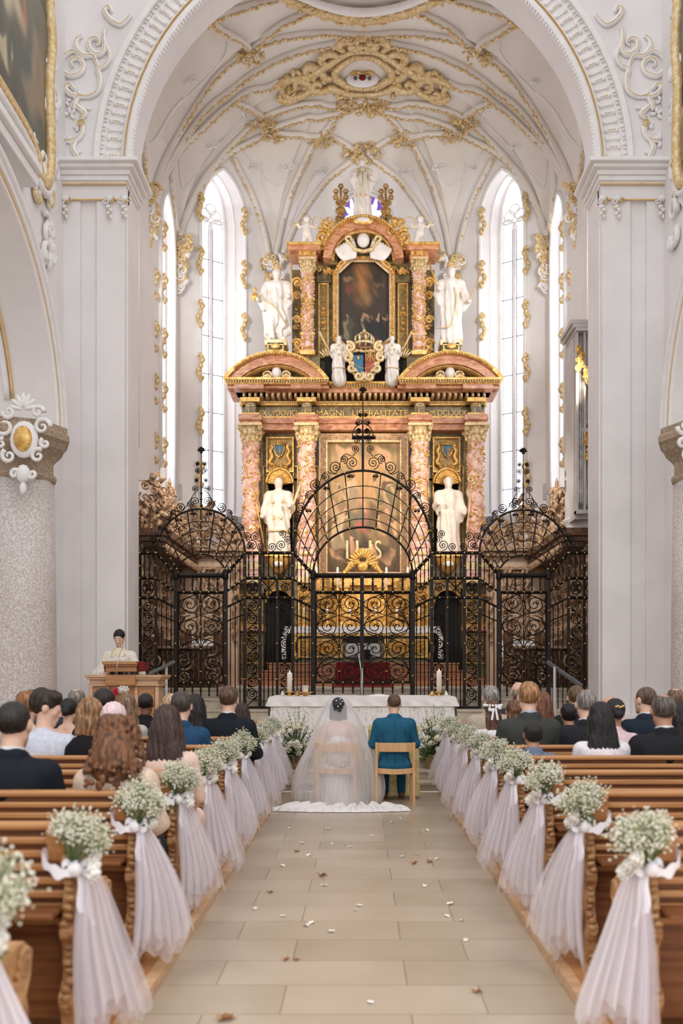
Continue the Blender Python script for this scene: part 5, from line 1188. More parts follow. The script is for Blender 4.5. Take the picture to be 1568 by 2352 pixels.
# royal shield
t = thing('royal_shield', 'gilded crowned shield with blue and red halves, below the upper painting', 'coat of arms', A(836, 886, -.5))
def shp(cx, cy, w_, h_): return [(cx+w_*x, cy+h_*y) for x, y in ((-1, -.9), (-.5, -1), (0, -.92), (.5, -1), (1, -.9), (1.02, 0), (.8, .55), (.4, .85), (0, 1.05), (-.4, .85), (-.8, .55), (-1.02, 0))]
g = MB(); g.pprism(shp(836, 838, 33, 36), YF-.5, .1)
for s_ in (-1, 1):
    for (x, y, r_) in ((33, 815, .13), (36, 838, .12), (28, 862, .13), (12, 880, .14)): g.tube([A(836+s_*x, y, -.52)+Vector((s_*u, 0, v)) for u, v in spiral(0, 0, r_, 1, 1.5)], .045, 6)
put(g.build('cartouche_frame', M['gilt_pale']), t)
b = MB(); b.pprism(shp(836, 838, 28, 31), YF-.53, .06); put(b.build('dark_ground', M['void']), t)
b = MB(); b.pprism([(812, 816), (834, 816), (834, 856), (822, 852), (814, 842), (811, 828)], YF-.56, .06); put(b.build('blue_field', M['blue']), t)
b = MB(); b.pprism([(838, 816), (860, 816), (861, 828), (858, 842), (850, 852), (838, 856)], YF-.56, .06); put(b.build('red_field', M['hred']), t)
g = MB()
for (x, y) in ((818, 826), (829, 826), (823, 842)):
    c = A(x, y, -.58); g.ball(c+Vector((0, 0, .02)), (.016, .015, .05), 6, 4); g.tube([c+Vector((-.04, 0, .02)), c+Vector((-.02, 0, .03)), c+Vector((0, 0, -.02))], .01, 4); g.tube([c+Vector((.04, 0, .02)), c+Vector((.02, 0, .03)), c+Vector((0, 0, -.02))], .01, 4); g.tube([c+Vector((-.03, 0, -.02)), c+Vector((.03, 0, -.02))], .009, 4)
c = A(849, 834, -.58)
for k in range(4): a = PI*k/4; v = Vector((.11*math.cos(a), 0, .17*math.sin(a))); g.tube([c-v, c+v], .009, 4)
g.tube([c+Vector((.1*x, 0, .16*z)) for x, z in ((-1, -1), (1, -1), (1, 1), (-1, 1))], .009, 4, closed=True); g.tube([c+Vector((.05*x, 0, .08*z)) for x, z in ((-1, -1), (1, -1), (1, 1), (-1, 1))], .008, 4, closed=True)
for i in range(22): a = PI*(1+i/21.); g.ball(A(836+25.5*math.cos(a), 840-24*math.sin(a), -.56), .016, 5, 4)
put(g.build('shield_charge', M['gilt']), t)
g = MB(); crown(g, A(836, 806, -.42), .22, 9); put(g.build('crown', M['gilt_pale']), t)
# IHS letters behind the tabernacle shell, candles
ih = thing('golden_letters', 'pale gold I H S letters standing in front of the altarpiece', 'letters', A(834, 1286, .1))
for s_, x, w_ in (('I', 797, 5), ('H', 835, 36), ('S', 868, 15)):
    o = text(s_, x, 1262, w_, 42, .05, 'gilt_pale', 'letter', ih, depth=.03)
def candle_stick(px, y0, yb, Y, hs, r, lb, grp, big):
    c = P(px, yb, Y); z1 = P(px, y0, Y).z; zb = ZC
    t = thing('altar_candlestick', lb, 'candlestick', (c.x, Y, zb), grp)
    b = MB(); b.lathe([(.10, 0), (.1, .02), (.05, .05), (.02, .1), (.03, .16), (.018, .22), (.018, (c.z-zb)-.08), (.035, (c.z-zb)-.05), (.05, c.z-zb)], (c.x, Y, zb), 12); b.build('stick', M['gilt'], t)
    b = MB(); b.lathe([(r, 0), (r, z1-c.z-.03), (r*.3, z1-c.z)], (c.x, Y, c.z), 10); b.build('candle', M['wax'], t)
ZC = zt
ord_ = ['outermost on the left', 'second from the left', 'left of the centre', 'right of the centre', 'second from the right', 'outermost on the right']
for i, px in enumerate((699, 751, 803, 862, 911, 963)): candle_stick(px, 1394, 1412, 21.0, .3, .03, 'slim gilt candlestick with short white candle on the high altar, '+ord_[i], 'short altar candlesticks', False)
for i, px in enumerate((727, 775, 887, 936)): candle_stick(px, 1302, 1352, 21.35, 1, .028, 'tall gilt candlestick with long white candle behind the high altar cloth, '+['leftmost', 'second from left', 'second from right', 'rightmost'][i], 'tall altar candlesticks', True)
for s_, lb in ((-1, 'left'), (1, 'right')):
    g = MB(); cx = XC+s_*97; c = A(cx, 1440, -.5); 
    rr = random.Random(8)
    g.lathe([(.1, 0), (.06, .06), (.12, .25), (.2, .7), (.22, 1.1), (.14, 1.3)], (c.x, c.y, zt), 12, mod=lambda a, z: 1+.25*math.sin(a*5+z*20))
    for k in range(60): a = rr.uniform(PI, 2*PI); z = rr.uniform(.2, 1.3); g.ball((c.x+.2*math.cos(a), c.y+.2*math.sin(a), zt+z), (.05, .04, .04), 5, 4, Matrix.Rotation(rr.uniform(0, 3), 3, 'Y'))
    o = g.build('reliquary_pyramid', M['gilt_dark']); tag(o, 'dark carved gilt reliquary standing on the %s end of the high altar' % lb, 'reliquary')
# =================== WROUGHT IRON CHOIR SCREEN (one flat plane, drawn in false perspective) ===================
YS = 16.0; KS = YS/F; ZB = HP+.181*3
def I(px, py, dy=0): p = P(px, py, YS); return Vector((p.x, YS+dy, p.z))
PB_ = VY-(ZB-H)/KS     # photo row of the screen's foot
scr = thing('choir_screen', 'tall black wrought iron screen with three arches and gilt studs, closing off the choir', 'screen', (AX, YS, ZB))
def ip(name, mb, m='iron'): return split_build(mb, name, M[m], scr, 0, .012) if name in ('ring_panel', 'cresting_scroll', 'gilt_collar', 'tendril', 'upright_bar', 'scroll_panel') else mb.build(name, M[m], scr)
def bar(x0, y0, x1, y1, w_=5, d=.04, name='rail', dy=0):
    b = MB(); a, c = I(x0, y0, dy), I(x1, y1, dy); b.tube([a, c], w_*KS/2*1.25, 4); return ip(name, b)
def post(x, y0, y1=None, w_=7):
    b = MB(); y1 = y1 or PB_; a, c = I(x, y0), I(x, y1); r = w_*KS/2; b.box(a.x-r, YS-r, c.z, a.x+r, YS+r, a.z); return ip('post', b)
def balus(x, y0, y1, r=2.6):
    b = MB(); a, c = I(x, y0), I(x, y1); h_ = a.z-c.z; r *= KS
    b.lathe([(r*.4, 0), (r*.5, h_*.06), (r, h_*.12), (r*.5, h_*.2), (r*.75, h_*.42), (r*.8, h_*.5), (r*.75, h_*.58), (r*.45, h_*.78), (r, h_*.88), (r*.5, h_*.94), (r*.4, h_)], (c.x, YS, c.z), 6); return ip('baluster', b)
studs = MB()
def stud(x, y): studs.ball(I(x, y, -.05), (.016, .016, .016), 6, 4)
mirx = lambda x: 2*831.5-x
def sp(mb, cx, cy, r, a0, turns, d, th=1.15, tail=None):
    pts = spiral(0, 0, r*KS, a0, turns, d, int(14*turns)+4, .1); c = I(cx, cy); q = [c+Vector((u, 0, v)) for u, v in pts]
    if tail: q = [I(*tail)]+q
    mb.tube(q, th*KS, 4); mb.ball(q[-1], 2.0*KS, 5, 4)
def scroll_cell(mb, cx, cy, r, d=1, th=1.15):
    a0 = PI/2; sp(mb, cx, cy, r, a0, 2.2, d, th)
    sp(mb, cx+d*r*.55, cy+r*.75, r*.28, 0, 1.3, -d, th*.8); sp(mb, cx-d*r*.6, cy-r*.7, r*.25, PI, 1.3, -d, th*.8); sp(mb, cx+d*r*.2, cy-r*.1, r*.22, 2, 1.0, -d, th*.7)
# flats left and right
for m_ in (0, 1):
    f = (lambda x: x) if not m_ else mirx
    for x in (288, 322, 358): post(f(x), 1268, w_=6)
    for x in (562, 597, 672): post(f(x), 1268, w_=7)
    post(f(636.5), 1328, w_=6)
    for x0, x1, fr in ((288, 358, 0), (562, 672, 1)):
        for y in (1270, 1328, 1373): bar(f(x0-3), y, f(x1+3), y, 6)
        bar(f(x0), 1625, f(x1), 1625, 5)
        x = x0+9
        while x < x1-4:
            if min(abs(x-q) for q in (322, 597)) > 4: balus(f(x), 1273, 1326)
            x += 11.5
    # small square panels with rings
    b = MB()
    for x0, x1 in ((288, 322), (322, 358), (562, 597)):
        c = (x0+x1)/2; pts = [I(f(c), 1350)+Vector((12*KS*math.cos(2*PI*i/16), 0, 15*KS*math.sin(2*PI*i/16))) for i in range(16)]; b.tube(pts, 1.3*KS, 4, closed=True)
        for a in range(4): q = PI*a/2+PI/4; sp(b, f(c+7*math.cos(q)), 1350-9*math.sin(q), 4.5, q, 1.2, 1, 1)
        b.ball(I(f(c), 1348), (5*KS, .02, 9*KS), 6, 5)
    for x0, x1 in ((600, 634),): b.tube([I(f(x0), 1332), I(f(x1), 1370)], 1.3*KS, 4); b.tube([I(f(x1), 1332), I(f(x0), 1370)], 1.3*KS, 4); b.tube([I(f((x0+x1)/2), 1332), I(f((x0+x1)/2), 1370)], 1.2*KS, 4)
    c = f(655); sp(b, c, 1350, 12, 0, 1.6, 1); ip('ring_panel', b)
    # upright bars
    xs = [296, 304, 312]+[606, 616, 626]
    for x in xs: b = MB(); b.tube([I(f(x), 1376), I(f(x), PB_)], 1.5*KS, 5); [b.ball(I(f(x), y), 2.6*KS, 6, 4) for y in (1404, 1560)]; ip('upright_bar', b)
    # scroll panels
    for x0, x1 in ((322, 358), (562, 597), (640, 670)):
        b = MB(); cx = f((x0+x1)/2); y = 1392; k = 0
        while y < PB_-10:
            scroll_cell(b, cx, y, 13.5, 1 if k % 2 else -1, 1.1); b.tube([I(cx+(13 if k % 2 else -13), y+4), I(cx-(13 if k % 2 else -13), y+26)], 1.1*KS, 4); y += 29; k += 1
        ip('scroll_panel', b)
    # cresting scrolls above the top rail
    b = MB()
    for k, (x, y, r_) in enumerate([(294, 1238, 7), (291, 1255, 8), (300, 1262, 7), (316, 1256, 10), (334, 1252, 13), (350, 1240, 9), (298, 1226, 5), (578, 1250, 12), (600, 1256, 10), (624, 1256, 10), (646, 1252, 12), (660, 1240, 10), (586, 1232, 11), (648, 1226, 9)]):
        sp(b, f(x), y, r_, -PI/2, 1.9, (1 if k % 2 else -1)*(1 if not m_ else -1), 1.0)
    ip('cresting_scroll', b)
    for x in (288, 322, 358, 562, 597, 636, 672):
        for y in (1270, 1300, 1328, 1373, 1396, 1478, 1560): 
            if not (x == 636 and y < 1320): stud(f(x), y)
    for x in (305, 340, 580, 616, 654): [stud(f(x), y) for y in (1270, 1328, 1373)]
# arches with nets of curved bars, gates
def arch_unit(cx, ox, oy_top, ybase, ix, iy_top, iybase, gate_hw, rows, spokes, nm, small):
    gx0, gx1 = cx-gate_hw, cx+gate_hw
    O = lambda t, f_: (cx+((ox+(ix-ox)*f_))*math.cos(PI*(1-t)), (ybase+(iybase-ybase)*f_)-((ybase-oy_top)+((iybase-iy_top)-(ybase-oy_top))*f_)*math.sin(PI*t))
    for f_, w_ in [(0, 5.5 if not small else 5)]+[(r, 2.0) for r in rows[1:-1]]+[(1, 5 if not small else 4.5)]:
        b = MB(); b.tube([I(*O(i/44, f_)) for i in range(45)], w_*KS/2, 6); ip('arch_bar', b)
    for k in range(1, spokes):
        t = k/spokes; b = MB(); b.tube([I(*O(t, r)) for r in rows], 1.5*KS, 5)
        for r in rows: b.ball(I(*O(t, r)), 2.3*KS, 6, 4)
        ip('arch_spoke', b)
        for r in rows: (stud(*O(t, r)) if (k+int(r*10)) % 2 else None)
    # sloping sides of the false perspective
    for s_ in (-1, 1):
        xo, xi = cx+s_*ox, cx+s_*ix
        for y0, y1, w_ in ((1270, 1320, 6), (1330, 1360, 4), (1374, 1396, 4), (1410, 1428, 2.5)): bar(xo, y0, xi, y1, w_)
        n = 5 if not small else 4
        for k in range(1, n):
            x = xo+(xi-xo)*k/n; t = k/n
            balus(x, 1270+50*t, 1330+30*t, 2.0)
            b = MB(); b.tube([I(x, 1374+22*t), I(x, PB_ if small else 1605)], 1.2*KS, 4); b.ball(I(x, 1440+8*t), 2.2*KS, 5, 4); ip('upright_bar', b)
        b = MB(); [sp(b, (xo+xi)/2+s_*k*4, 1352+22*k, 7, k, 1.5, s_) for k in (0, 1)]; ip('scroll_panel', b)
        [stud(xo+(xi-xo)*q, 1270+50*q) for q in (0, .25, .5, .75, 1)]; [stud(xo+(xi-xo)*q, 1330+30*q) for q in (.25, .5, .75)]; [stud(xi, y) for y in (1330, 1402, 1478, 1552)]
    # gate
    pw = 11 if not small else 9
    post(gx0, 1316, w_=pw); post(gx1, 1316, w_=pw); bar(gx0-6, 1322, gx1+6, 1322, 9); bar(gx0, 1360, gx1, 1360, 4.5)
    for s_ in (-1, 1): b = MB(); b.lathe([(5*KS, 0), (8*KS, 4*KS), (6*KS, 10*KS), (8*KS, 16*KS), (4*KS, 22*KS)], (I(cx+s_*gate_hw, 0).x, YS-.02, I(0, 1332).z), 8); ip('gate_post_cap', b)
    leaves = [(gx0+pw/2, cx), (cx, gx1-pw/2)] if not small else [(gx0+pw/2, gx1-pw/2)]
    if not small: post(cx-2, 1322, 1595, 9)
    yb = 1567 if not small else 1568; bar(gx0, yb, gx1, yb, 4.5)
    nb = 10 if not small else 6
    for k in range(1, nb): 
        x = gx0+(gx1-gx0)*k/nb
        if abs(x-cx) > 4 or small: balus(x, 1326, 1358, 3.2); balus(x, yb+2, 1593 if not small else 1600, 3.0)
        stud(x, 1360); stud(x, yb)
    for (a, c) in leaves:
        b = MB(); w_ = (c-a); x1_, x2_ = a+w_*.26, a+w_*.74; rr_ = w_*.25; nrow = 4 if not small else 4; hgt_ = (yb-1362)/nrow
        for r in range(nrow):
            cy = 1362+hgt_*(r+.5)
            for xx, d in ((x1_, 1), (x2_, -1)): scroll_cell(b, xx, cy, rr_*.98, d if r % 2 else -d, 1.15)
        b.tube([I(a+w_/2, 1362), I(a+w_/2, yb)], 1.2*KS, 4)
        for s_ in (-1, 1): b.tube([I(*p) for p in [(a+w_/2+s_*w_*.49*abs(math.sin(PI*nrow*i/60)), 1362+(yb-1362)*i/60) for i in range(61)]], 1.15*KS, 4)
        gl = MB(); [gl.tube([I(xx, 1362), I(xx, yb)], 1.6*KS, 4) for xx in (a+1, c-1)]; [gl.tube([I(a, yy), I(c, yy)], 1.6*KS, 4) for yy in (1363, yb-1)]; gf = gl.build('gate_leaf', M['iron'], scr); put2(b.build('gate_scrollwork', M['iron']), gf)
        g = MB(); [g.ball(I(a+w_/2, 1362+hgt_*(r+.5), -.02), (3.4*KS, .02, 1.4*KS), 6, 4) for r in range(nrow)]; ip('gilt_collar', g, 'brass')
arch_unit(833, 160, 1081, 1268, 114, 1211, 1320, 114, [0, .27, .48, .67, .85, 1], 12, 'c', False)
arch_unit(461, 101, 1169, 1268, 57, 1273, 1322, 57, [0, .27, .48, .67, .85, 1], 10, 'l', True)
arch_unit(1202, 101, 1171, 1268, 57, 1275, 1322, 57, [0, .27, .48, .67, .85, 1], 10, 'r', True)
# crowning scrollwork
def crest(cx, yt, tip, sc, big):
    b = MB(); b.tube([I(cx, yt), I(cx, tip+12)], [(3.2 if big else 1.8)*KS, 1.0*KS], 5); ip('spire', b)
    b = MB()
    sets = [(12, -8, 7), (13, 12, 9), (36, 6, 12), (30, -14, 8), (58, 16, 11), (76, 32, 9), (92, 52, 8)] if not big else []
    if not big:
        L_ = [(14, yt-18, 11, 1), (15, yt-46, 8, -1), (26, yt-10, 9, -1), (46, yt-4, 11, 1), (66, yt+10, 8, -1), (74, yt+24, 10, 1), (92, yt+44, 9, -1), (104, yt+62, 10, 1), (112, yt+84, 8, -1), (10, yt-66, 5, 1), (9, yt-88, 7, -1), (8, yt-104, 5, 1)]
    else:
        L_ = [(24, yt-18, 15, 1), (18, yt-50, 9, -1), (44, yt-26, 10, -1), (62, yt-8, 15, 1), (88, yt+14, 10, -1), (108, yt+32, 14, 1), (126, yt+58, 10, -1), (142, yt+84, 13, 1), (152, yt+112, 9, -1), (162, yt+138, 10, 1), (12, yt-70, 8, 1), (10, yt-92, 6, -1), (8, yt-112, 8, 1), (7, yt-128, 5, -1)]
    for (dx, y, r_, d) in L_:
        for s_ in (-1, 1): sp(b, cx+s_*dx, y, r_, -PI/2, 2.0, d*s_, 1.0)
    for s_ in (-1, 1):
        P_ = [(cx+s_*dx, y+r_*(1 if k % 2 else -1)) for k, (dx, y, r_, d) in enumerate(L_[:9])]; b.tube(smoothpts([I(*p) for p in sorted(P_, key=lambda q: abs(q[0]-cx))], 4), .9*KS, 4)
    ip('cresting_scroll', b)
    # tendrils hanging inside the arch
    b = MB()
    R_ = 160 if big else 101; cy = 1268; ry = (cy-yt)
    for a in [PI*(i+.5)/8 for i in range(8)]:
        x, y = cx+R_*math.cos(a), cy-ry*math.sin(a)
        if a < .5 or a > PI-.5: continue
        for s_ in (-1, 1): sp(b, x-math.cos(a)*10+s_*4, y+9, 4, PI/2, 1.4, s_, .9)
        b.tube([I(x, y), I(x-math.cos(a)*9, y+16)], .9*KS, 4)
    ip('tendril', b)
    b = MB()
    for k in range(6): a = PI/2+(k-2.5)*.55; b.ball(I(cx+5*math.cos(a), tip+6-6*math.sin(a)), (2.4*KS, .03, 5*KS), 6, 5, Matrix.Rotation(PI/2-a, 3, 'Y'))
    b.ball(I(cx, tip+8), 4*KS, 8, 6); ip('finial_flower', b)
    for y in (yt-8, yt-22, yt-36): b = MB(); b.ball(I(cx, y), (3.2*KS, .03, 3*KS), 8, 5); ip('spire_knop', b)
crest(833, 1081, 892, 1, True); crest(462, 1169, 1030, .6, False); crest(1201, 1171, 1032, .6, False)
b = MB(); b.tube([I(808, 1005), I(862, 1005)], 4.5*KS, 4); ip('cross_bar', b); post(833, 1003, 1082, 6)
b = MB(); b.tube([I(833, 1003)+Vector((24*KS*math.cos(PI*i/16), 0, 30*KS*math.sin(PI*i/16))) for i in range(17)], 1.2*KS, 4)
for s_ in (-1, 1): sp(b, 833+s_*10, 992, 8, -PI/2, 1.6, s_); sp(b, 833+s_*14, 972, 4, 0, 1.3, s_)
ip('cresting_scroll', b)
st = studs.build('gilt_stud', M['brass'], scr); st['kind'] = 'stuff'
# =================== CHOIR FURNITURE BEHIND THE SCREEN ===================
def twist(mb, x, y, z0, z1, r, turns=6, n=8):
    mb.grid(lambda u, v: (x+r*.45*math.cos(2*PI*turns*v)+r*(1+.15*math.cos(v*turns*4*PI))*math.cos(2*PI*u), y+r*.45*math.sin(2*PI*turns*v)+r*math.sin(2*PI*u), z0+(z1-z0)*v), n, 40, closeu=True)
for s, nm in ((-1, 'left'), (1, 'right')):
    t = thing('choir_stall', 'tall carved walnut choir stall with twisted columns behind the %s side gate' % nm, 'choir stall', (AX+s*4.2, 18.5, HC))
    X = lambda d: AX+s*d
    def sb(mb, d0, y0, z0, d1, y1, z1): mb.box(min(X(d0), X(d1)), y0, z0, max(X(d0), X(d1)), y1, z1)
    def st_(name, mb, m, bev=0): return split_build(mb, name, M[m], t, bev)
    b = MB(); sb(b, 4.35, 16.9, HC, 4.5, 20.3, 4.1); st_('back_panel', b, 'walnut')
    b = MB(); [sb(b, 4.30, 17.0+.8*k, HC+1.2, 4.36, 17.55+.8*k, 3.9) for k in range(4)]; st_('inlaid_panel', b, 'stall_panel')
    b = MB(); [twist(b, X(4.22), 16.95+.4*k, HC+1.0, 4.0, .055) for k in range(9)]; st_('twisted_column', b, 'stall')
    b = MB(); sb(b, 3.75, 16.85, 4.05, 4.55, 20.3, 4.15); sb(b, 3.68, 16.8, 4.15, 4.55, 20.3, 4.3); sb(b, 3.8, 16.9, 3.95, 4.5, 20.3, 4.05); st_('canopy', b, 'walnut', .01)
    g = MB(); rr = random.Random(20+s)
    for k in range(26): yy = 16.9+.13*k; g.ball((X(3.74), yy, 3.93), (.035, .05, .09), 6, 4)
    st_('canopy_drops', g, 'stall')
    def crestclump(mb, c, w_, hh_, n, seed):
        r2 = random.Random(seed)
        for i in range(n):
            u = r2.uniform(-1, 1); v = r2.random()*(1-.75*abs(u)**1.2); p = Vector(c)+Vector((u*w_, r2.uniform(-.08, .08), v*hh_))
            if i % 3 == 0: mb.tube([p+Vector((a, 0, q)) for a, q in spiral(0, 0, r2.uniform(.06, .13), r2.uniform(0, 6), 1.4, r2.choice((-1, 1)), 10)], .022, 4)
            else: mb.ball(p, (r2.uniform(.03, .07), .06, r2.uniform(.06, .15)), 6, 4, Matrix.Rotation(r2.uniform(-1, 1), 3, 'Y'))
    for k, (yy, hh_) in enumerate(((17.1, 1.3), (17.9, 1.15), (18.7, 1.05), (19.5, 1.0))):
        if s > 0 and k == 0: continue
        g = MB(); crestclump(g, (X(4.0), yy, 4.28), .32, hh_, 70, k+s); g.build('crest_carving', M['stall'], t)
    # section facing the nave
    YR = 20.3; q = lambda px: X(abs((px-829)*YR/F))
    d0, d1 = 4.25, 2.85
    b = MB(); sb(b, d0, YR, HC, d1, YR+.3, 4.3); st_('front_panelling', b, 'stall_panel')
    b = MB(); [twist(b, X(d), YR-.08, HC+1.0, 3.9, .05) for d in (4.1, 3.72, 3.62, 3.32, 3.22, 2.9)]; st_('twisted_column', b, 'stall')
    g = MB(); r2 = random.Random(4)
    for i in range(60): g.tube([(X(3.47)+u+r2.uniform(-.1, .1), YR-.04, HC+.0+v+r2.uniform(1.2, 2.6)) for u, v in [(0, 0)]] if 0 else [Vector((X(3.47)+r2.uniform(-.09, .09), YR-.03, r2.uniform(HC+1.1, 3.9)))]+[Vector((X(3.47)+r2.uniform(-.09, .09), YR-.05, r2.uniform(HC+1.1, 3.9)))], .006, 4) if 0 else g.ball((X(3.47)+r2.uniform(-.1, .1), YR-.02, r2.uniform(HC+1.1, 3.9)), (.03, .03, .06), 5, 4, Matrix.Rotation(r2.uniform(0, 3), 3, 'Y'))
    st_('carved_pilaster', g, 'stall')
    b = MB(); sb(b, 4.35, YR-.2, 4.2, 2.75, YR+.35, 4.3); sb(b, 4.35, YR-.3, 4.3, 2.7, YR+.35, 4.42); sb(b, 4.35, YR-.12, 3.9, 2.8, YR+.3, 3.97); st_('entablature', b, 'stall', .01)
    g = MB(); crestclump(g, (X(3.6), YR-.1, 4.4), .8, 1.15, 150, 9+s); g.build('crest_carving', M['stall'], t)
    for k in range(14): pass
    # low desks with scrolled ends
    t = thing('choir_desk', 'dark walnut choir desk with scrolled bench ends behind the %s side gate' % nm, 'bench', (AX+s*3.4, 17.8, HC))
    for j, (dd, yy) in enumerate(((4.0, 17.35), (3.45, 17.35), (2.9, 17.35), (3.75, 18.4), (3.0, 18.4))):
        b = MB(); prof = [(yy-.32, HC), (yy+.3, HC), (yy+.34, HC+.5), (yy+.22, HC+.75), (yy+.3, HC+.95), (yy+.12, HC+1.08), (yy-.1, HC+1.0), (yy-.06, HC+.8), (yy-.28, HC+.62), (yy-.34, HC+.3)]
        b.prism(prof, lambda y, z: (X(dd), y, z), lambda y, z: (X(dd-.07), y, z)); b.tube([(X(dd-.035), yy+.1+u, HC+1.0+v) for u, v in spiral(0, 0, .14, 0, 1.5)], .04, 6); b.build('bench_end', M['walnut'], t)
        b = MB(); b.tube([(X(dd-.035)+u, yy-.36, HC+.5+v) for u, v in spiral(0, 0, .18, 0, 2, s)], .022, 5); b.tube([(X(dd-.035)+u, yy-.36, HC+.2+v) for u, v in spiral(0, 0, .14, 2, 2, -s)], .022, 5); b.build('carved_scroll', M['stall'], t)
    b = MB(); sb(b, 4.0, 17.1, HC+.75, 2.9, 17.6, HC+.8); sb(b, 4.0, 17.5, HC, 2.9, 17.56, HC+.75); st_('desk_top', b, 'stall')
    b = MB(); [b.lathe([(.02, 0), (.035, .05), (.02, .12), (.04, .3), (.02, .5), (.03, .6), (.02, .7)], (X(2.95+.1*k), 17.08, HC), 6) for k in range(11)]; b.build('baluster_row', M['walnut'], t)
    # white cloth table behind
    b = MB(); sb(b, 3.75, 19.2, HC+.92, 2.95, 19.9, HC+.98); sb(b, 3.75, 19.18, HC+.62, 2.95, 19.2, HC+.98); o = b.build('covered_table', M['linen']); tag(o, 'white cloth-covered side table behind the %s side gate' % nm, 'table')
    b = MB(); sb(b, 3.7, 19.22, HC, 3.0, 19.85, HC+.92); put(b.build('table_body', M['ambo']), o)
    # statue on the stall canopy
    c = P(829+s*443, 1168, 18.0); c.x = X(3.9); V, Q = sdf_mesh([('c', (0, 0, .03), (0, 0, .5), .13, .1), ('c', (0, 0, .5), (0, 0, .74), .1, .11), ('c', (-.1, 0, .76), (.1, 0, .76), .06, .06), ('c', (0, 0, .8), (0, 0, .88), .04, .04), ('e', (0, -.01, .92), (.05, .06, .07), None), ('c', (.13, 0, .75), (.2, -.1, .55), .05, .04), ('c', (-.13, 0, .75), (-.2, -.12, .62), .05, .04), ('c', (0, 0, .96), (0, 0, 1.08), .05, .012)], .02, .03, disp=lambda A_, B_, Z_: .01*np.sin(np.arctan2(B_, A_)*7+Z_*6)*np.clip((.76-Z_)*3, 0, 1))
    me = np_mesh('canopy_statue', V*.72+np.array((c.x, 18.0, 4.72)), Q); me.materials.append(M['stall']); o = bpy.data.objects.new('canopy_statue', me); COL.objects.link(o); tag(o, 'small brown bishop statue with a crook on the %s choir stall' % nm, 'statue')
    g = MB(); g.tube([(c.x+s*.14, 17.93, 4.72), (c.x+s*.2, 17.93, 5.5)]+[(c.x+s*.2+u, 17.93, 5.55+v) for u, v in spiral(0, 0, .06, 0, 1.4)], .012, 5); q_ = g.build('crook', M['gilt']); q_.parent = o
    b = MB(); b.lathe([(.16, 0), (.2, .06), (.12, .14), (.16, .34), (.2, .42)], (c.x, 18.0, 4.3), 10); q_ = b.build('pedestal', M['stall']); q_.parent = o
    # grey metal wall arms
    for k, (px, y0, y1, px2, Yk) in enumerate(((338, 1076, 1120, 374, 17.4), (395, 1112, 1148, 413, 20.2))):
        f = (lambda x: x) if s < 0 else (lambda x: 1664-x)
        a = P(f(px), 1100 if k == 0 else 1131, Yk); c = P(f(px2), 1100 if k == 0 else 1131, Yk)
        t2 = thing('wall_arm', 'grey metal wall arm with upright plate, %s one on the %s choir wall' % (('nearer', 'farther')[k], nm), 'bracket', a)
        b = MB(); b.box(min(a.x, c.x)-(.35 if s < 0 else 0), Yk-.03, a.z-.035, max(a.x, c.x)+(.35 if s > 0 else 0), Yk+.03, a.z+.035); put(b.build('arm', M['grey_case']), t2)
        z1, z0 = P(0, y0, Yk).z, P(0, y1, Yk).z; b = MB(); b.box(c.x-.04, Yk-.05, z0, c.x+.04, Yk+.05, z1); put(b.build('upright', M['grey_case']), t2)
# organ on the right choir wall
YO = 16.6
t = thing('choir_organ', 'grey organ case with tin pipes and gilt carving, half hidden behind the right pier', 'organ', P(1345, 1210, YO))
def O_(px, py): return P(px, py, YO)
def obx(mb, x0, y0, x1, y1, dy, d): a = O_(x0, y1); c = O_(x1, y0); mb.box(a.x, YO+dy, a.z, c.x, YO+dy+d, c.z)
def ob(name, mb, m, bev=0): put(mb.build(name, M[m], None, bev), t)
b = MB(); obx(b, 1322, 760, 1420, 1190, .1, .8); ob('case_body', b, 'grey_case')
for (x0, y0, x1, y1) in ((1308, 738, 1420, 748), (1313, 748, 1420, 756), (1320, 756, 1420, 764)): b = MB(); obx(b, x0, y0, x1, y1, -.1, .9); ob('case_cornice', b, 'grey_case', .01)
for x in (1322, 1339, 1366): b = MB(); obx(b, x, 764, x+5, 1180, -.03, .15); ob('case_stile', b, 'grey_case')
for y in (850, 985, 1172): b = MB(); obx(b, 1322 if y > 1000 else 1338, y, 1420, y+9, -.06, .2); ob('case_rail', b, 'grey_case', .008)
k = 0
for x0, n, y0, y1 in ((1329, 3, 800, 1165), (1346, 5, 880, 983), (1346, 5, 1000, 1168)):
    for i in range(n):
        c = O_(x0+3.9*i, y1); z1 = O_(0, y0+6*abs(i-n/2)).z; b = MB(); b.lathe([(.006, 0), (.014, .1), (.014, z1-c.z)], (c.x, YO+.0, c.z), 8); ob('pipe', b, 'pipe')
for (x0, y0, x1, y1, n) in ((1324, 800, 1336, 850, 24), (1340, 850, 1362, 885, 24), (1344, 1000, 1362, 1055, 30), (1362, 870, 1380, 915, 20)):
    g = MB(); rr = random.Random(n+x0)
    for i in range(n): p = O_(rr.uniform(x0, x1), rr.uniform(y0, y1)); p.y = YO-.08; (g.ball(p, (.05, .03, .03), 6, 4, Matrix.Rotation(rr.uniform(0, 3), 3, 'Y')) if i % 2 else g.tube([p+Vector((u, 0, v)) for u, v in spiral(0, 0, .06, i, 1.3)], .014, 4))
    ob('gilt_carving', g, 'gilt')
b = MB(); c = O_(1400, 1222); b.lathe([(.3, -.25), (.62, 0), (.66, .05), (.64, .08), (.66, .3), (.7, .36)], (c.x, YO+.75, c.z), 24); ob('rounded_gallery', b, 'grey_case')
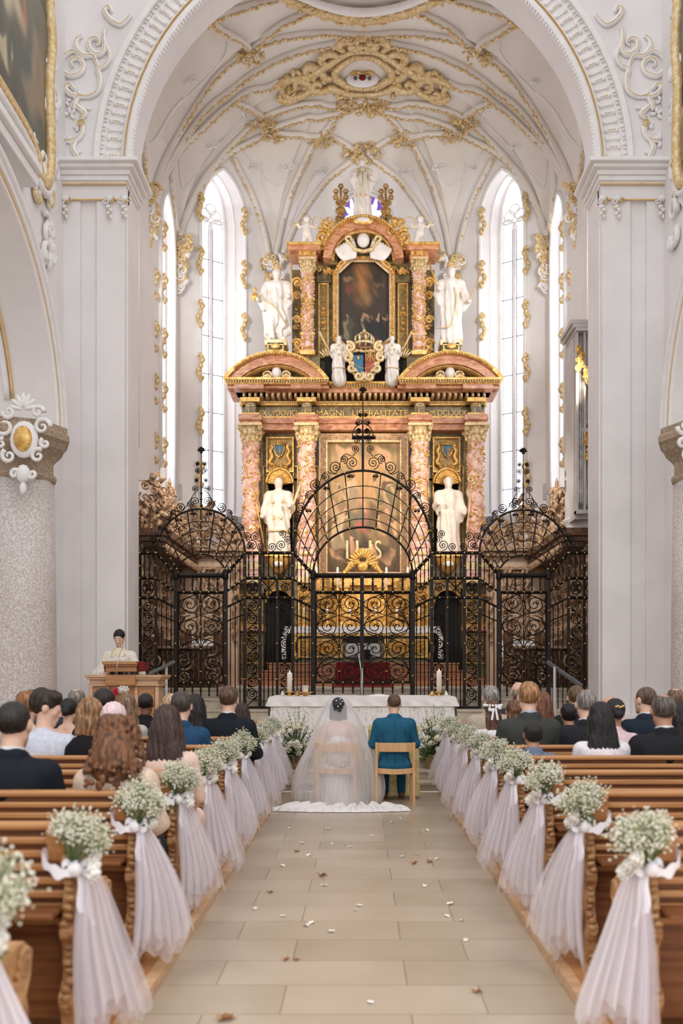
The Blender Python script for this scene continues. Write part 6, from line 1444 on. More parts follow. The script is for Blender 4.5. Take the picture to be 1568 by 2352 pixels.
# =================== FREE ALTAR, LECTERN, FLOWERS, CHAIRS ===================
def lace_mat():
    m, N, L, b = newmat('lace'); tc = N.new('ShaderNodeTexCoord'); v = N.new('ShaderNodeTexVoronoi'); v.inputs['Scale'].default_value = 11; v.feature = 'DISTANCE_TO_EDGE'
    w_ = N.new('ShaderNodeTexWave'); w_.inputs['Scale'].default_value = 5; w_.inputs['Distortion'].default_value = 9; w_.inputs['Detail'].default_value = 3
    L.new(tc.outputs['Object'], v.inputs['Vector']); L.new(tc.outputs['Object'], w_.inputs['Vector'])
    mx = N.new('ShaderNodeMath'); mx.operation = 'MULTIPLY'; L.new(v.outputs['Distance'], mx.inputs[0]); L.new(w_.outputs['Fac'], mx.inputs[1])
    r = N.new('ShaderNodeValToRGB'); r.color_ramp.elements[0].position = .05; r.color_ramp.elements[1].position = .12; r.color_ramp.elements[0].color = C(242, 238, 234); r.color_ramp.elements[1].color = C(224, 219, 216)
    L.new(mx.outputs[0], r.inputs[0]); L.new(r.outputs[0], b.inputs['Base Color']); b.inputs['Roughness'].default_value = .9; return m
M['lace'] = lace_mat()
YT = 13.2; ZT = 1.21
t = thing('free_altar', 'altar table under a white cloth with a deep lace front, before the iron screen', 'altar', (.02, YT+.45, HP))
b = MB(); b.box(-1.2, YT+.1, HP, 1.24, YT+.8, ZT-.03); b.build('table', M['stone'], t)
t2 = MB(); x0, x1 = -1.36, 1.40
t2.box(x0+.02, YT, ZT-.012, x1-.02, YT+.9, ZT)
def fr(u, v, off=0, amp=.012): x = x0+(x1-x0)*u; return (x+(u-.5)*.10*v, YT-.012-off-amp*(1+math.sin(u*60+math.sin(v*5)))*v, ZT-.005-v*.14)
t2.grid(lambda u, v: fr(u, v, .012), 160, 6)
for s, xx in ((-1, x0+.02), (1, x1-.02)): t2.grid(lambda u, v, s=s, xx=xx: (xx+s*(.02+.05*v+.015*math.sin(u*22)*v), YT-.02+.92*u, ZT-.005-v*.72), 40, 10)
o = t2.build('altar_linen', M['linen']); tag(o, 'plain white linen covering the top of the free altar', 'tablecloth')
l_ = MB(); l_.grid(lambda u, v: (x0+.03+(x1-x0-.06)*u+(u-.5)*.12*v, YT-.004-.014*(1+math.sin(u*46+v))*v, ZT-.1-.66*v), 180, 14); l_.build('lace_front', M['lace'], t)
def pillar(px, y0, lb):
    c = P(px, 1582, YT+.2); z1 = P(0, y0, YT+.2).z; t = thing('pillar_candle', lb, 'candle', (c.x, YT+.2, ZT), 'pillar candles on the free altar')
    b = MB(); b.lathe([(.038, ZT+.07), (.04, z1-.02), (.034, z1), (.02, z1-.012)], (c.x, YT+.2, 0), 16); cn = b.build('candle', M['wax'], t)
    b = MB(); b.lathe([(.001, z1-.012), (.007, z1+.002), (.006, z1+.018), (.001, z1+.034)], (c.x, YT+.2, 0), 6); put2(b.build('flame', M['flame']), cn)
    b = MB(); b.lathe([(.05, ZT), (.05, ZT+.012), (.02, ZT+.02), (.02, ZT+.05), (.07, ZT+.058), (.075, ZT+.068), (.04, ZT+.07)], (c.x, YT+.2, 0), 16); b.build('brass_holder', M['gilt'], t)
M['flame'] = emis('candle_flame', (255, 226, 170), 6); M['glassy'] = mat('clear_crystal', (220, 216, 210), (240, 236, 232), .1, .1)
pillar(665, 1545, 'lit white pillar candle on a brass holder at the left end of the free altar'); pillar(1008, 1541, 'lit white pillar candle on a brass holder at the right end of the free altar')
c = P(701, 1582, YT+.2)
t = thing('communion_bowl', 'white cup standing in a gilt dish beside the left altar candle', 'bowl', (c.x, YT+.2, ZT))
b = MB(); b.lathe([(.04, ZT), (.03, ZT+.015), (.05, ZT+.03), (.12, ZT+.062), (.125, ZT+.066), (.05, ZT+.05)], (c.x, YT+.2, 0), 18); b.build('dish', M['gilt'], t)
b = MB(); b.lathe([(.035, ZT+.05), (.045, ZT+.08), (.055, ZT+.16), (.058, ZT+.162), (.05, ZT+.15), (.03, ZT+.08)], (c.x, YT+.2, 0), 18); b.build('cup', M['linen'], t)
for i, (px, lb) in enumerate(((649, 'small crystal cruet at the far left of the free altar'), (683, 'small gilt cruet between the left candle and the dish'), (992, 'small gilt cruet left of the right altar candle'), (1024, 'small crystal cruet at the far right of the free altar'))):
    x = P(px, 0, YT+.25).x; b = MB(); b.lathe([(.03, ZT), (.034, ZT+.02), (.03, ZT+.045), (.014, ZT+.06), (.018, ZT+.078)], (x, YT+.25, 0), 12); o = b.build('cruet', M['glassy' if i % 3 == 0 else 'gilt']); tag(o, lb, 'cruet')
x = P(832, 0, YT+.3).x; t = thing('microphone_stand', 'slim silver microphone stand on the middle of the free altar', 'microphone', (x, YT+.3, ZT))
b = MB(); b.lathe([(.06, ZT), (.06, ZT+.008), (.012, ZT+.014)], (x, YT+.3, 0), 16); b.build('base', M['silver'], t)
b = MB(); b.tube([(x, YT+.3, ZT), (x, YT+.3, ZT+.42)], .008, 6); b.tube([(x-.015, YT+.3, ZT), (x-.02, YT+.3, ZT+.38), (x-.045, YT+.25, ZT+.56)], .009, 6); b.build('stem', M['silver'], t)
b = MB(); b.ball((x-.05, YT+.24, ZT+.58), (.014, .02, .03), 8, 6); b.build('microphone_head', M['silver'], t)
b = MB(); b.prism([(.12, 0), (.42, 0), (.42, .012), (.27, .03), (.12, .012)], lambda a, z: (a, YT+.15, ZT+z), lambda a, z: (a, YT+.4, ZT+z)); o = b.build('open_book', M['linen']); tag(o, 'open white missal lying on the free altar, right of the microphone stand', 'book')
# handrails on the side steps
for s, pts, post_, nm in ((-1, [(359, 1548), (392, 1520)], 382, 'left'), (1, [(1318, 1574), (1264, 1520)], 1273, 'right')):
    Yh = 14.7; a, c = P(*pts[0], Yh), P(*pts[1], Yh); t = thing('handrail', 'grey metal handrail rising over the steps by the %s side gate' % nm, 'handrail', (a.x, Yh, HP))
    b = MB(); a.y = Yh-.5; c.y = Yh+.25; b.tube([a, c], .035, 4); b.build('rail', M['grey_rail'] if 'grey_rail' in M else M['lead'], t)
    x = P(post_, 0, Yh).x; b = MB(); b.tube([(x, Yh, HP), (x, Yh, 1.66)], .022, 8); b.build('upright', M['grey_case'], t)
# ---- lectern
YL = 13.0
def LP(px, py, dy=0): p = P(px, py, YL); return Vector((p.x, YL+dy, p.z))
def lbx(mb, x0, y0, x1, y1, dy, d): a = LP(x0, y1); c = LP(x1, y0); mb.box(a.x, YL+dy, a.z, c.x, YL+dy+d, c.z)
t = thing('lectern', 'pale oak ambo with a moulded top and red-lined reading desk, where the priest stands', 'lectern', (LP(283, 0).x, YL+.3, HP))
def lp(name, mb, m, bev=.006): [put(q, t) for q in split_build(mb, name, M[m], None, bev, .004)]
zb_ = VY+(H-HP)*F/YL
for (x0, y0, x1, y1, dy, d) in ((195, 1550, 372, 1556, 0, .6),): b = MB(); lbx(b, x0, y0, x1, y1, dy-.02, d+.04); lbx(b, x0+4, 1556, x1-4, 1561, dy, d); lp('top', b, 'ambo')
b = MB(); lbx(b, 203, 1561, 361, 1571, .04, .5); lbx(b, 201, 1571, 364, 1576, .02, .54); lp('moulding', b, 'ambo')
b = MB(); lbx(b, 244, 1550, 312, 1574, -.05, .3); lp('centre_block', b, 'pew')
b = MB(); lbx(b, 210, 1576, 356, zb_-6, .08, .44); lp('body', b, 'ambo')
for x0, x1 in ((214, 242), (250, 306), (316, 352)):
    b = MB(); lbx(b, x0, 1582, x1, 1640, .06, .05); lp('panel', b, 'pew')
for x in (206, 246, 310, 358):
    b = MB(); p = LP(x, 1640); b.lathe([(.03, HP), (.035, HP+.1), (.022, HP+.2), (.034, HP+.5), (.02, HP+.62), (.034, HP+.68), (.03, HP+.98)], (p.x, YL+.06, 0), 10); lp('turned_column', b, 'ambo', 0)
b = MB(); lbx(b, 208, zb_-12, 358, zb_, .02, .54); lp('plinth', b, 'ambo')
b = MB(); a = [LP(238, 1518, .1), LP(317, 1518, .1), LP(317, 1529, -.12), LP(238, 1529, -.12)]
lbx(b, 243, 1530, 314, 1543, -.02, .3); lbx(b, 240, 1525, 316, 1531, -.06, .3); lbx(b, 238, 1519, 317, 1526, -.1, .4); lp('reading_desk', b, 'pew')
b = MB(); [lbx(b, x, 1542, x+4, 1551, .02, .2) for x in (250, 262, 282, 296, 306)]; lp('desk_support', b, 'walnut', 0)
b = MB(); b.prism([(0, 0), (.1, 0), (.085, -.13), (.02, -.14)], lambda u, z: (LP(316, 0).x+u, YL+.0, LP(0, 1520).z+z), lambda u, z: (LP(316, 0).x+u, YL+.3, LP(0, 1520).z+z)); b.prism([(0, 0), (-.02, 0), (.0, -.15), (.03, -.13)], lambda u, z: (LP(240, 0).x+u, YL+.0, LP(0, 1520).z+z), lambda u, z: (LP(240, 0).x+u, YL+.3, LP(0, 1520).z+z)); lp('red_lining', b, 'red', 0)
b = MB(); p = LP(268, 1517, .15); b.prism([(-.11, 0), (0, .012), (.12, 0), (.12, .016), (0, .03), (-.11, .016)], lambda u, z: (p.x+u, YL-.02, p.z+z), lambda u, z: (p.x+u, YL+.3, p.z+z+.03)); o = b.build('open_book', M['linen']); tag(o, 'open book lying on the lectern in front of the priest', 'book')
p = LP(276, 1519); t2 = thing('lectern_microphone', 'thin silver gooseneck microphone clipped to the lectern', 'microphone', (p.x, YL-.1, p.z))
b = MB(); b.tube(smoothpts([LP(274, 1552, -.12), LP(275, 1530, -.14), LP(277, 1515, -.12), LP(278, 1500, -.05), LP(280, 1488, 0)], 6), .007, 6); put(b.build('gooseneck', M['silver']), t2); b = MB(); b.ball(LP(280, 1486, .01), (.012, .014, .03), 8, 6); put(b.build('microphone_head', M['silver']), t2)
# ---- flowers
def rose(mb, c, r, seed=0, R=None):
    rr = random.Random(seed); c = Vector(c); mb.ball(c, r*.55, 8, 6)
    for ring_, (n, rad, tilt) in enumerate(((4, .45, .25), (5, .68, .55), (6, .88, .95))):
        for k in range(n):
            a = 2*PI*(k+.5*ring_)/n+rr.uniform(-.15, .15); u = Vector((math.cos(a), math.sin(a), 0)); z = Vector((0, 0, 1))
            RR = Matrix.Rotation(a, 3, 'Z') @ Matrix.Rotation(tilt, 3, 'Y'); p = u*rad*r+z*r*(.35-.35*ring_)
            if R: RR = R @ RR; p = R @ p
            mb.ball(c+p, (r*.14, r*.5, r*.5), 6, 5, RR)
def gyp(nst, h_, spread, seed, fl=9, up=Vector((0, 0, 1)), fr=.0058):
    rr = random.Random(seed); st = MB(); f = MB()
    for i in range(nst):
        a = rr.uniform(0, 2*PI); q = math.sqrt(rr.random())*spread; d = Vector((q*math.cos(a), q*math.sin(a), h_*rr.uniform(.55, 1.0)*(1-.35*(q/spread)**2)))
        st.tube([Vector((0, 0, 0)), d*.5+Vector((0, 0, .01)), d], .0016, 3, cap=False)
        for k in range(fl):
            p = d+Vector((rr.gauss(0, .02), rr.gauss(0, .02), rr.gauss(0, .02)+.005)); st.tube([d*.86, p], .0008, 3, cap=False)
            f.ball(p, fr*rr.uniform(.7, 1.25), 5, 4)
    return st, f
def sprig(mb, c, d, L_, n, w_, seed=0):
    rr = random.Random(seed); c = Vector(c); d = Vector(d).normalized(); mb.tube([c, c+d*L_], .003, 4)
    for k in range(n):
        t_ = .2+.8*k/n; p = c+d*L_*t_; a = rr.uniform(0, 6); q = d.orthogonal().normalized(); q.rotate(Matrix.Rotation(a, 3, d)); v = (q+d*.7).normalized()
        R = v.to_track_quat('X', 'Z').to_matrix(); mb.ball(p+v*w_*1.2, (w_*1.3, w_*.45, w_*.1), 6, 4, R)
ZP = .055
# basket arrangements
def basket(px, lb, seed):
    Yb = 12.22; cx = P(px, 0, Yb).x; zb = .25; t = thing('flower_basket', lb, 'flower arrangement', (cx, Yb, zb), 'basket arrangements flanking the altar')
    b = MB(); n = 44
    b.lathe([(.10, 0), (.112, .03), (.122, .1), (.135, .18), (.14, .2), (.13, .2), (.125, .17)], (cx, Yb, zb), n, mod=lambda a, z: 1+.03*math.sin(a*22+(PI if int(z*60) % 2 else 0)))
    for k in range(9): b.tube([(cx+(.105+.004*k)*math.cos(2*PI*i/44), Yb+(.105+.004*k)*math.sin(2*PI*i/44), zb+.012+.022*k+.004*(1 if i % 2 else -1)) for i in range(44)], .006, 4, closed=True)
    b.build('basket', M['wicker'], t)
    rr = random.Random(seed); g = MB(); c0 = Vector((cx, Yb, zb+.18))
    for i in range(150):
        a = rr.uniform(0, 2*PI); e = rr.uniform(-.5, 1.35); d = Vector((math.cos(a)*math.cos(e), math.sin(a)*math.cos(e), math.sin(e))); L_ = rr.uniform(.17, .32)+.26*max(0, math.sin(e))**3
        sprig(g, c0, d, L_, rr.randint(5, 9), rr.uniform(.014, .026), i)
    g.build('foliage', M['leaf'], t)
    g = MB()
    for i in range(7): d = Vector((rr.uniform(-.35, .35), rr.uniform(-.2, .2), 1)); sprig(g, c0+Vector((0, 0, .15)), d, rr.uniform(.4, .58), 9, .022, i+90)
    g.build('tall_sprig', M['leaf_pale'], t)
    for i in range(17):
        a = rr.uniform(0, 2*PI); e = rr.uniform(.1, 1.3); R_ = .17+.2*math.sin(e)**2; p = c0+Vector((R_*math.cos(a)*math.cos(e), -abs(R_*math.sin(a)*math.cos(e)), R_*math.sin(e)*1.25+.02)); g = MB()
        v = (p-c0).normalized(); rose(g, p, rr.uniform(.03, .048), i, v.to_track_quat('Z', 'Y').to_matrix()); g.build('rose', M['rose_cream' if i % 3 else 'rose'], t)
    for i in range(5):
        p = c0+Vector((rr.uniform(-.13, .13), -.05, rr.uniform(.38, .56))); g = MB()
        for k in range(6): a = 2*PI*k/6; v = Vector((math.cos(a), -.5, math.sin(a))).normalized(); g.ball(p+v*.045, (.05, .016, .008), 6, 4, v.to_track_quat('X', 'Z').to_matrix())
        g.build('lily', M['rose_cream'], t)
    st, f = gyp(22, .3, .3, seed+3, 10, fr=.007); 
    for mb, nm, mm in ((st, 'stems', 'leaf_pale'), (f, 'baby_breath', 'floret')):
        mb.v = [(x+cx, y+Yb-.04, z+zb+.16) for x, y, z in mb.v]; o = mb.build(nm, M[mm], t); o['kind'] = 'stuff'
basket(681, 'wicker basket of cream roses, lilies and greenery on the steps left of the couple', 3)
basket(998, 'wicker basket of cream roses, lilies and greenery on the steps right of the couple', 8)
# red and white posy on the lectern front
t = thing('lectern_posy', 'small red and white flower posy hanging at the lectern front', 'flowers', LP(280, 1590, -.1))
for k, (px, py, m) in enumerate(((270, 1589, 'red_flower'), (266, 1594, 'red_flower'), (275, 1586, 'red_flower'), (286, 1582, 'rose'), (293, 1583, 'rose'), (281, 1585, 'rose'))):
    if 'red_flower' not in M: M['red_flower'] = mat('red_petals', (196, 40, 60), (226, 70, 84), .6)
    g = MB(); rose(g, LP(px, py, -.12), .042, k, Matrix.Rotation(PI/2, 3, 'X')); put(g.build('flower', M[m]), t)
# ---- kneelers under gold brocade, chairs
for cx, lb in ((P(779, 0, 11.05).x, 'kneeler draped in pale gold brocade in front of the bride'), (P(904, 0, 11.05).x, 'kneeler draped in pale gold brocade in front of the groom')):
    b = MB(); prof = lambda v: (.30+.012*math.sin(v*9))
    b.grid(lambda u, v: (cx+(.315+.01*v)*[-1, 1, 1, -1, -1][int(u*4)]*1.0 if 0 else cx+(.31+.012*v)*max(-1, min(1, 1.35*math.cos(2*PI*u)))+.008*math.sin(u*60)*v, 11.2+(.13+.02*v)*max(-1, min(1, 1.35*math.sin(2*PI*u)))+.008*math.sin(u*75)*v, .88-.84*v), 96, 14, closeu=True)
    b.box(cx-.3, 11.08, .86, cx+.3, 11.32, .885); b.box(cx-.32, 11.06, .84, cx+.32, 11.14, .9); o = b.build('draped_kneeler', M['gold_cloth']); tag(o, lb, 'kneeler')
    b = MB(); [b.tube([(cx-.3+.012*k, 11.06, .06), (cx-.3+.012*k+.003, 11.045, .01)], .003, 3) for k in range(50)]; put(b.build('fringe', M['gold_cloth']), o)
def chair(cx, lb):
    Y0 = 10.42; t = thing('wooden_chair', lb, 'chair', (cx, Y0+.2, 0), 'chairs of the couple'); hw = .218
    for s in (-1, 1):
        b = MB(); b.prism([(Y0-.02, 0), (Y0+.02, 0), (Y0+.045, .42), (Y0+.02, .745), (Y0-.015, .745), (Y0+.0, .42)], lambda y, z: (cx+s*hw-.016, y, z), lambda y, z: (cx+s*hw+.016, y, z)); b.build('rear_leg', M['beech'], t, .004)
        b = MB(); b.box(cx+s*hw*.95-.016, Y0+.40, 0, cx+s*hw*.95+.016, Y0+.435, .41); b.build('front_leg', M['beech'], t, .004)
        b = MB(); b.box(cx+s*hw*.97-.01, Y0+.02, .34, cx+s*hw*.97+.01, Y0+.42, .39); b.build('side_rail', M['beech'], t, .003)
    b = MB(); b.grid(lambda u, v: (cx-hw+2*hw*u, Y0-.018+.03*math.sin(PI*u)*0+(.026 if v > .5 else 0)-.02*math.sin(PI*u), 0), 1, 1) if 0 else None
    n = 16
    def slab(z0, z1, sag0, sag1, nm, y):
        q = MB(); V = []; Fc = []
        for i in range(n+1):
            u = i/n; s_ = math.sin(PI*u); x = cx-hw+2*hw*u; yy = y-.02*s_
            V += [(x, yy, z0-sag0*s_), (x, yy, z1-sag1*s_), (x, yy+.022, z1-sag1*s_), (x, yy+.022, z0-sag0*s_)]
        for i in range(n):
            for k in range(4): Fc.append((4*i+k, 4*i+(k+1) % 4, 4*i+4+(k+1) % 4, 4*i+4+k))
        Fc += [(0, 3, 2, 1), (4*n, 4*n+1, 4*n+2, 4*n+3)]; q.add(V, Fc); q.build(nm, M['beech'], t, .003)
    slab(.635, .74, 0, 0, 'top_rail', Y0+.01); slab(.385, .445, .015, .012, 'rear_rail', Y0+.02)
    b = MB(); b.grid(lambda u, v: (cx-hw+2*hw*u, Y0+.02+.42*v, .43-.015*math.sin(PI*u)), 12, 8); b.grid(lambda u, v: (cx-hw+2*hw*u, Y0+.02+.42*v, .40-.015*math.sin(PI*u)), 12, 8); b.build('seat', M['beech'], t)
XBr, XGr = P(771.5, 0, 10.42).x, P(907.5, 0, 10.42).x
chair(XBr, 'light wooden chair under the bride\'s veil'); chair(XGr, 'light wooden chair the groom sits on')
# =================== PEWS ===================
ROW = [2.62+.97*k for k in range(10)]
def make_pew(s):
    t = thing('pew', 'x', 'pew', (s*1.2, ROW[1], ZP)); Y0 = ROW[1]; xa, xb = sorted((s*1.19, s*4.42))
    def pb(name, mb, m, bev=0): return mb.build(name, M[m], t, bev)
    b = MB(); b.box(xa, Y0-.005, .918, xb, Y0+.05, .952); pb('top_rail', b, 'pew', .012)
    for k in range(7): z = .877-.054*k; b = MB(); b.box(xa, Y0+.0, z-.015, xb, Y0+.036, z+.015); pb('back_slat', b, 'pew', .007)
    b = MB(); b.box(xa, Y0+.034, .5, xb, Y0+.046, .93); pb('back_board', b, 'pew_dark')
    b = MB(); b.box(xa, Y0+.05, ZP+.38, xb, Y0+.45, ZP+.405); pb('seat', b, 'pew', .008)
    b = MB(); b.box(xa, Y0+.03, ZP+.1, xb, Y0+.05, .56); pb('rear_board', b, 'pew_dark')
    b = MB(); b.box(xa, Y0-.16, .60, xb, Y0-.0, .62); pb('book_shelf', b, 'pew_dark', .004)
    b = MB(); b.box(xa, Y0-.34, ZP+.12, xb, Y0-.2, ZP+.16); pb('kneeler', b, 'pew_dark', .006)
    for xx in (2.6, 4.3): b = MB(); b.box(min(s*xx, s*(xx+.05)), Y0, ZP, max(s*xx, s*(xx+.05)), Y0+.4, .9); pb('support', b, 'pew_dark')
    # carved end panel with wavy edges
    pts = []; N_ = 26
    for i in range(N_+1): t_ = i/N_; z = ZP+(.80-ZP)*t_; pts.append((Y0-.05+.025*math.sin(t_*17)+.012*math.sin(t_*37)-.03*(1-t_), z))
    top = [(Y0-.03, .86), (Y0+.02, .88), (Y0+.08, .80), (Y0+.1, .72), (Y0+.2, .66), (Y0+.38, .65), (Y0+.46, .6), (Y0+.44, .52)]
    rear = [(Y0+.40+.02*math.sin(i*1.7)+.03*(i/8), .46-(.46-ZP)*i/8) for i in range(9)]
    b = MB(); b.prism(pts+top+rear, lambda y, z: (s*1.13, y, z), lambda y, z: (s*1.185, y, z)); ep = pb('end_panel', b, 'carved', .006)
    g = MB(); rr = random.Random(5)
    for i in range(24): t_ = i/24; z = ZP+.04+.75*t_; g.ball((s*(1.155+rr.uniform(-.012, .012)), Y0-.055+.025*math.sin(t_*17)-.03*(1-t_), z), (.024, .012, .018), 6, 4, Matrix.Rotation(rr.uniform(-1, 1), 3, 'X'))
    for (y, z, r_, d) in ((.05, .3, .1, 1), (.25, .5, .08, -1), (.22, .22, .1, -1), (.06, .62, .07, -1), (.36, .58, .05, 1)):
        g.tube([(s*1.125, Y0+y+u, z+v) for u, v in spiral(0, 0, r_, 1, 1.8, d)], .014, 5)
    for i in range(16): g.ball((s*1.125, Y0+.04+rr.uniform(0, .34), rr.uniform(.12, .6)), (.012, .03, .02), 6, 4, Matrix.Rotation(rr.uniform(0, 3), 3, 'X'))
    put2(g.build('leaf_carving', M['carved']), ep)
    b = MB(); b.prism([(Y0-.05, .80), (Y0-.075, .93), (Y0-.02, .945), (Y0+.06, .93), (Y0+.05, .8)], lambda y, z: (s*1.165, y, z), lambda y, z: (s*1.245, y, z)); pb('end_block', b, 'pew', .008)
    b = MB(); b.bx((s*1.205, Y0-.02, .785), (.06, .07, .035)); pb('block_notch_shade', b, 'walnut')  # dark wood colour paints the shaded notch under the end block
    return t
ordn = ['first', 'second', 'third', 'fourth', 'fifth', 'sixth', 'seventh', 'eighth', 'ninth', 'tenth']
for s, nm in ((-1, 'left'), (1, 'right')):
    p0 = make_pew(s); ks = list(range(10)) if s < 0 else list(range(1, 10))
    for k in ks:
        o = p0 if k == 1 else copy_tree(p0); o.location.y = ROW[k]
        n_ = k if s < 0 else k-1
        o['label'] = 'honey oak slatted pew, %s row from the front of the picture, %s of the aisle' % (ordn[n_], nm) if n_ else 'nearest honey oak slatted pew %s of the aisle' % nm
        o['group'] = 'pews %s of the aisle' % nm
# =================== PEW-END DECORATION ===================
def tulle_mesh(seed):
    rr = random.Random(seed); b = MB(); f1, f2, f3 = rr.uniform(0, 6), rr.uniform(0, 6), rr.uniform(0, 6)
    for L_ in range(3):
        def fn(u, v, L_=L_):
            w_ = .035+(.165+.03*L_)*v**.75*(1.15-.15*v); a = (u-.5)*1.0
            x = -(w_*(a+.38)*1.0)-.03*v**.5*1-.01*L_+.01*math.sin(v*5+f1); y = (.02+.13*v**.8)*math.sin(a*PI*1.0)*(1-.3*L_)+(.006+.018*v)*math.sin(u*(26+6*L_)+f2)+.008*math.sin(u*61+f3)*v
            return (x+.008*math.cos(u*(24+7*L_)+f1)*v, y-.02*L_, -v*(.655+.035*math.sin(u*9+f3)+.02*math.sin(u*31+f1)-.05*L_))
        b.grid(fn, 70, 26)
    b.ball((-.01, 0, .0), (.03, .035, .03), 8, 6)
    return b.mesh('tulle')
def mirror_me(me, seed):
    m2 = me.copy()
    for v in m2.vertices: v.co.x = -v.co.x
    m2.flip_normals(); return m2
T_ = []; Bq = []
for i in range(3):
    m1 = tulle_mesh(i+1); T_.append((m1, mirror_me(m1, i)))
for i in range(4):
    st, f = gyp(74, .2, .115, 30+i, 15, fr=.0046); rr = random.Random(i); gr = MB()
    for k in range(9): a = rr.uniform(0, 2*PI); sprig(gr, (0, 0, .0), (math.cos(a)*.5, math.sin(a)*.5, rr.uniform(-.2, 1)), rr.uniform(.08, .15), 6, .012, k+i*20)
    rs = []
    for k in range(2+i % 2): 
        a = rr.uniform(0, 6); g = MB(); rose(g, (-.06-.02*k, -.03+.05*k-.03*i*.5, .05-.03*k), .034, k+i, Matrix.Rotation(-1.2, 3, 'Y')); rs.append(g.mesh('rose'))
    ms = (st.mesh('stems'), f.mesh('florets'), gr.mesh('leaves'), rs)
    Bq.append(ms)
def ribbon_mesh():
    b = MB(); 
    def strip(pts, w_, ax=Vector((0, 1, 0))):
        pts = smoothpts(pts, 6); V = []; 
        for p in pts: V += [p-ax*w_/2, p+ax*w_/2]
        b.add(V, [(2*i, 2*i+1, 2*i+3, 2*i+2) for i in range(len(pts)-1)], True)
    strip([(0, -.03, .0), (-.03, -.045, -.05), (-.035, -.05, -.14), (-.055, -.05, -.22)], .028, Vector((.8, .4, 0)).normalized())
    strip([(0, -.03, .0), (-.015, -.05, -.06), (-.01, -.06, -.13), (-.02, -.06, -.17)], .026, Vector((.9, -.3, 0)).normalized())
    for sg in (-1, 1): strip([(0, -.03, 0), (sg*.04, -.05, .03), (sg*.06, -.055, .005), (sg*.035, -.055, -.015), (0, -.035, 0)], .03, Vector((0, .3, 1)).normalized())
    return b.mesh('bow')
RM = ribbon_mesh(); RM2 = mirror_me(RM, 0)
def band_mesh():
    b = MB(); pts = smoothpts([(0, -.05, .01), (.05, -.085, -.01), (.1, -.08, .015), (.135, -.05, .05), (.13, 0, .05), (.1, .05, .03)], 6); V = []
    for i, p in enumerate(pts): w_ = .022+.008*math.sin(i*.9); V += [p-Vector((0, 0, w_)), p+Vector((0, 0, w_))]
    b.add(V, [(2*i, 2*i+1, 2*i+3, 2*i+2) for i in range(len(pts)-1)], True); b.ball((.01, -.06, 0), (.03, .02, .03), 8, 6); return b.mesh('band')
BM = band_mesh(); BM2 = mirror_me(BM, 0)
for s, nm in ((-1, 'left'), (1, 'right')):
    for k in (range(10) if s < 0 else range(1, 10)):
        n_ = k if s < 0 else k-1; od = 'nearest' if n_ == 0 else ordn[n_]; x, y = s*1.115, ROW[k]-.05; v = (k*7+(3 if s > 0 else 0)) % 3
        z = .785
        t = thing('pew_tulle', '%s white tulle drape hanging from a pew end, %s side of the aisle' % (od, nm), 'tulle drape', (x, y, z), 'tulle drapes on the %s pew ends' % nm)
        for me, m_, n2 in ((T_[v][0 if s > 0 else 1], 'tulle', 'tulle'), ((RM if s > 0 else RM2), 'satin', 'satin_bow'), ((BM if s > 0 else BM2), 'satin', 'satin_band')):
            o = obmesh(n2, me, M[m_], t)
        t.rotation_euler.z = random.Random(k+s).uniform(-.2, .2)
        q = Bq[(k+(2 if s > 0 else 0)) % 4]
        t = thing('pew_bouquet', '%s baby\'s breath bouquet tied to a pew end, %s side of the aisle' % (od, nm), 'bouquet', (x+s*.02, y-.03, .80), 'baby\'s breath bouquets on the %s pew ends' % nm)
        o = obmesh('stems', q[0], M['leaf_pale'], t); o['kind'] = 'stuff'; o = obmesh('baby_breath', q[1], M['floret'], t); o['kind'] = 'stuff'; obmesh('leaves', q[2], M['leaf'], t)
        for r_ in q[3]: obmesh('rose', r_, M['rose'], t)
        t.rotation_euler = (random.Random(k*3+s).uniform(-.15, .25), -s*.25, 0 if s > 0 else PI)
        if s < 0: t.rotation_euler.y = -.25
        if k == 0: t.scale = (1.25, 1.25, 1.25)
# petals and dry leaves on the aisle
PT = [(664, 1902), (752, 1905), (793, 1941), (803, 1946), (980, 1908), (925, 1969), (986, 1975), (710, 1966), (648, 1990), (741, 2035), (748, 2035), (975, 2036), (825, 2082), (816, 2092), (1034, 2078), (585, 2088), (650, 2106), (703, 2128), (716, 2122), (1025, 2106), (1060, 2115), (760, 2142), (1070, 2161), (850, 2305), (956, 1963), (855, 1922), (761, 1939), (693, 1938), (575, 1935), (1003, 1974), (918, 1880), (900, 1890)]
pm = MB(); pm.grid(lambda u, v: ((u-.5)*.03*(1-.3*v), (v-.5)*.034, .002+.008*(u-.5)**2*4+.004*v*v), 5, 5); pm = pm.mesh('petal')
for i, (px, py) in enumerate(PT):
    Yp = H*F/(py-VY); o = obmesh('rose_petal', pm, M['rose'], None); o.location = (P(px, py, Yp).x, Yp, .001); o.rotation_euler = (0, 0, i*1.7); sc = .8+.5*((i*37) % 10)/10; o.scale = (sc, sc, sc)
    tag(o, 'small white rose petal scattered on the aisle floor', 'petal', 'rose petals scattered on the aisle')
lm = MB(); c_ = []
for k in range(10): a = 2*PI*k/10; r_ = .035 if k % 2 == 0 else .014; c_.append((r_*math.cos(a), r_*math.sin(a), .006+.008*(k % 3)))
lm.add([(0, 0, .004)]+c_, [(0, 1+k, 1+(k+1) % 10) for k in range(10)]); lm = lm.mesh('leaf')
M['dry_leaf'] = mat('dry_leaf', (150, 104, 66), (186, 144, 98), .7)
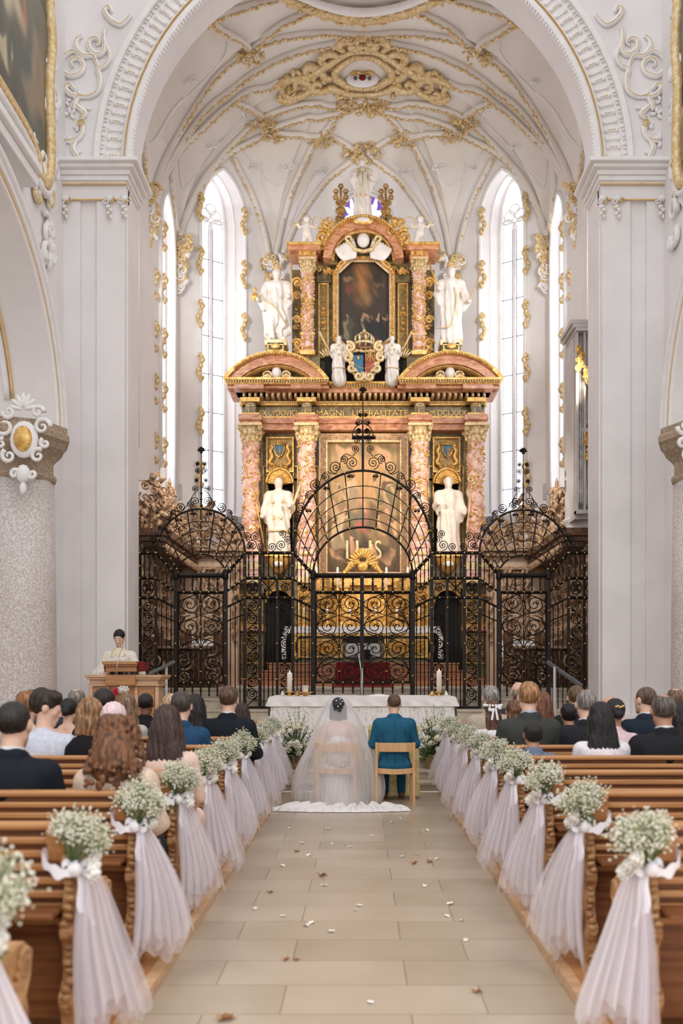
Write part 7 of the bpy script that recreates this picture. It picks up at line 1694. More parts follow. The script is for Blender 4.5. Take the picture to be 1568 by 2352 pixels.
for i, (px, py, sc) in enumerate([(682, 1957, 1), (740, 2013, 1.5), (950, 1985, 1.2), (987, 1982, 1.1), (620, 2051, .9), (656, 2206, .8), (681, 2206, .7), (1094, 2280, 1), (512, 2344, 1.3), (528, 2342, 1), (738, 2011, .8)]):
    Yp = H*F/(py-VY); o = obmesh('dry_leaf', lm, M['dry_leaf'], None); o.location = (P(px, py, Yp).x, Yp, .001); o.rotation_euler = (0, 0, i*2.1); o.scale = (sc, sc, sc)
    tag(o, 'small dry brown leaf lying on the aisle floor', 'leaf', 'dry leaves on the aisle')
# =================== PEOPLE ===================
def rotm(turn=0, nod=0, tilt=0): return (Matrix.Rotation(turn, 3, 'Z') @ Matrix.Rotation(nod, 3, 'X') @ Matrix.Rotation(tilt, 3, 'Y'))
def xf(prims, R, c, s=1):
    out = []; Rl = [list(r) for r in R]; idn = (R-Matrix.Identity(3)); plain = max(abs(idn[i][j]) for i in range(3) for j in range(3)) < 1e-6
    for p in prims:
        if p[0] == 'c': out.append(('c', tuple(R @ Vector(p[1])*s+Vector(c)), tuple(R @ Vector(p[2])*s+Vector(c)), p[3]*s, p[4]*s)+tuple(p[5:]))
        elif p[0] == 'e':
            neg = len(p) > 3 and p[3] == '-'; out.append(('e', tuple(R @ Vector(p[1])*s+Vector(c)), tuple(q*s for q in p[2]), None if plain else Rl, '-' if neg else '+'))
        elif p[0] == 'h': n = R @ Vector(p[1]); out.append(('h', tuple(n), p[2]*s+n.dot(Vector(c))))
    return out
HEAD = [('e', (0, -.012, .03), (.074, .093, .085)), ('e', (0, .03, -.03), (.058, .062, .085)), ('c', (-.044, .005, -.055), (-.014, .068, -.098), .022, .018), ('c', (.044, .005, -.055), (.014, .068, -.098), .022, .018), ('c', (-.012, .072, -.1), (.012, .072, -.1), .018, .018),
        ('c', (0, .088, .01), (0, .106, -.028), .009, .012), ('c', (-.012, .098, -.034), (.012, .098, -.034), .007, .007), ('c', (-.034, .078, .022), (.034, .078, .022), .011, .011), ('e', (-.036, .062, -.022), (.022, .02, .022)), ('e', (.036, .062, -.022), (.022, .02, .022)),
        ('c', (-.017, .09, -.062), (.017, .09, -.062), .006, .006), ('c', (-.014, .088, -.072), (.014, .088, -.072), .006, .006), ('e', (-.03, .1, .004), (.013, .012, .008), '-'), ('e', (.03, .1, .004), (.013, .012, .008), '-'), ('e', (-.03, .082, .004), (.011, .011, .009)), ('e', (.03, .082, .004), (.011, .011, .009)),
        ('e', (-.078, -.002, -.005), (.011, .019, .031)), ('e', (.078, -.002, -.005), (.011, .019, .031))]
HC_ = (0, .03, .715)
def hand(c, d, up, side, s=1):
    """palm, five fingers of unequal length and a side thumb; d = pointing direction"""
    c, d, up = Vector(c), Vector(d).normalized(), Vector(up).normalized(); x = d.cross(up).normalized()*side; pr = [('c', c, c+d*.05*s, .026*s, .03*s), ('c', c+x*.02*s, c+x*.026*s+d*.06*s, .016*s, .014*s), ('c', c-x*.02*s, c-x*.026*s+d*.06*s, .016*s, .014*s)]
    for k, L_ in enumerate((.062, .07, .066, .052)):
        o = c+d*.07*s+x*(.027-.018*k)*s; m = o+(d*.55-up*.12)*L_*s; pr += [('c', o, m, .0095*s, .009*s), ('c', m, m+(d*.35-up*.35)*L_*s, .009*s, .008*s)]
    o = c+d*.02*s+x*.028*s; m = o+(d*.5+x*.6)*.04*s; pr += [('c', o, m, .012*s, .011*s), ('c', m, m+(d*.8+x*.1)*.032*s, .011*s, .009*s)]
    return [('c', tuple(p[1]), tuple(p[2]), p[3], p[4]) for p in pr]
_c = {}
def body(w_=1.0, turn=0, nod=0, f=False):
    k = ('b', w_, turn, nod, f)
    if k in _c: return _c[k]
    sh = .165*w_; pr = xf(HEAD, rotm(turn, nod), HC_)
    nk = .05 if not f else .043
    pr += [('c', (0, -.01, .54), (0, .018, .67), nk+.006, nk), ('c', (-.045*w_, -.005, .3), (-.05*w_, -.01, .45), .085, .085), ('c', (.045*w_, -.005, .3), (.05*w_, -.01, .45), .085, .085), ('c', (-.03, .0, .06), (-.03, -.005, .3), .1, .085), ('c', (.03, .0, .06), (.03, -.005, .3), .1, .085), ('c', (-sh, -.012, .485), (sh, -.012, .485), .05, .05), ('c', (-.05, -.015, .53), (.05, -.015, .53), .045, .045), ('e', (-.07*w_, -.03, .42), (.08*w_, .07, .11)), ('e', (.07*w_, -.03, .42), (.08*w_, .07, .11))]
    for s in (-1, 1):
        el = (s*(.215*w_+.01), .03, .245); wr = (s*.12, .26, .165)
        pr += [('c', (s*(sh+.01), -.012, .475), el, .047*w_, .038*w_), ('c', el, wr, .038*w_, .026)]+hand(wr, (-s*.25, 1, -.12), (0, .1, 1), -s)
        pr += [('c', (s*.085, .02, .05), (s*.1, .43, .05), .075*w_, .052), ('c', (s*.1, .43, .05), (s*.1, .4, -.37), .052, .033), ('c', (s*.1, .4, -.4), (s*.105, .52, -.42), .032, .022)]
    V, Q = sdf_mesh(pr, .0085, .02); _c[k] = np_mesh('person', V, Q, 1); return _c[k]
def top(kind='jacket', w_=1.0):
    k = ('t', kind, w_)
    if k in _c: return _c[k]
    g = .0 if kind == 'jacket' else -.012
    pr = [('e', (0, -.01, .1), ((.165+g)*w_, .135+g, .15)), ('e', (0, -.012, .32), ((.172+g)*w_, .128+g, .22)), ('e', (0, -.02, .43), ((.19+g)*w_, .125+g, .14)), ('c', (-.158*w_, -.014, .49), (.158*w_, -.014, .49), .064+g, .064+g), ('c', (0, -.012, .5), (0, -.006, .56), .095+g, .06+g*.3)]
    for s in (-1, 1):
        if kind == 'strapless': continue
        el = (s*(.215*w_+.012), .03, .245); wr = (s*.125, .245, .17)
        pr += [('c', (s*(.175*w_), -.014, .475), el, .062+g, .052+g)]
        if kind != 'sleeveless': pr += [('c', el, wr, .052+g, .04+g)]
        pr += [('c', (s*.02, .055, .52), (s*.045, .0, .57), .018, .018)] if kind == 'jacket' else []
    if kind == 'strapless': pr = [('e', (0, -.01, .1), (.15*w_, .12, .15)), ('e', (0, -.012, .27), (.135*w_, .12, .18)), ('h', (0, .15, 1), .36)]
    if kind == 'jacket': pr += [('c', (-.12*w_, -.08, .0), (.12*w_, -.08, .0), .07, .07), ('c', (-.045, -.05, .575), (.045, -.05, .575), .022, .022), ('c', (.045, -.05, .575), (.062, .0, .565), .02, .018), ('c', (-.045, -.05, .575), (-.062, .0, .565), .02, .018)]
    a1 = .004 if kind != 'shirt' else .007
    pr += [('e', (0, .06, .62), (.05, .07, .07), None, '-')] if kind != 'strapless' else []
    V, Q = sdf_mesh(pr, .0095, .03, disp=lambda X, Y, Z: a1*np.sin(Z*34+np.abs(X)*28+Y*12)*np.clip((.46-Z)*4, 0, 1)+a1*.6*np.sin(X*70+Z*18)*np.clip((.5-Z)*4, 0, 1)); _c[k] = np_mesh('top', V, Q, 1); return _c[k]
def legs(w_=1.0, skirt=False):
    k = ('l', w_, skirt)
    if k in _c: return _c[k]
    pr = [('e', (0, .0, .05), (.165*w_, .135, .1))]
    for s in (-1, 1): pr += [('c', (s*.085, .02, .05), (s*.1, .43, .055), .088*w_, .066), ('c', (s*.1, .43, .055), (s*.1, .4, -.36), .064, .048)]
    if skirt: pr += [('c', (-.06, .3, .02), (.06, .3, .02), .09, .09), ('c', (0, .42, .0), (0, .42, -.2), .13, .12)]
    V, Q = sdf_mesh(pr, .012, .03); _c[k] = np_mesh('legs', V, Q, 1); return _c[k]
def shoe_me():
    if 's' in _c: return _c['s']
    out = []
    for s in (-1, 1):
        b = MB(); b.ball((s*.1, .375, -.40), (.034, .045, .045), 10, 7); b.ball((s*.105, .46, -.42), (.04, .09, .028), 10, 6); b.box(s*.1-.032, .34, -.452, s*.1+.032, .40, -.43); out.append(b.mesh('shoe'))
    _c['s'] = out; return out
def hair(style):
    k = ('h', style)
    if k in _c: return _c[k]
    cap = [('e', (0, -.018, .034), (.083, .101, .092))]; rr = random.Random(len(style)); cutF = ('h', (0, .8, -.6), .028); cutN = ('h', (0, .44, -.9), .036); face = ('e', (0, .105, -.035), (.066, .07, .1), '-')
    h_ = .0062; kk = .015; a1 = .0025
    if style == 'short': pr = cap+[cutF, cutN]
    elif style == 'crop': pr = [('e', (0, -.016, .033), (.079, .097, .088)), cutF, cutN]; a1 = .0012
    elif style == 'full': pr = cap+[('e', (.01, .03, .085), (.07, .06, .045)), ('e', (0, -.05, .07), (.075, .06, .06)), ('h', (0, .8, -.6), .05), cutN]; a1 = .004
    elif style == 'boy': pr = [('e', (0, -.018, .03), (.086, .104, .094)), ('e', (0, -.05, -.01), (.08, .06, .06)), ('h', (0, .8, -.6), .04), ('h', (0, .3, -.95), .052)]
    elif style == 'balding': pr = cap+[('e', (0, .01, .10), (.05, .09, .045), '-'), cutF, cutN]; a1 = .0015
    elif style == 'fringe': pr = [('e', (0, -.02, .0), (.081, .099, .07)), ('e', (0, .02, .12), (.075, .105, .1), '-'), cutF, cutN]; a1 = .0012
    elif style == 'long': pr = cap+[('e', (0, -.07, -.08), (.092, .06, .17)), ('e', (0, -.085, -.24), (.105, .055, .2)), ('c', (-.07, -.01, 0), (-.088, -.045, -.24), .03, .04), ('c', (.07, -.01, 0), (.088, -.045, -.24), .03, .04), ('e', (0, -.09, -.36), (.10, .045, .13)), face]; a1 = .004
    elif style == 'very_long': pr = cap+[('e', (0, -.07, -.08), (.096, .065, .17)), ('e', (0, -.09, -.26), (.125, .06, .22)), ('c', (-.07, -.01, 0), (-.1, -.045, -.26), .03, .045), ('c', (.07, -.01, 0), (.1, -.045, -.26), .03, .045), ('e', (0, -.095, -.42), (.13, .045, .17)), face]; a1 = .0035
    elif style == 'bob': pr = cap+[('e', (0, -.05, -.07), (.094, .07, .12)), ('c', (-.072, .0, .02), (-.085, -.01, -.13), .03, .03), ('c', (.072, .0, .02), (.085, -.01, -.13), .03, .03), face]; a1 = .004
    elif style == 'curly':
        pr = cap+[face]; 
        for i in range(420):
            u = rr.uniform(0, 2*PI); z = rr.uniform(-.25, .11); R_ = .105*math.sqrt(max(.05, 1-((z-.02)/.12)**2)) if z > .02 else .105+.05*min(1, (.02-z)/.2)
            x, y = R_*math.cos(u), R_*math.sin(u)*.9-.02
            if y > .045 and z < .05: continue
            if z < -.16 and y > -.02: continue
            y -= .06*min(1, max(0, (-.05-z)/.14))
            pr.insert(0, ('e', (x, y, z), (rr.uniform(.010, .018),)*3))
        pr += [('e', (0, -.095, -.13), (.12, .085, .18)), ('e', (0, -.05, -.06), (.1, .08, .12))]; kk = .01; a1 = .003; h_ = .0055
    elif style == 'bun': pr = cap+[('e', (0, -.115, -.01), (.045, .035, .045)), ('h', (0, .8, -.6), .03), ('h', (0, .3, -.95), .075)]
    elif style == 'half_up': pr = cap+[('e', (0, -.07, -.1), (.085, .05, .17)), ('e', (0, -.08, -.24), (.085, .045, .14)), ('e', (0, -.1, .02), (.04, .03, .03)), face]; a1 = .004
    elif style == 'scarf': pr = [('e', (0, -.018, .03), (.095, .113, .108)), ('c', (0, -.03, -.03), (0, -.05, -.14), .085, .07), ('e', (0, .11, -.02), (.06, .06, .085), '-')]; a1 = .003
    V, Q = sdf_mesh(xf(pr, Matrix.Identity(3), (0, 0, 0)), h_, kk, disp=lambda X, Y, Z: a1*np.sin(np.where(Z > -.06, np.arctan2(Y+.02, X)*.085, X)*420+Z*10)*.8+a1*.6*np.sin(X*190+Z*22+Y*60)); _c[k] = np_mesh('hair', V, Q, 0 if style == 'curly' else 1); return _c[k]
_hm = {}
def hm(c):
    k = ('h',)+c
    if k not in _hm: _hm[k] = mat('hair_%d_%d_%d' % c, tuple(int(x*.62) for x in c), tuple(min(255, int(x*1.25)) for x in c), .42, scale=9, bump=.5, bscale=26, stretch=(6, 6, .8))
    return _hm[k]
def cm(c, rough=.85):
    k = ('c', rough)+c
    if k not in _hm: _hm[k] = mat('cloth_%d_%d_%d' % c, tuple(int(x*.92) for x in c), c, rough, scale=30, bump=.12, bscale=120, spec=.25)
    return _hm[k]
def sm(c):
    k = ('s',)+c
    if k not in _hm: _hm[k] = mat('skin_%d_%d_%d' % c, tuple(int(x*.95) for x in c), c, .5, scale=8, spec=.35)
    return _hm[k]
FAIR, MID, TAN, DARK = (232, 190, 166), (222, 176, 150), (196, 146, 118), (120, 82, 64)
def collar_me():
    if 'col' in _c: return _c['col']
    b = MB(); b.grid(lambda u, v: ((.058+.004*v)*math.cos(2*PI*u), -.004+.008*v+(.058+.004*v)*math.sin(2*PI*u), .56+.045*v-.014*math.sin(2*PI*u)), 28, 3, closeu=True); _c['col'] = b.mesh('collar'); return _c['col']
def person(px, ytop, Y, label, hairst, hcol, skin, kind, col, f=False, w_=1.0, turn=0, nod=0, collar=None, trousers=(30, 32, 38), extra=None, zseat=.50, group=None, xoff=None):
    ztop = H-(ytop-VY)*Y/F; s = max(.72, min(1.12, (ztop-zseat)/.852)); loc = (xoff if xoff is not None else P(px, 0, Y).x, Y-.03*s, ztop-.852*s)
    me = body(w_, turn, nod, f); o = obmesh('person', me, sm(skin)); o.location = loc; o.scale = (s, s, s); tag(o, label, 'person', group)
    obmesh({'jacket': 'jacket', 'shirt': 'shirt', 'dress': 'dress', 'sleeveless': 'dress', 'strapless': 'dress'}[kind], top('shirt' if kind == 'dress' else kind, w_), cm(col), o)
    obmesh('skirt' if f else 'trousers', legs(w_, f), cm(col if kind in ('dress', 'sleeveless', 'strapless') else trousers), o)
    for sh_ in shoe_me(): obmesh('shoe', sh_, cm((40, 28, 22), .4), o)
    h_ = obmesh('headscarf' if hairst == 'scarf' else 'hair', hair(hairst), (cm(hcol) if hairst == 'scarf' else hm(hcol)), o); R = rotm(turn, nod); h_.location = Vector(HC_); h_.rotation_euler = R.to_euler()
    if collar: obmesh('shirt_collar', collar_me(), cm(collar), o)
    return o
ROWP = lambda k: ROW[k]+.22
W = (244, 242, 244)
people = [
 # left side
 (33, 1602, 2, 'man in a dark navy suit and white collar at the far left edge', 'crop', (34, 28, 24), FAIR, 'jacket', (24, 30, 40), dict(collar=W, w_=1.06)),
 (272, 1634, 2, 'woman with big curly brown hair in a beige jacket beside the aisle', 'curly', (112, 74, 46), FAIR, 'jacket', (222, 198, 178), dict(f=True, w_=.94)),
 (105, 1580, 4, 'dark-haired man in a pale blue shirt turning his face to the right', 'full', (48, 36, 28), FAIR, 'shirt', (214, 218, 232), dict(turn=-1.25, nod=-.25, w_=1.05)),
 (203, 1597, 4, 'woman with straight light brown hair in black, looking left', 'bob', (150, 112, 78), FAIR, 'dress', (24, 22, 26), dict(f=True, turn=.9, w_=.92)),
 (262, 1611, 4, 'person in a pale pink headscarf behind the curly-haired woman', 'scarf', (240, 214, 218), FAIR, 'dress', (238, 208, 212), dict(f=True, w_=.94)),
 (384, 1612, 3, 'woman with long straight dark brown hair and a blush dress beside the aisle', 'very_long', (64, 44, 38), FAIR, 'sleeveless', (236, 206, 190), dict(f=True, w_=.9)),
 (64, 1584, 5, 'ginger-haired person seated behind the man in navy at the far left', 'full', (150, 104, 66), FAIR, 'shirt', (206, 208, 214), dict()),
 (240, 1576, 5, 'dark-haired man seated beyond the pink headscarf', 'short', (36, 28, 26), MID, 'jacket', (40, 42, 52), dict()),
 (417, 1583, 5, 'man with greying dark hair in a bright blue suit', 'short', (70, 62, 56), FAIR, 'jacket', (38, 74, 108), dict(collar=None, w_=1.0)),
 (292, 1589, 6, 'woman with long streaked brown hair, seen past the pink headscarf', 'long', (132, 104, 78), FAIR, 'dress', (206, 196, 190), dict(f=True, w_=.9)),
 (393, 1590, 6, 'blond woman mostly hidden by the man in blue', 'bob', (196, 164, 128), FAIR, 'dress', (90, 96, 110), dict(f=True, w_=.9)),
 (449, 1590, 6, 'woman with long black hair in dark clothes, right of the man in blue', 'long', (34, 28, 28), MID, 'dress', (34, 34, 40), dict(f=True, w_=.88)),
 (158, 1600, 6, 'woman with a dark updo and bare shoulders', 'bun', (30, 24, 24), FAIR, 'strapless', (226, 196, 182), dict(f=True, w_=.9)),
 (177, 1578, 7, 'older man with thin grey hair above the dark updo', 'balding', (140, 130, 120), FAIR, 'jacket', (60, 64, 72), dict()),
 (335, 1588, 7, 'man with dark brown skin and cropped black hair in a black suit', 'crop', (26, 22, 22), DARK, 'jacket', (28, 28, 32), dict(w_=.95)),
 (525, 1571, 6, 'brown-haired man in a black suit and white collar nearest the aisle on the left', 'short', (92, 68, 48), FAIR, 'jacket', (26, 32, 38), dict(collar=W, w_=1.06)),
 (75, 1580, 7, 'brown-haired person at the far left by the column', 'short', (120, 92, 68), FAIR, 'jacket', (70, 70, 80), dict()),
 (556, 1612, 7, 'child with dark brown hair beside the man in the black suit, left', 'long', (60, 40, 32), FAIR, 'dress', (60, 40, 44), dict(f=True, w_=.85)),
 # right side
 (1126, 1571, 7, 'grey-haired man in a beige suit beside the aisle', 'short', (150, 146, 142), FAIR, 'jacket', (192, 178, 158), dict(collar=W, w_=1.02)),
 (1213, 1561, 5, 'ginger-blond man in a dark green-grey suit', 'short', (166, 122, 80), FAIR, 'jacket', (62, 66, 62), dict(collar=(186, 206, 230), w_=1.06)),
 (1223, 1652, 4, 'boy with black hair in a blue-grey jacket', 'boy', (26, 22, 22), TAN, 'jacket', (112, 124, 146), dict(w_=.9)),
 (1131, 1606, 6, 'girl with a white flower crown and ribbon in long brown hair', 'half_up', (104, 74, 58), FAIR, 'dress', (242, 238, 240), dict(f=True, w_=.82, xo=.0)),
 (1180, 1604, 6, 'girl with brown hair and a pink dress beside the flower-crowned girl', 'half_up', (112, 78, 54), FAIR, 'dress', (238, 208, 214), dict(f=True, w_=.84)),
 (1243, 1584, 6, 'woman with long auburn hair right of the ginger-blond man', 'long', (116, 74, 52), FAIR, 'dress', (44, 40, 46), dict(f=True, w_=.9)),
 (1190, 1562, 8, 'bald man behind the ginger-blond man', 'fringe', (170, 150, 132), FAIR, 'jacket', (56, 58, 64), dict()),
 (1322, 1571, 7, 'man with wavy brown hair in a dark suit, right of the handrail', 'short', (110, 84, 60), FAIR, 'jacket', (38, 40, 48), dict()),
 (1305, 1611, 6, 'child with black hair in dark clothes, right of the handrail', 'boy', (24, 20, 20), TAN, 'jacket', (30, 32, 36), dict(w_=.85)),
 (1345, 1579, 5, 'man with short grey hair in a charcoal suit', 'crop', (138, 130, 124), FAIR, 'jacket', (36, 38, 44), dict(w_=1.08, collar=W)),
 (1378, 1607, 4, 'woman with very long black hair and white sleeves', 'very_long', (26, 22, 24), TAN, 'dress', (238, 232, 238), dict(f=True, w_=.94)),
 (1411, 1600, 5, 'woman with a black bun and gold hair clip in a pink dress', 'bun', (28, 24, 26), TAN, 'sleeveless', (240, 212, 216), dict(f=True, w_=.9)),
 (1400, 1594, 6, 'balding man in a dark suit behind the black bun', 'fringe', (120, 104, 92), MID, 'jacket', (54, 44, 46), dict()),
 (1481, 1573, 6, 'man with short brown hair in a navy suit by the right pier', 'crop', (104, 82, 64), FAIR, 'jacket', (34, 46, 60), dict(turn=.5, collar=W)),
 (1522, 1588, 4, 'man with a greying bald crown in a black suit at the far right', 'balding', (96, 88, 80), TAN, 'jacket', (34, 34, 38), dict(w_=1.1, collar=W)),
 (1549, 1577, 7, 'brown-haired person at the right edge by the column', 'balding', (128, 100, 78), FAIR, 'jacket', (60, 60, 66), dict()),
 (1563, 1608, 5, 'woman with long wavy black hair at the right edge', 'long', (34, 28, 28), TAN, 'dress', (60, 44, 50), dict(f=True, w_=.92)),
 (1184, 1592, 7, 'dark-haired woman between the grey-haired and ginger-blond men', 'bob', (52, 38, 32), MID, 'dress', (80, 70, 74), dict(f=True, w_=.88)),
]
PPL = {}
for (px, yt, k, lb, st, hc, sk, kd, cl, kw) in people:
    kw = dict(kw); kw.pop('xo', None); Yp = ROWP(k)
    o = person(px, yt, Yp, lb, st, hc, sk, kd, cl, **kw); PPL[lb] = o
# separate the two who would otherwise share a seat
o = PPL['dark-haired woman between the grey-haired and ginger-blond men']; o.location.x += .04
# flower crown, ribbon, hair clip
def deco(lb): return PPL[[k for k in PPL if lb in k][0]]
o = deco('white flower crown'); g = MB()
for i in range(18): a = 2*PI*i/18; g.ball((.09*math.cos(a), .03-.02+.105*math.sin(a), .79), (.014, .014, .014), 6, 5)
q = g.build('flower_crown', M['rose']); q.parent = o; g = MB()
for s in (-1, 1): g.grid(lambda u, v: (s*(.005+.05*math.sin(PI*u*.9)+.02*u), -.105-.02*math.sin(PI*u), .77+(-.02+.03*v)+(.02-.02*u)*s), 8, 2); g.grid(lambda u, v: (s*.01+.02*(v-.5)+s*.02*u, -.11-.01*u, .765-.12*u), 8, 2)
q = g.build('ribbon', M['satin']); q.parent = o
o = deco('gold hair clip'); g = MB(); [g.ball((-.03+.015*i, -.125, .77+.006*math.sin(i*2)), (.012, .008, .01), 6, 4) for i in range(5)]; q = g.build('hair_clip', M['brass']); q.parent = o
# ---- groom
Yg = 10.42+.22
gr = person(905, 1590, Yg, 'groom in a teal blue suit sitting on a wooden chair with his back to us', 'crop', (96, 70, 52), FAIR, 'jacket', (38, 98, 128), w_=1.1, trousers=(30, 82, 110), nod=-.08, zseat=.46, xoff=XGr)
gr.location.x = XGr-.005
g = MB(); g.tube([(-.085, .03, .75), (-.08, .1, .745), (-.055, .125, .742)], .0025, 4); g.tube([(-.03+.024*math.cos(2*PI*i/14), .135, .738+.02*math.sin(2*PI*i/14)) for i in range(14)], .002, 4, closed=True); g.tube([(.03+.024*math.cos(2*PI*i/14), .135, .738+.02*math.sin(2*PI*i/14)) for i in range(14)], .002, 4, closed=True); q = g.build('glasses', M['lead']); q.parent = gr
for ch in gr.children:
    if ch.name.startswith('shoe'): ch.material_slots[0].material = mat('brown_leather', (84, 50, 34), (112, 70, 48), .3)
g = MB(); g.tube([(-.0, -.145, .52), (0, -.142, .3), (0, -.15, .02)], .0025, 4); 
for s in (-1, 1): g.tube([(s*.12, -.12, .45), (s*.13, -.13, .3), (s*.09, -.145, .05)], .002, 4)
q = g.build('jacket_seam', cm((24, 66, 90))); q.parent = gr
# ---- bride
br = person(779, 1599, Yg, 'bride in a white lace dress under a long sheer veil', 'bob', (48, 44, 46), (236, 200, 182), 'strapless', (244, 238, 238), f=True, w_=.9, zseat=.46, xoff=XBr+.02)
bx0 = br.location.x
V, Q = sdf_mesh([('c', (bx0-.08, Yg+.1, .42), (bx0+.08, Yg+.1, .42), .15, .15), ('c', (bx0, Yg+.25, .45), (bx0, Yg+.35, .1), .2, .3), ('c', (bx0-.05, Yg+.02, .3), (bx0, Yg+.05, .06), .19, .25), ('h', (0, 0, -1), -.004)], .015, .05, disp=lambda X, Y, Z: .012*np.sin(np.arctan2(Y-Yg, X-bx0)*22+Z*4)*np.clip((.5-Z)*3, 0, 1))
me = np_mesh('skirt', V, Q); me.materials.append(M['lace']); q = bpy.data.objects.new('lace_skirt', me); COL.objects.link(q); q.parent = br; q.matrix_parent_inverse = (Matrix.Translation(br.location) @ Matrix.Diagonal((*br.scale, 1))).inverted()
for ch in list(br.children):
    if ch.name.startswith('skirt') : bpy.data.objects.remove(ch)
    elif ch.name.startswith('dress'): ch.material_slots[0].material = M['lace']
g = MB(); rr = random.Random(3)
for i in range(60): 
    x, z = rr.uniform(-.13, .13), rr.uniform(.0, .33); g.ball((x, -.135+.1*(x/.14)**2*.6-.0, z), (rr.uniform(.006, .02), .004, rr.uniform(.006, .014)), 6, 4, Matrix.Rotation(rr.uniform(0, 3), 3, 'Y'))
q = g.build('lace_applique', M['satin']); q.parent = br
g = MB(); [g.ball((x, y, z), (.009, .006, .009), 6, 4) for x, y, z in ((-.02, -.095, .8), (.03, -.095, .82), (.03, -.1, .76), (.055, -.06, .79), (0, -.1, .73))]; q = g.build('hair_pearls', M['satin']); q.parent = br
# veil: falls from the crown of the head over the chair back to the floor, then spreads into a train
prof = [(1.285, .03), (1.27, .08), (1.22, .13), (1.12, .185), (1.0, .25), (.9, .29), (.8, .325), (.7, .36), (.6, .405), (.5, .455), (.4, .49), (.3, .51), (.2, .525), (.1, .52), (.03, .5), (.012, .52)]
def interp(z):
    for (z0, r0), (z1, r1) in zip(prof[:-1], prof[1:]):
        if z1 <= z <= z0: return r0+(r1-r0)*(z0-z)/(z0-z1)
    return prof[-1][1]
yc = Yg+.03
def veil(u, v, L_=0):
    i = v*(len(prof)-1); j = min(int(i), len(prof)-2); t_ = i-j; z = prof[j][0]+(prof[j+1][0]-prof[j][0])*t_; r = prof[j][1]+(prof[j+1][1]-prof[j][1])*t_
    a = math.radians(-215+250*u); pl = (1+.05*math.sin(a*15+1+3*v)*min(1, v*1.5)+.03*math.sin(a*33+v*5)*min(1, v*1.4)+(.05*math.sin(a*3+v*4+L_*2))*v)
    ry = .10+.30*min(1, (1.29-z)/.6)+.06*(1-z) if z > 0 else .45
    ry = {0: 1}.get(0)*min(.37, .085+.42*(1.285-z)) if z > .75 else .33+.10*(.75-z)
    cx = bx0+.0+.0*v; return (cx+r*pl*math.cos(a)*(1-.02*L_), yc+ry*pl*math.sin(a)*(1-.02*L_)+(.02 if z > .9 else 0), max(.012, z+.0))
g = MB(); g.grid(lambda u, v: veil(u, v), 220, 46)
vl = g.build('bridal_veil', M['veil']); vl.parent = br; vl.matrix_parent_inverse = (Matrix.Translation(br.location) @ Matrix.Diagonal((*br.scale, 1))).inverted()
g = MB(); rr = random.Random(9)
def train(u, v):      # u across, v from under the chair towards us
    xl, xr = P(618, 0, 10.0).x, P(946, 0, 9.9).x; wv = .35+.65*math.sin(PI*min(1, .15+v*.55)); x = (xl+xr)/2+(xr-xl)*(u-.5)*(.55+.45*v**.6); yb = 10.35-.42*v*(1-.25*abs(u-.5)**2*4)+.0
    z = .012+.022*(1+math.sin(u*44+3*v+math.sin(u*9)*2))*(.4+.6*(1-v))+.012*(1+math.sin(u*97+v*8)); return (x, yb+.012*math.sin(u*60), z if 0 < v < 1 else .006)
g.grid(train, 240, 14); tr = g.build('train', M['linen']); tr.parent = br; tr.matrix_parent_inverse = vl.matrix_parent_inverse.copy()
# ---- priest standing at the lectern
Yp = 13.62; sp_ = 1.0; hp_top = H+(VY-1445)*Yp/F; base_z = HP+.06; hh_ = hp_top-base_z; sc = hh_/1.80
b = MB(); b.box(-4.05, 13.35, HP, -3.2, 14.1, HP+.06); o = b.build('podium', M['ambo'], None, .005); tag(o, 'low wooden podium the priest stands on behind the lectern', 'podium')
hc = (0, .03, 1.665); R = rotm(0, -.42); pr = xf(HEAD, R, hc, 1.03)
pr += [('c', (0, -.01, 1.44), (0, .015, 1.6), .054, .05), ('c', (0, 0, 1.1), (0, 0, 1.38), .12, .13), ('c', (-.17, 0, 1.4), (.17, 0, 1.4), .05, .05), ('c', (0, 0, .9), (0, 0, 1.1), .13, .12)]
for s in (-1, 1):
    pr += [('c', (s*.18, 0, 1.39), (s*.25, .05, 1.12), .048, .04), ('c', (s*.25, .05, 1.12), (s*.13, .30, 1.12), .04, .028)]+hand((s*.13, .30, 1.12), (-s*.35, 1, 0), (0, 0, 1), -s)
    pr += [('c', (s*.09, 0, .88), (s*.1, .0, .48), .09, .06), ('c', (s*.1, 0, .48), (s*.1, -.02, .08), .058, .036), ('c', (s*.1, -.03, .04), (s*.12, .12, .03), .035, .028)]
V, Q = sdf_mesh(pr, .009, .02); me = np_mesh('person', V, Q, 1); pt = obmesh('person', me, sm((232, 192, 166))); pt.location = (P(275, 0, Yp).x, Yp, base_z); pt.scale = (sc, sc, sc); pt.rotation_euler = (0, 0, PI)
tag(pt, 'priest in a cream embroidered chasuble reading behind the lectern', 'person')
pr = [('c', (0, .01, .35), (0, 0, 1.3), .24, .15), ('c', (-.17, 0, 1.385), (.17, 0, 1.385), .075, .075), ('c', (0, 0, 1.38), (0, 0, 1.46), .1, .075)]
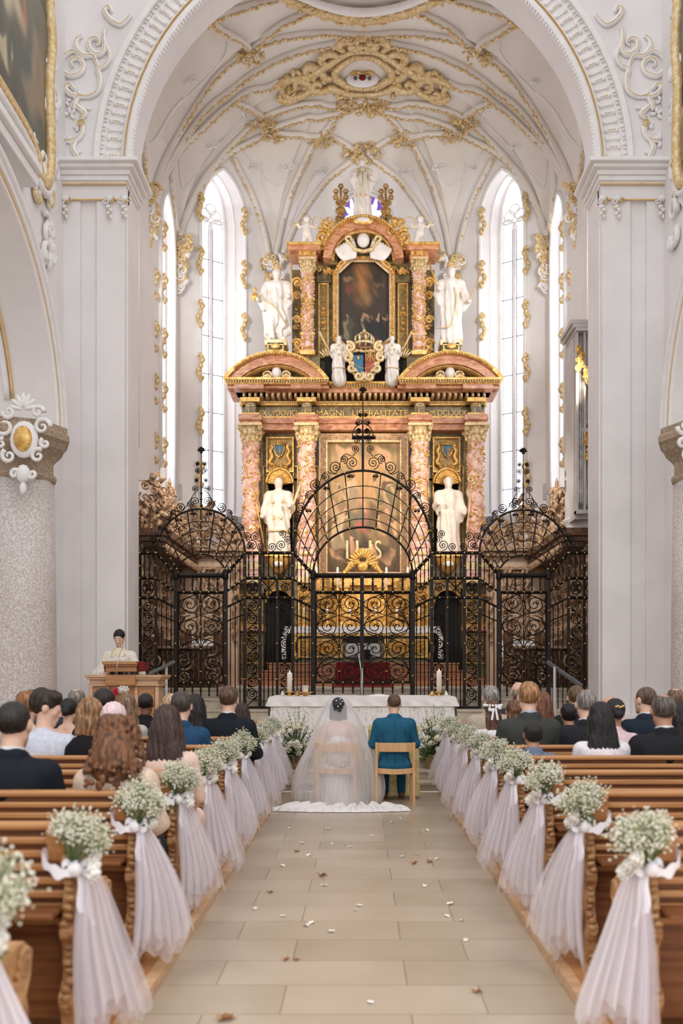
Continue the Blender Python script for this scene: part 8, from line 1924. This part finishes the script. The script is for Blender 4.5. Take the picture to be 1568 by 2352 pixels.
for s in (-1, 1): pr += [('c', (s*.17, 0, 1.38), (s*.29, .06, 1.08), .08, .11), ('c', (s*.29, .06, 1.08), (s*.27, .15, .95), .11, .1), ('c', (s*.29, .06, 1.08), (s*.30, -.02, .8), .1, .05), ('c', (s*.28, .06, 1.1), (s*.18, .24, 1.1), .07, .06)]
pr += [('e', (0, .03, 1.55), (.066, .075, .09), None, '-')]
V, Q = sdf_mesh(pr, .011, .05, disp=lambda X, Y, Z: .007*np.sin(X*48+Z*9)*np.clip((1.32-Z)*4, 0, 1)+.004*np.sin(X*95+Y*30+Z*20)*np.clip((1.3-Z)*4, 0, 1)); me = np_mesh('chasuble', V, Q); obmesh('chasuble', me, cm((244, 237, 222)), pt)
h_ = obmesh('hair', hair('short'), hm((22, 18, 20)), pt); h_.location = hc; h_.rotation_euler = R.to_euler(); h_.scale = (1.03,)*3
g = MB()
g.grid(lambda u, v: ((.075+.055*v)*math.cos(2*PI*u), .01+(.07+.05*v)*math.sin(2*PI*u)+.035*v*max(0, math.sin(2*PI*u)), 1.515-.075*v-.09*v*max(0, math.sin(2*PI*u))**2), 40, 6, closeu=True)
g.grid(lambda u, v: (-.035+.07*u, .163+.03*v, 1.40-.5*v), 4, 10); obmesh('embroidered_collar', g.mesh('c'), M['orphrey'], pt)
# face details of the priest: brows, closed lids, lips
fr_ = lambda p: Vector(hc)+(R @ Vector(p))*1.03
g = MB(); [g.tube([fr_((s*.014, .092, .022)), fr_((s*.03, .09, .03)), fr_((s*.046, .08, .024))], .0035, 5) for s in (-1, 1)]; obmesh('eyebrows', g.mesh('b'), hm((22, 18, 20)), pt)
g = MB(); [g.tube([fr_((s*.017, .0935, .0)), fr_((s*.03, .0955, -.004)), fr_((s*.043, .0875, .0))], .002, 5) for s in (-1, 1)]; obmesh('eyelashes', g.mesh('b'), hm((22, 18, 20)), pt)
g = MB(); g.tube([fr_((-.02, .093, -.066)), fr_((0, .099, -.064)), fr_((.02, .093, -.066))], .005, 6); obmesh('lips', g.mesh('b'), sm((196, 130, 118)), pt)
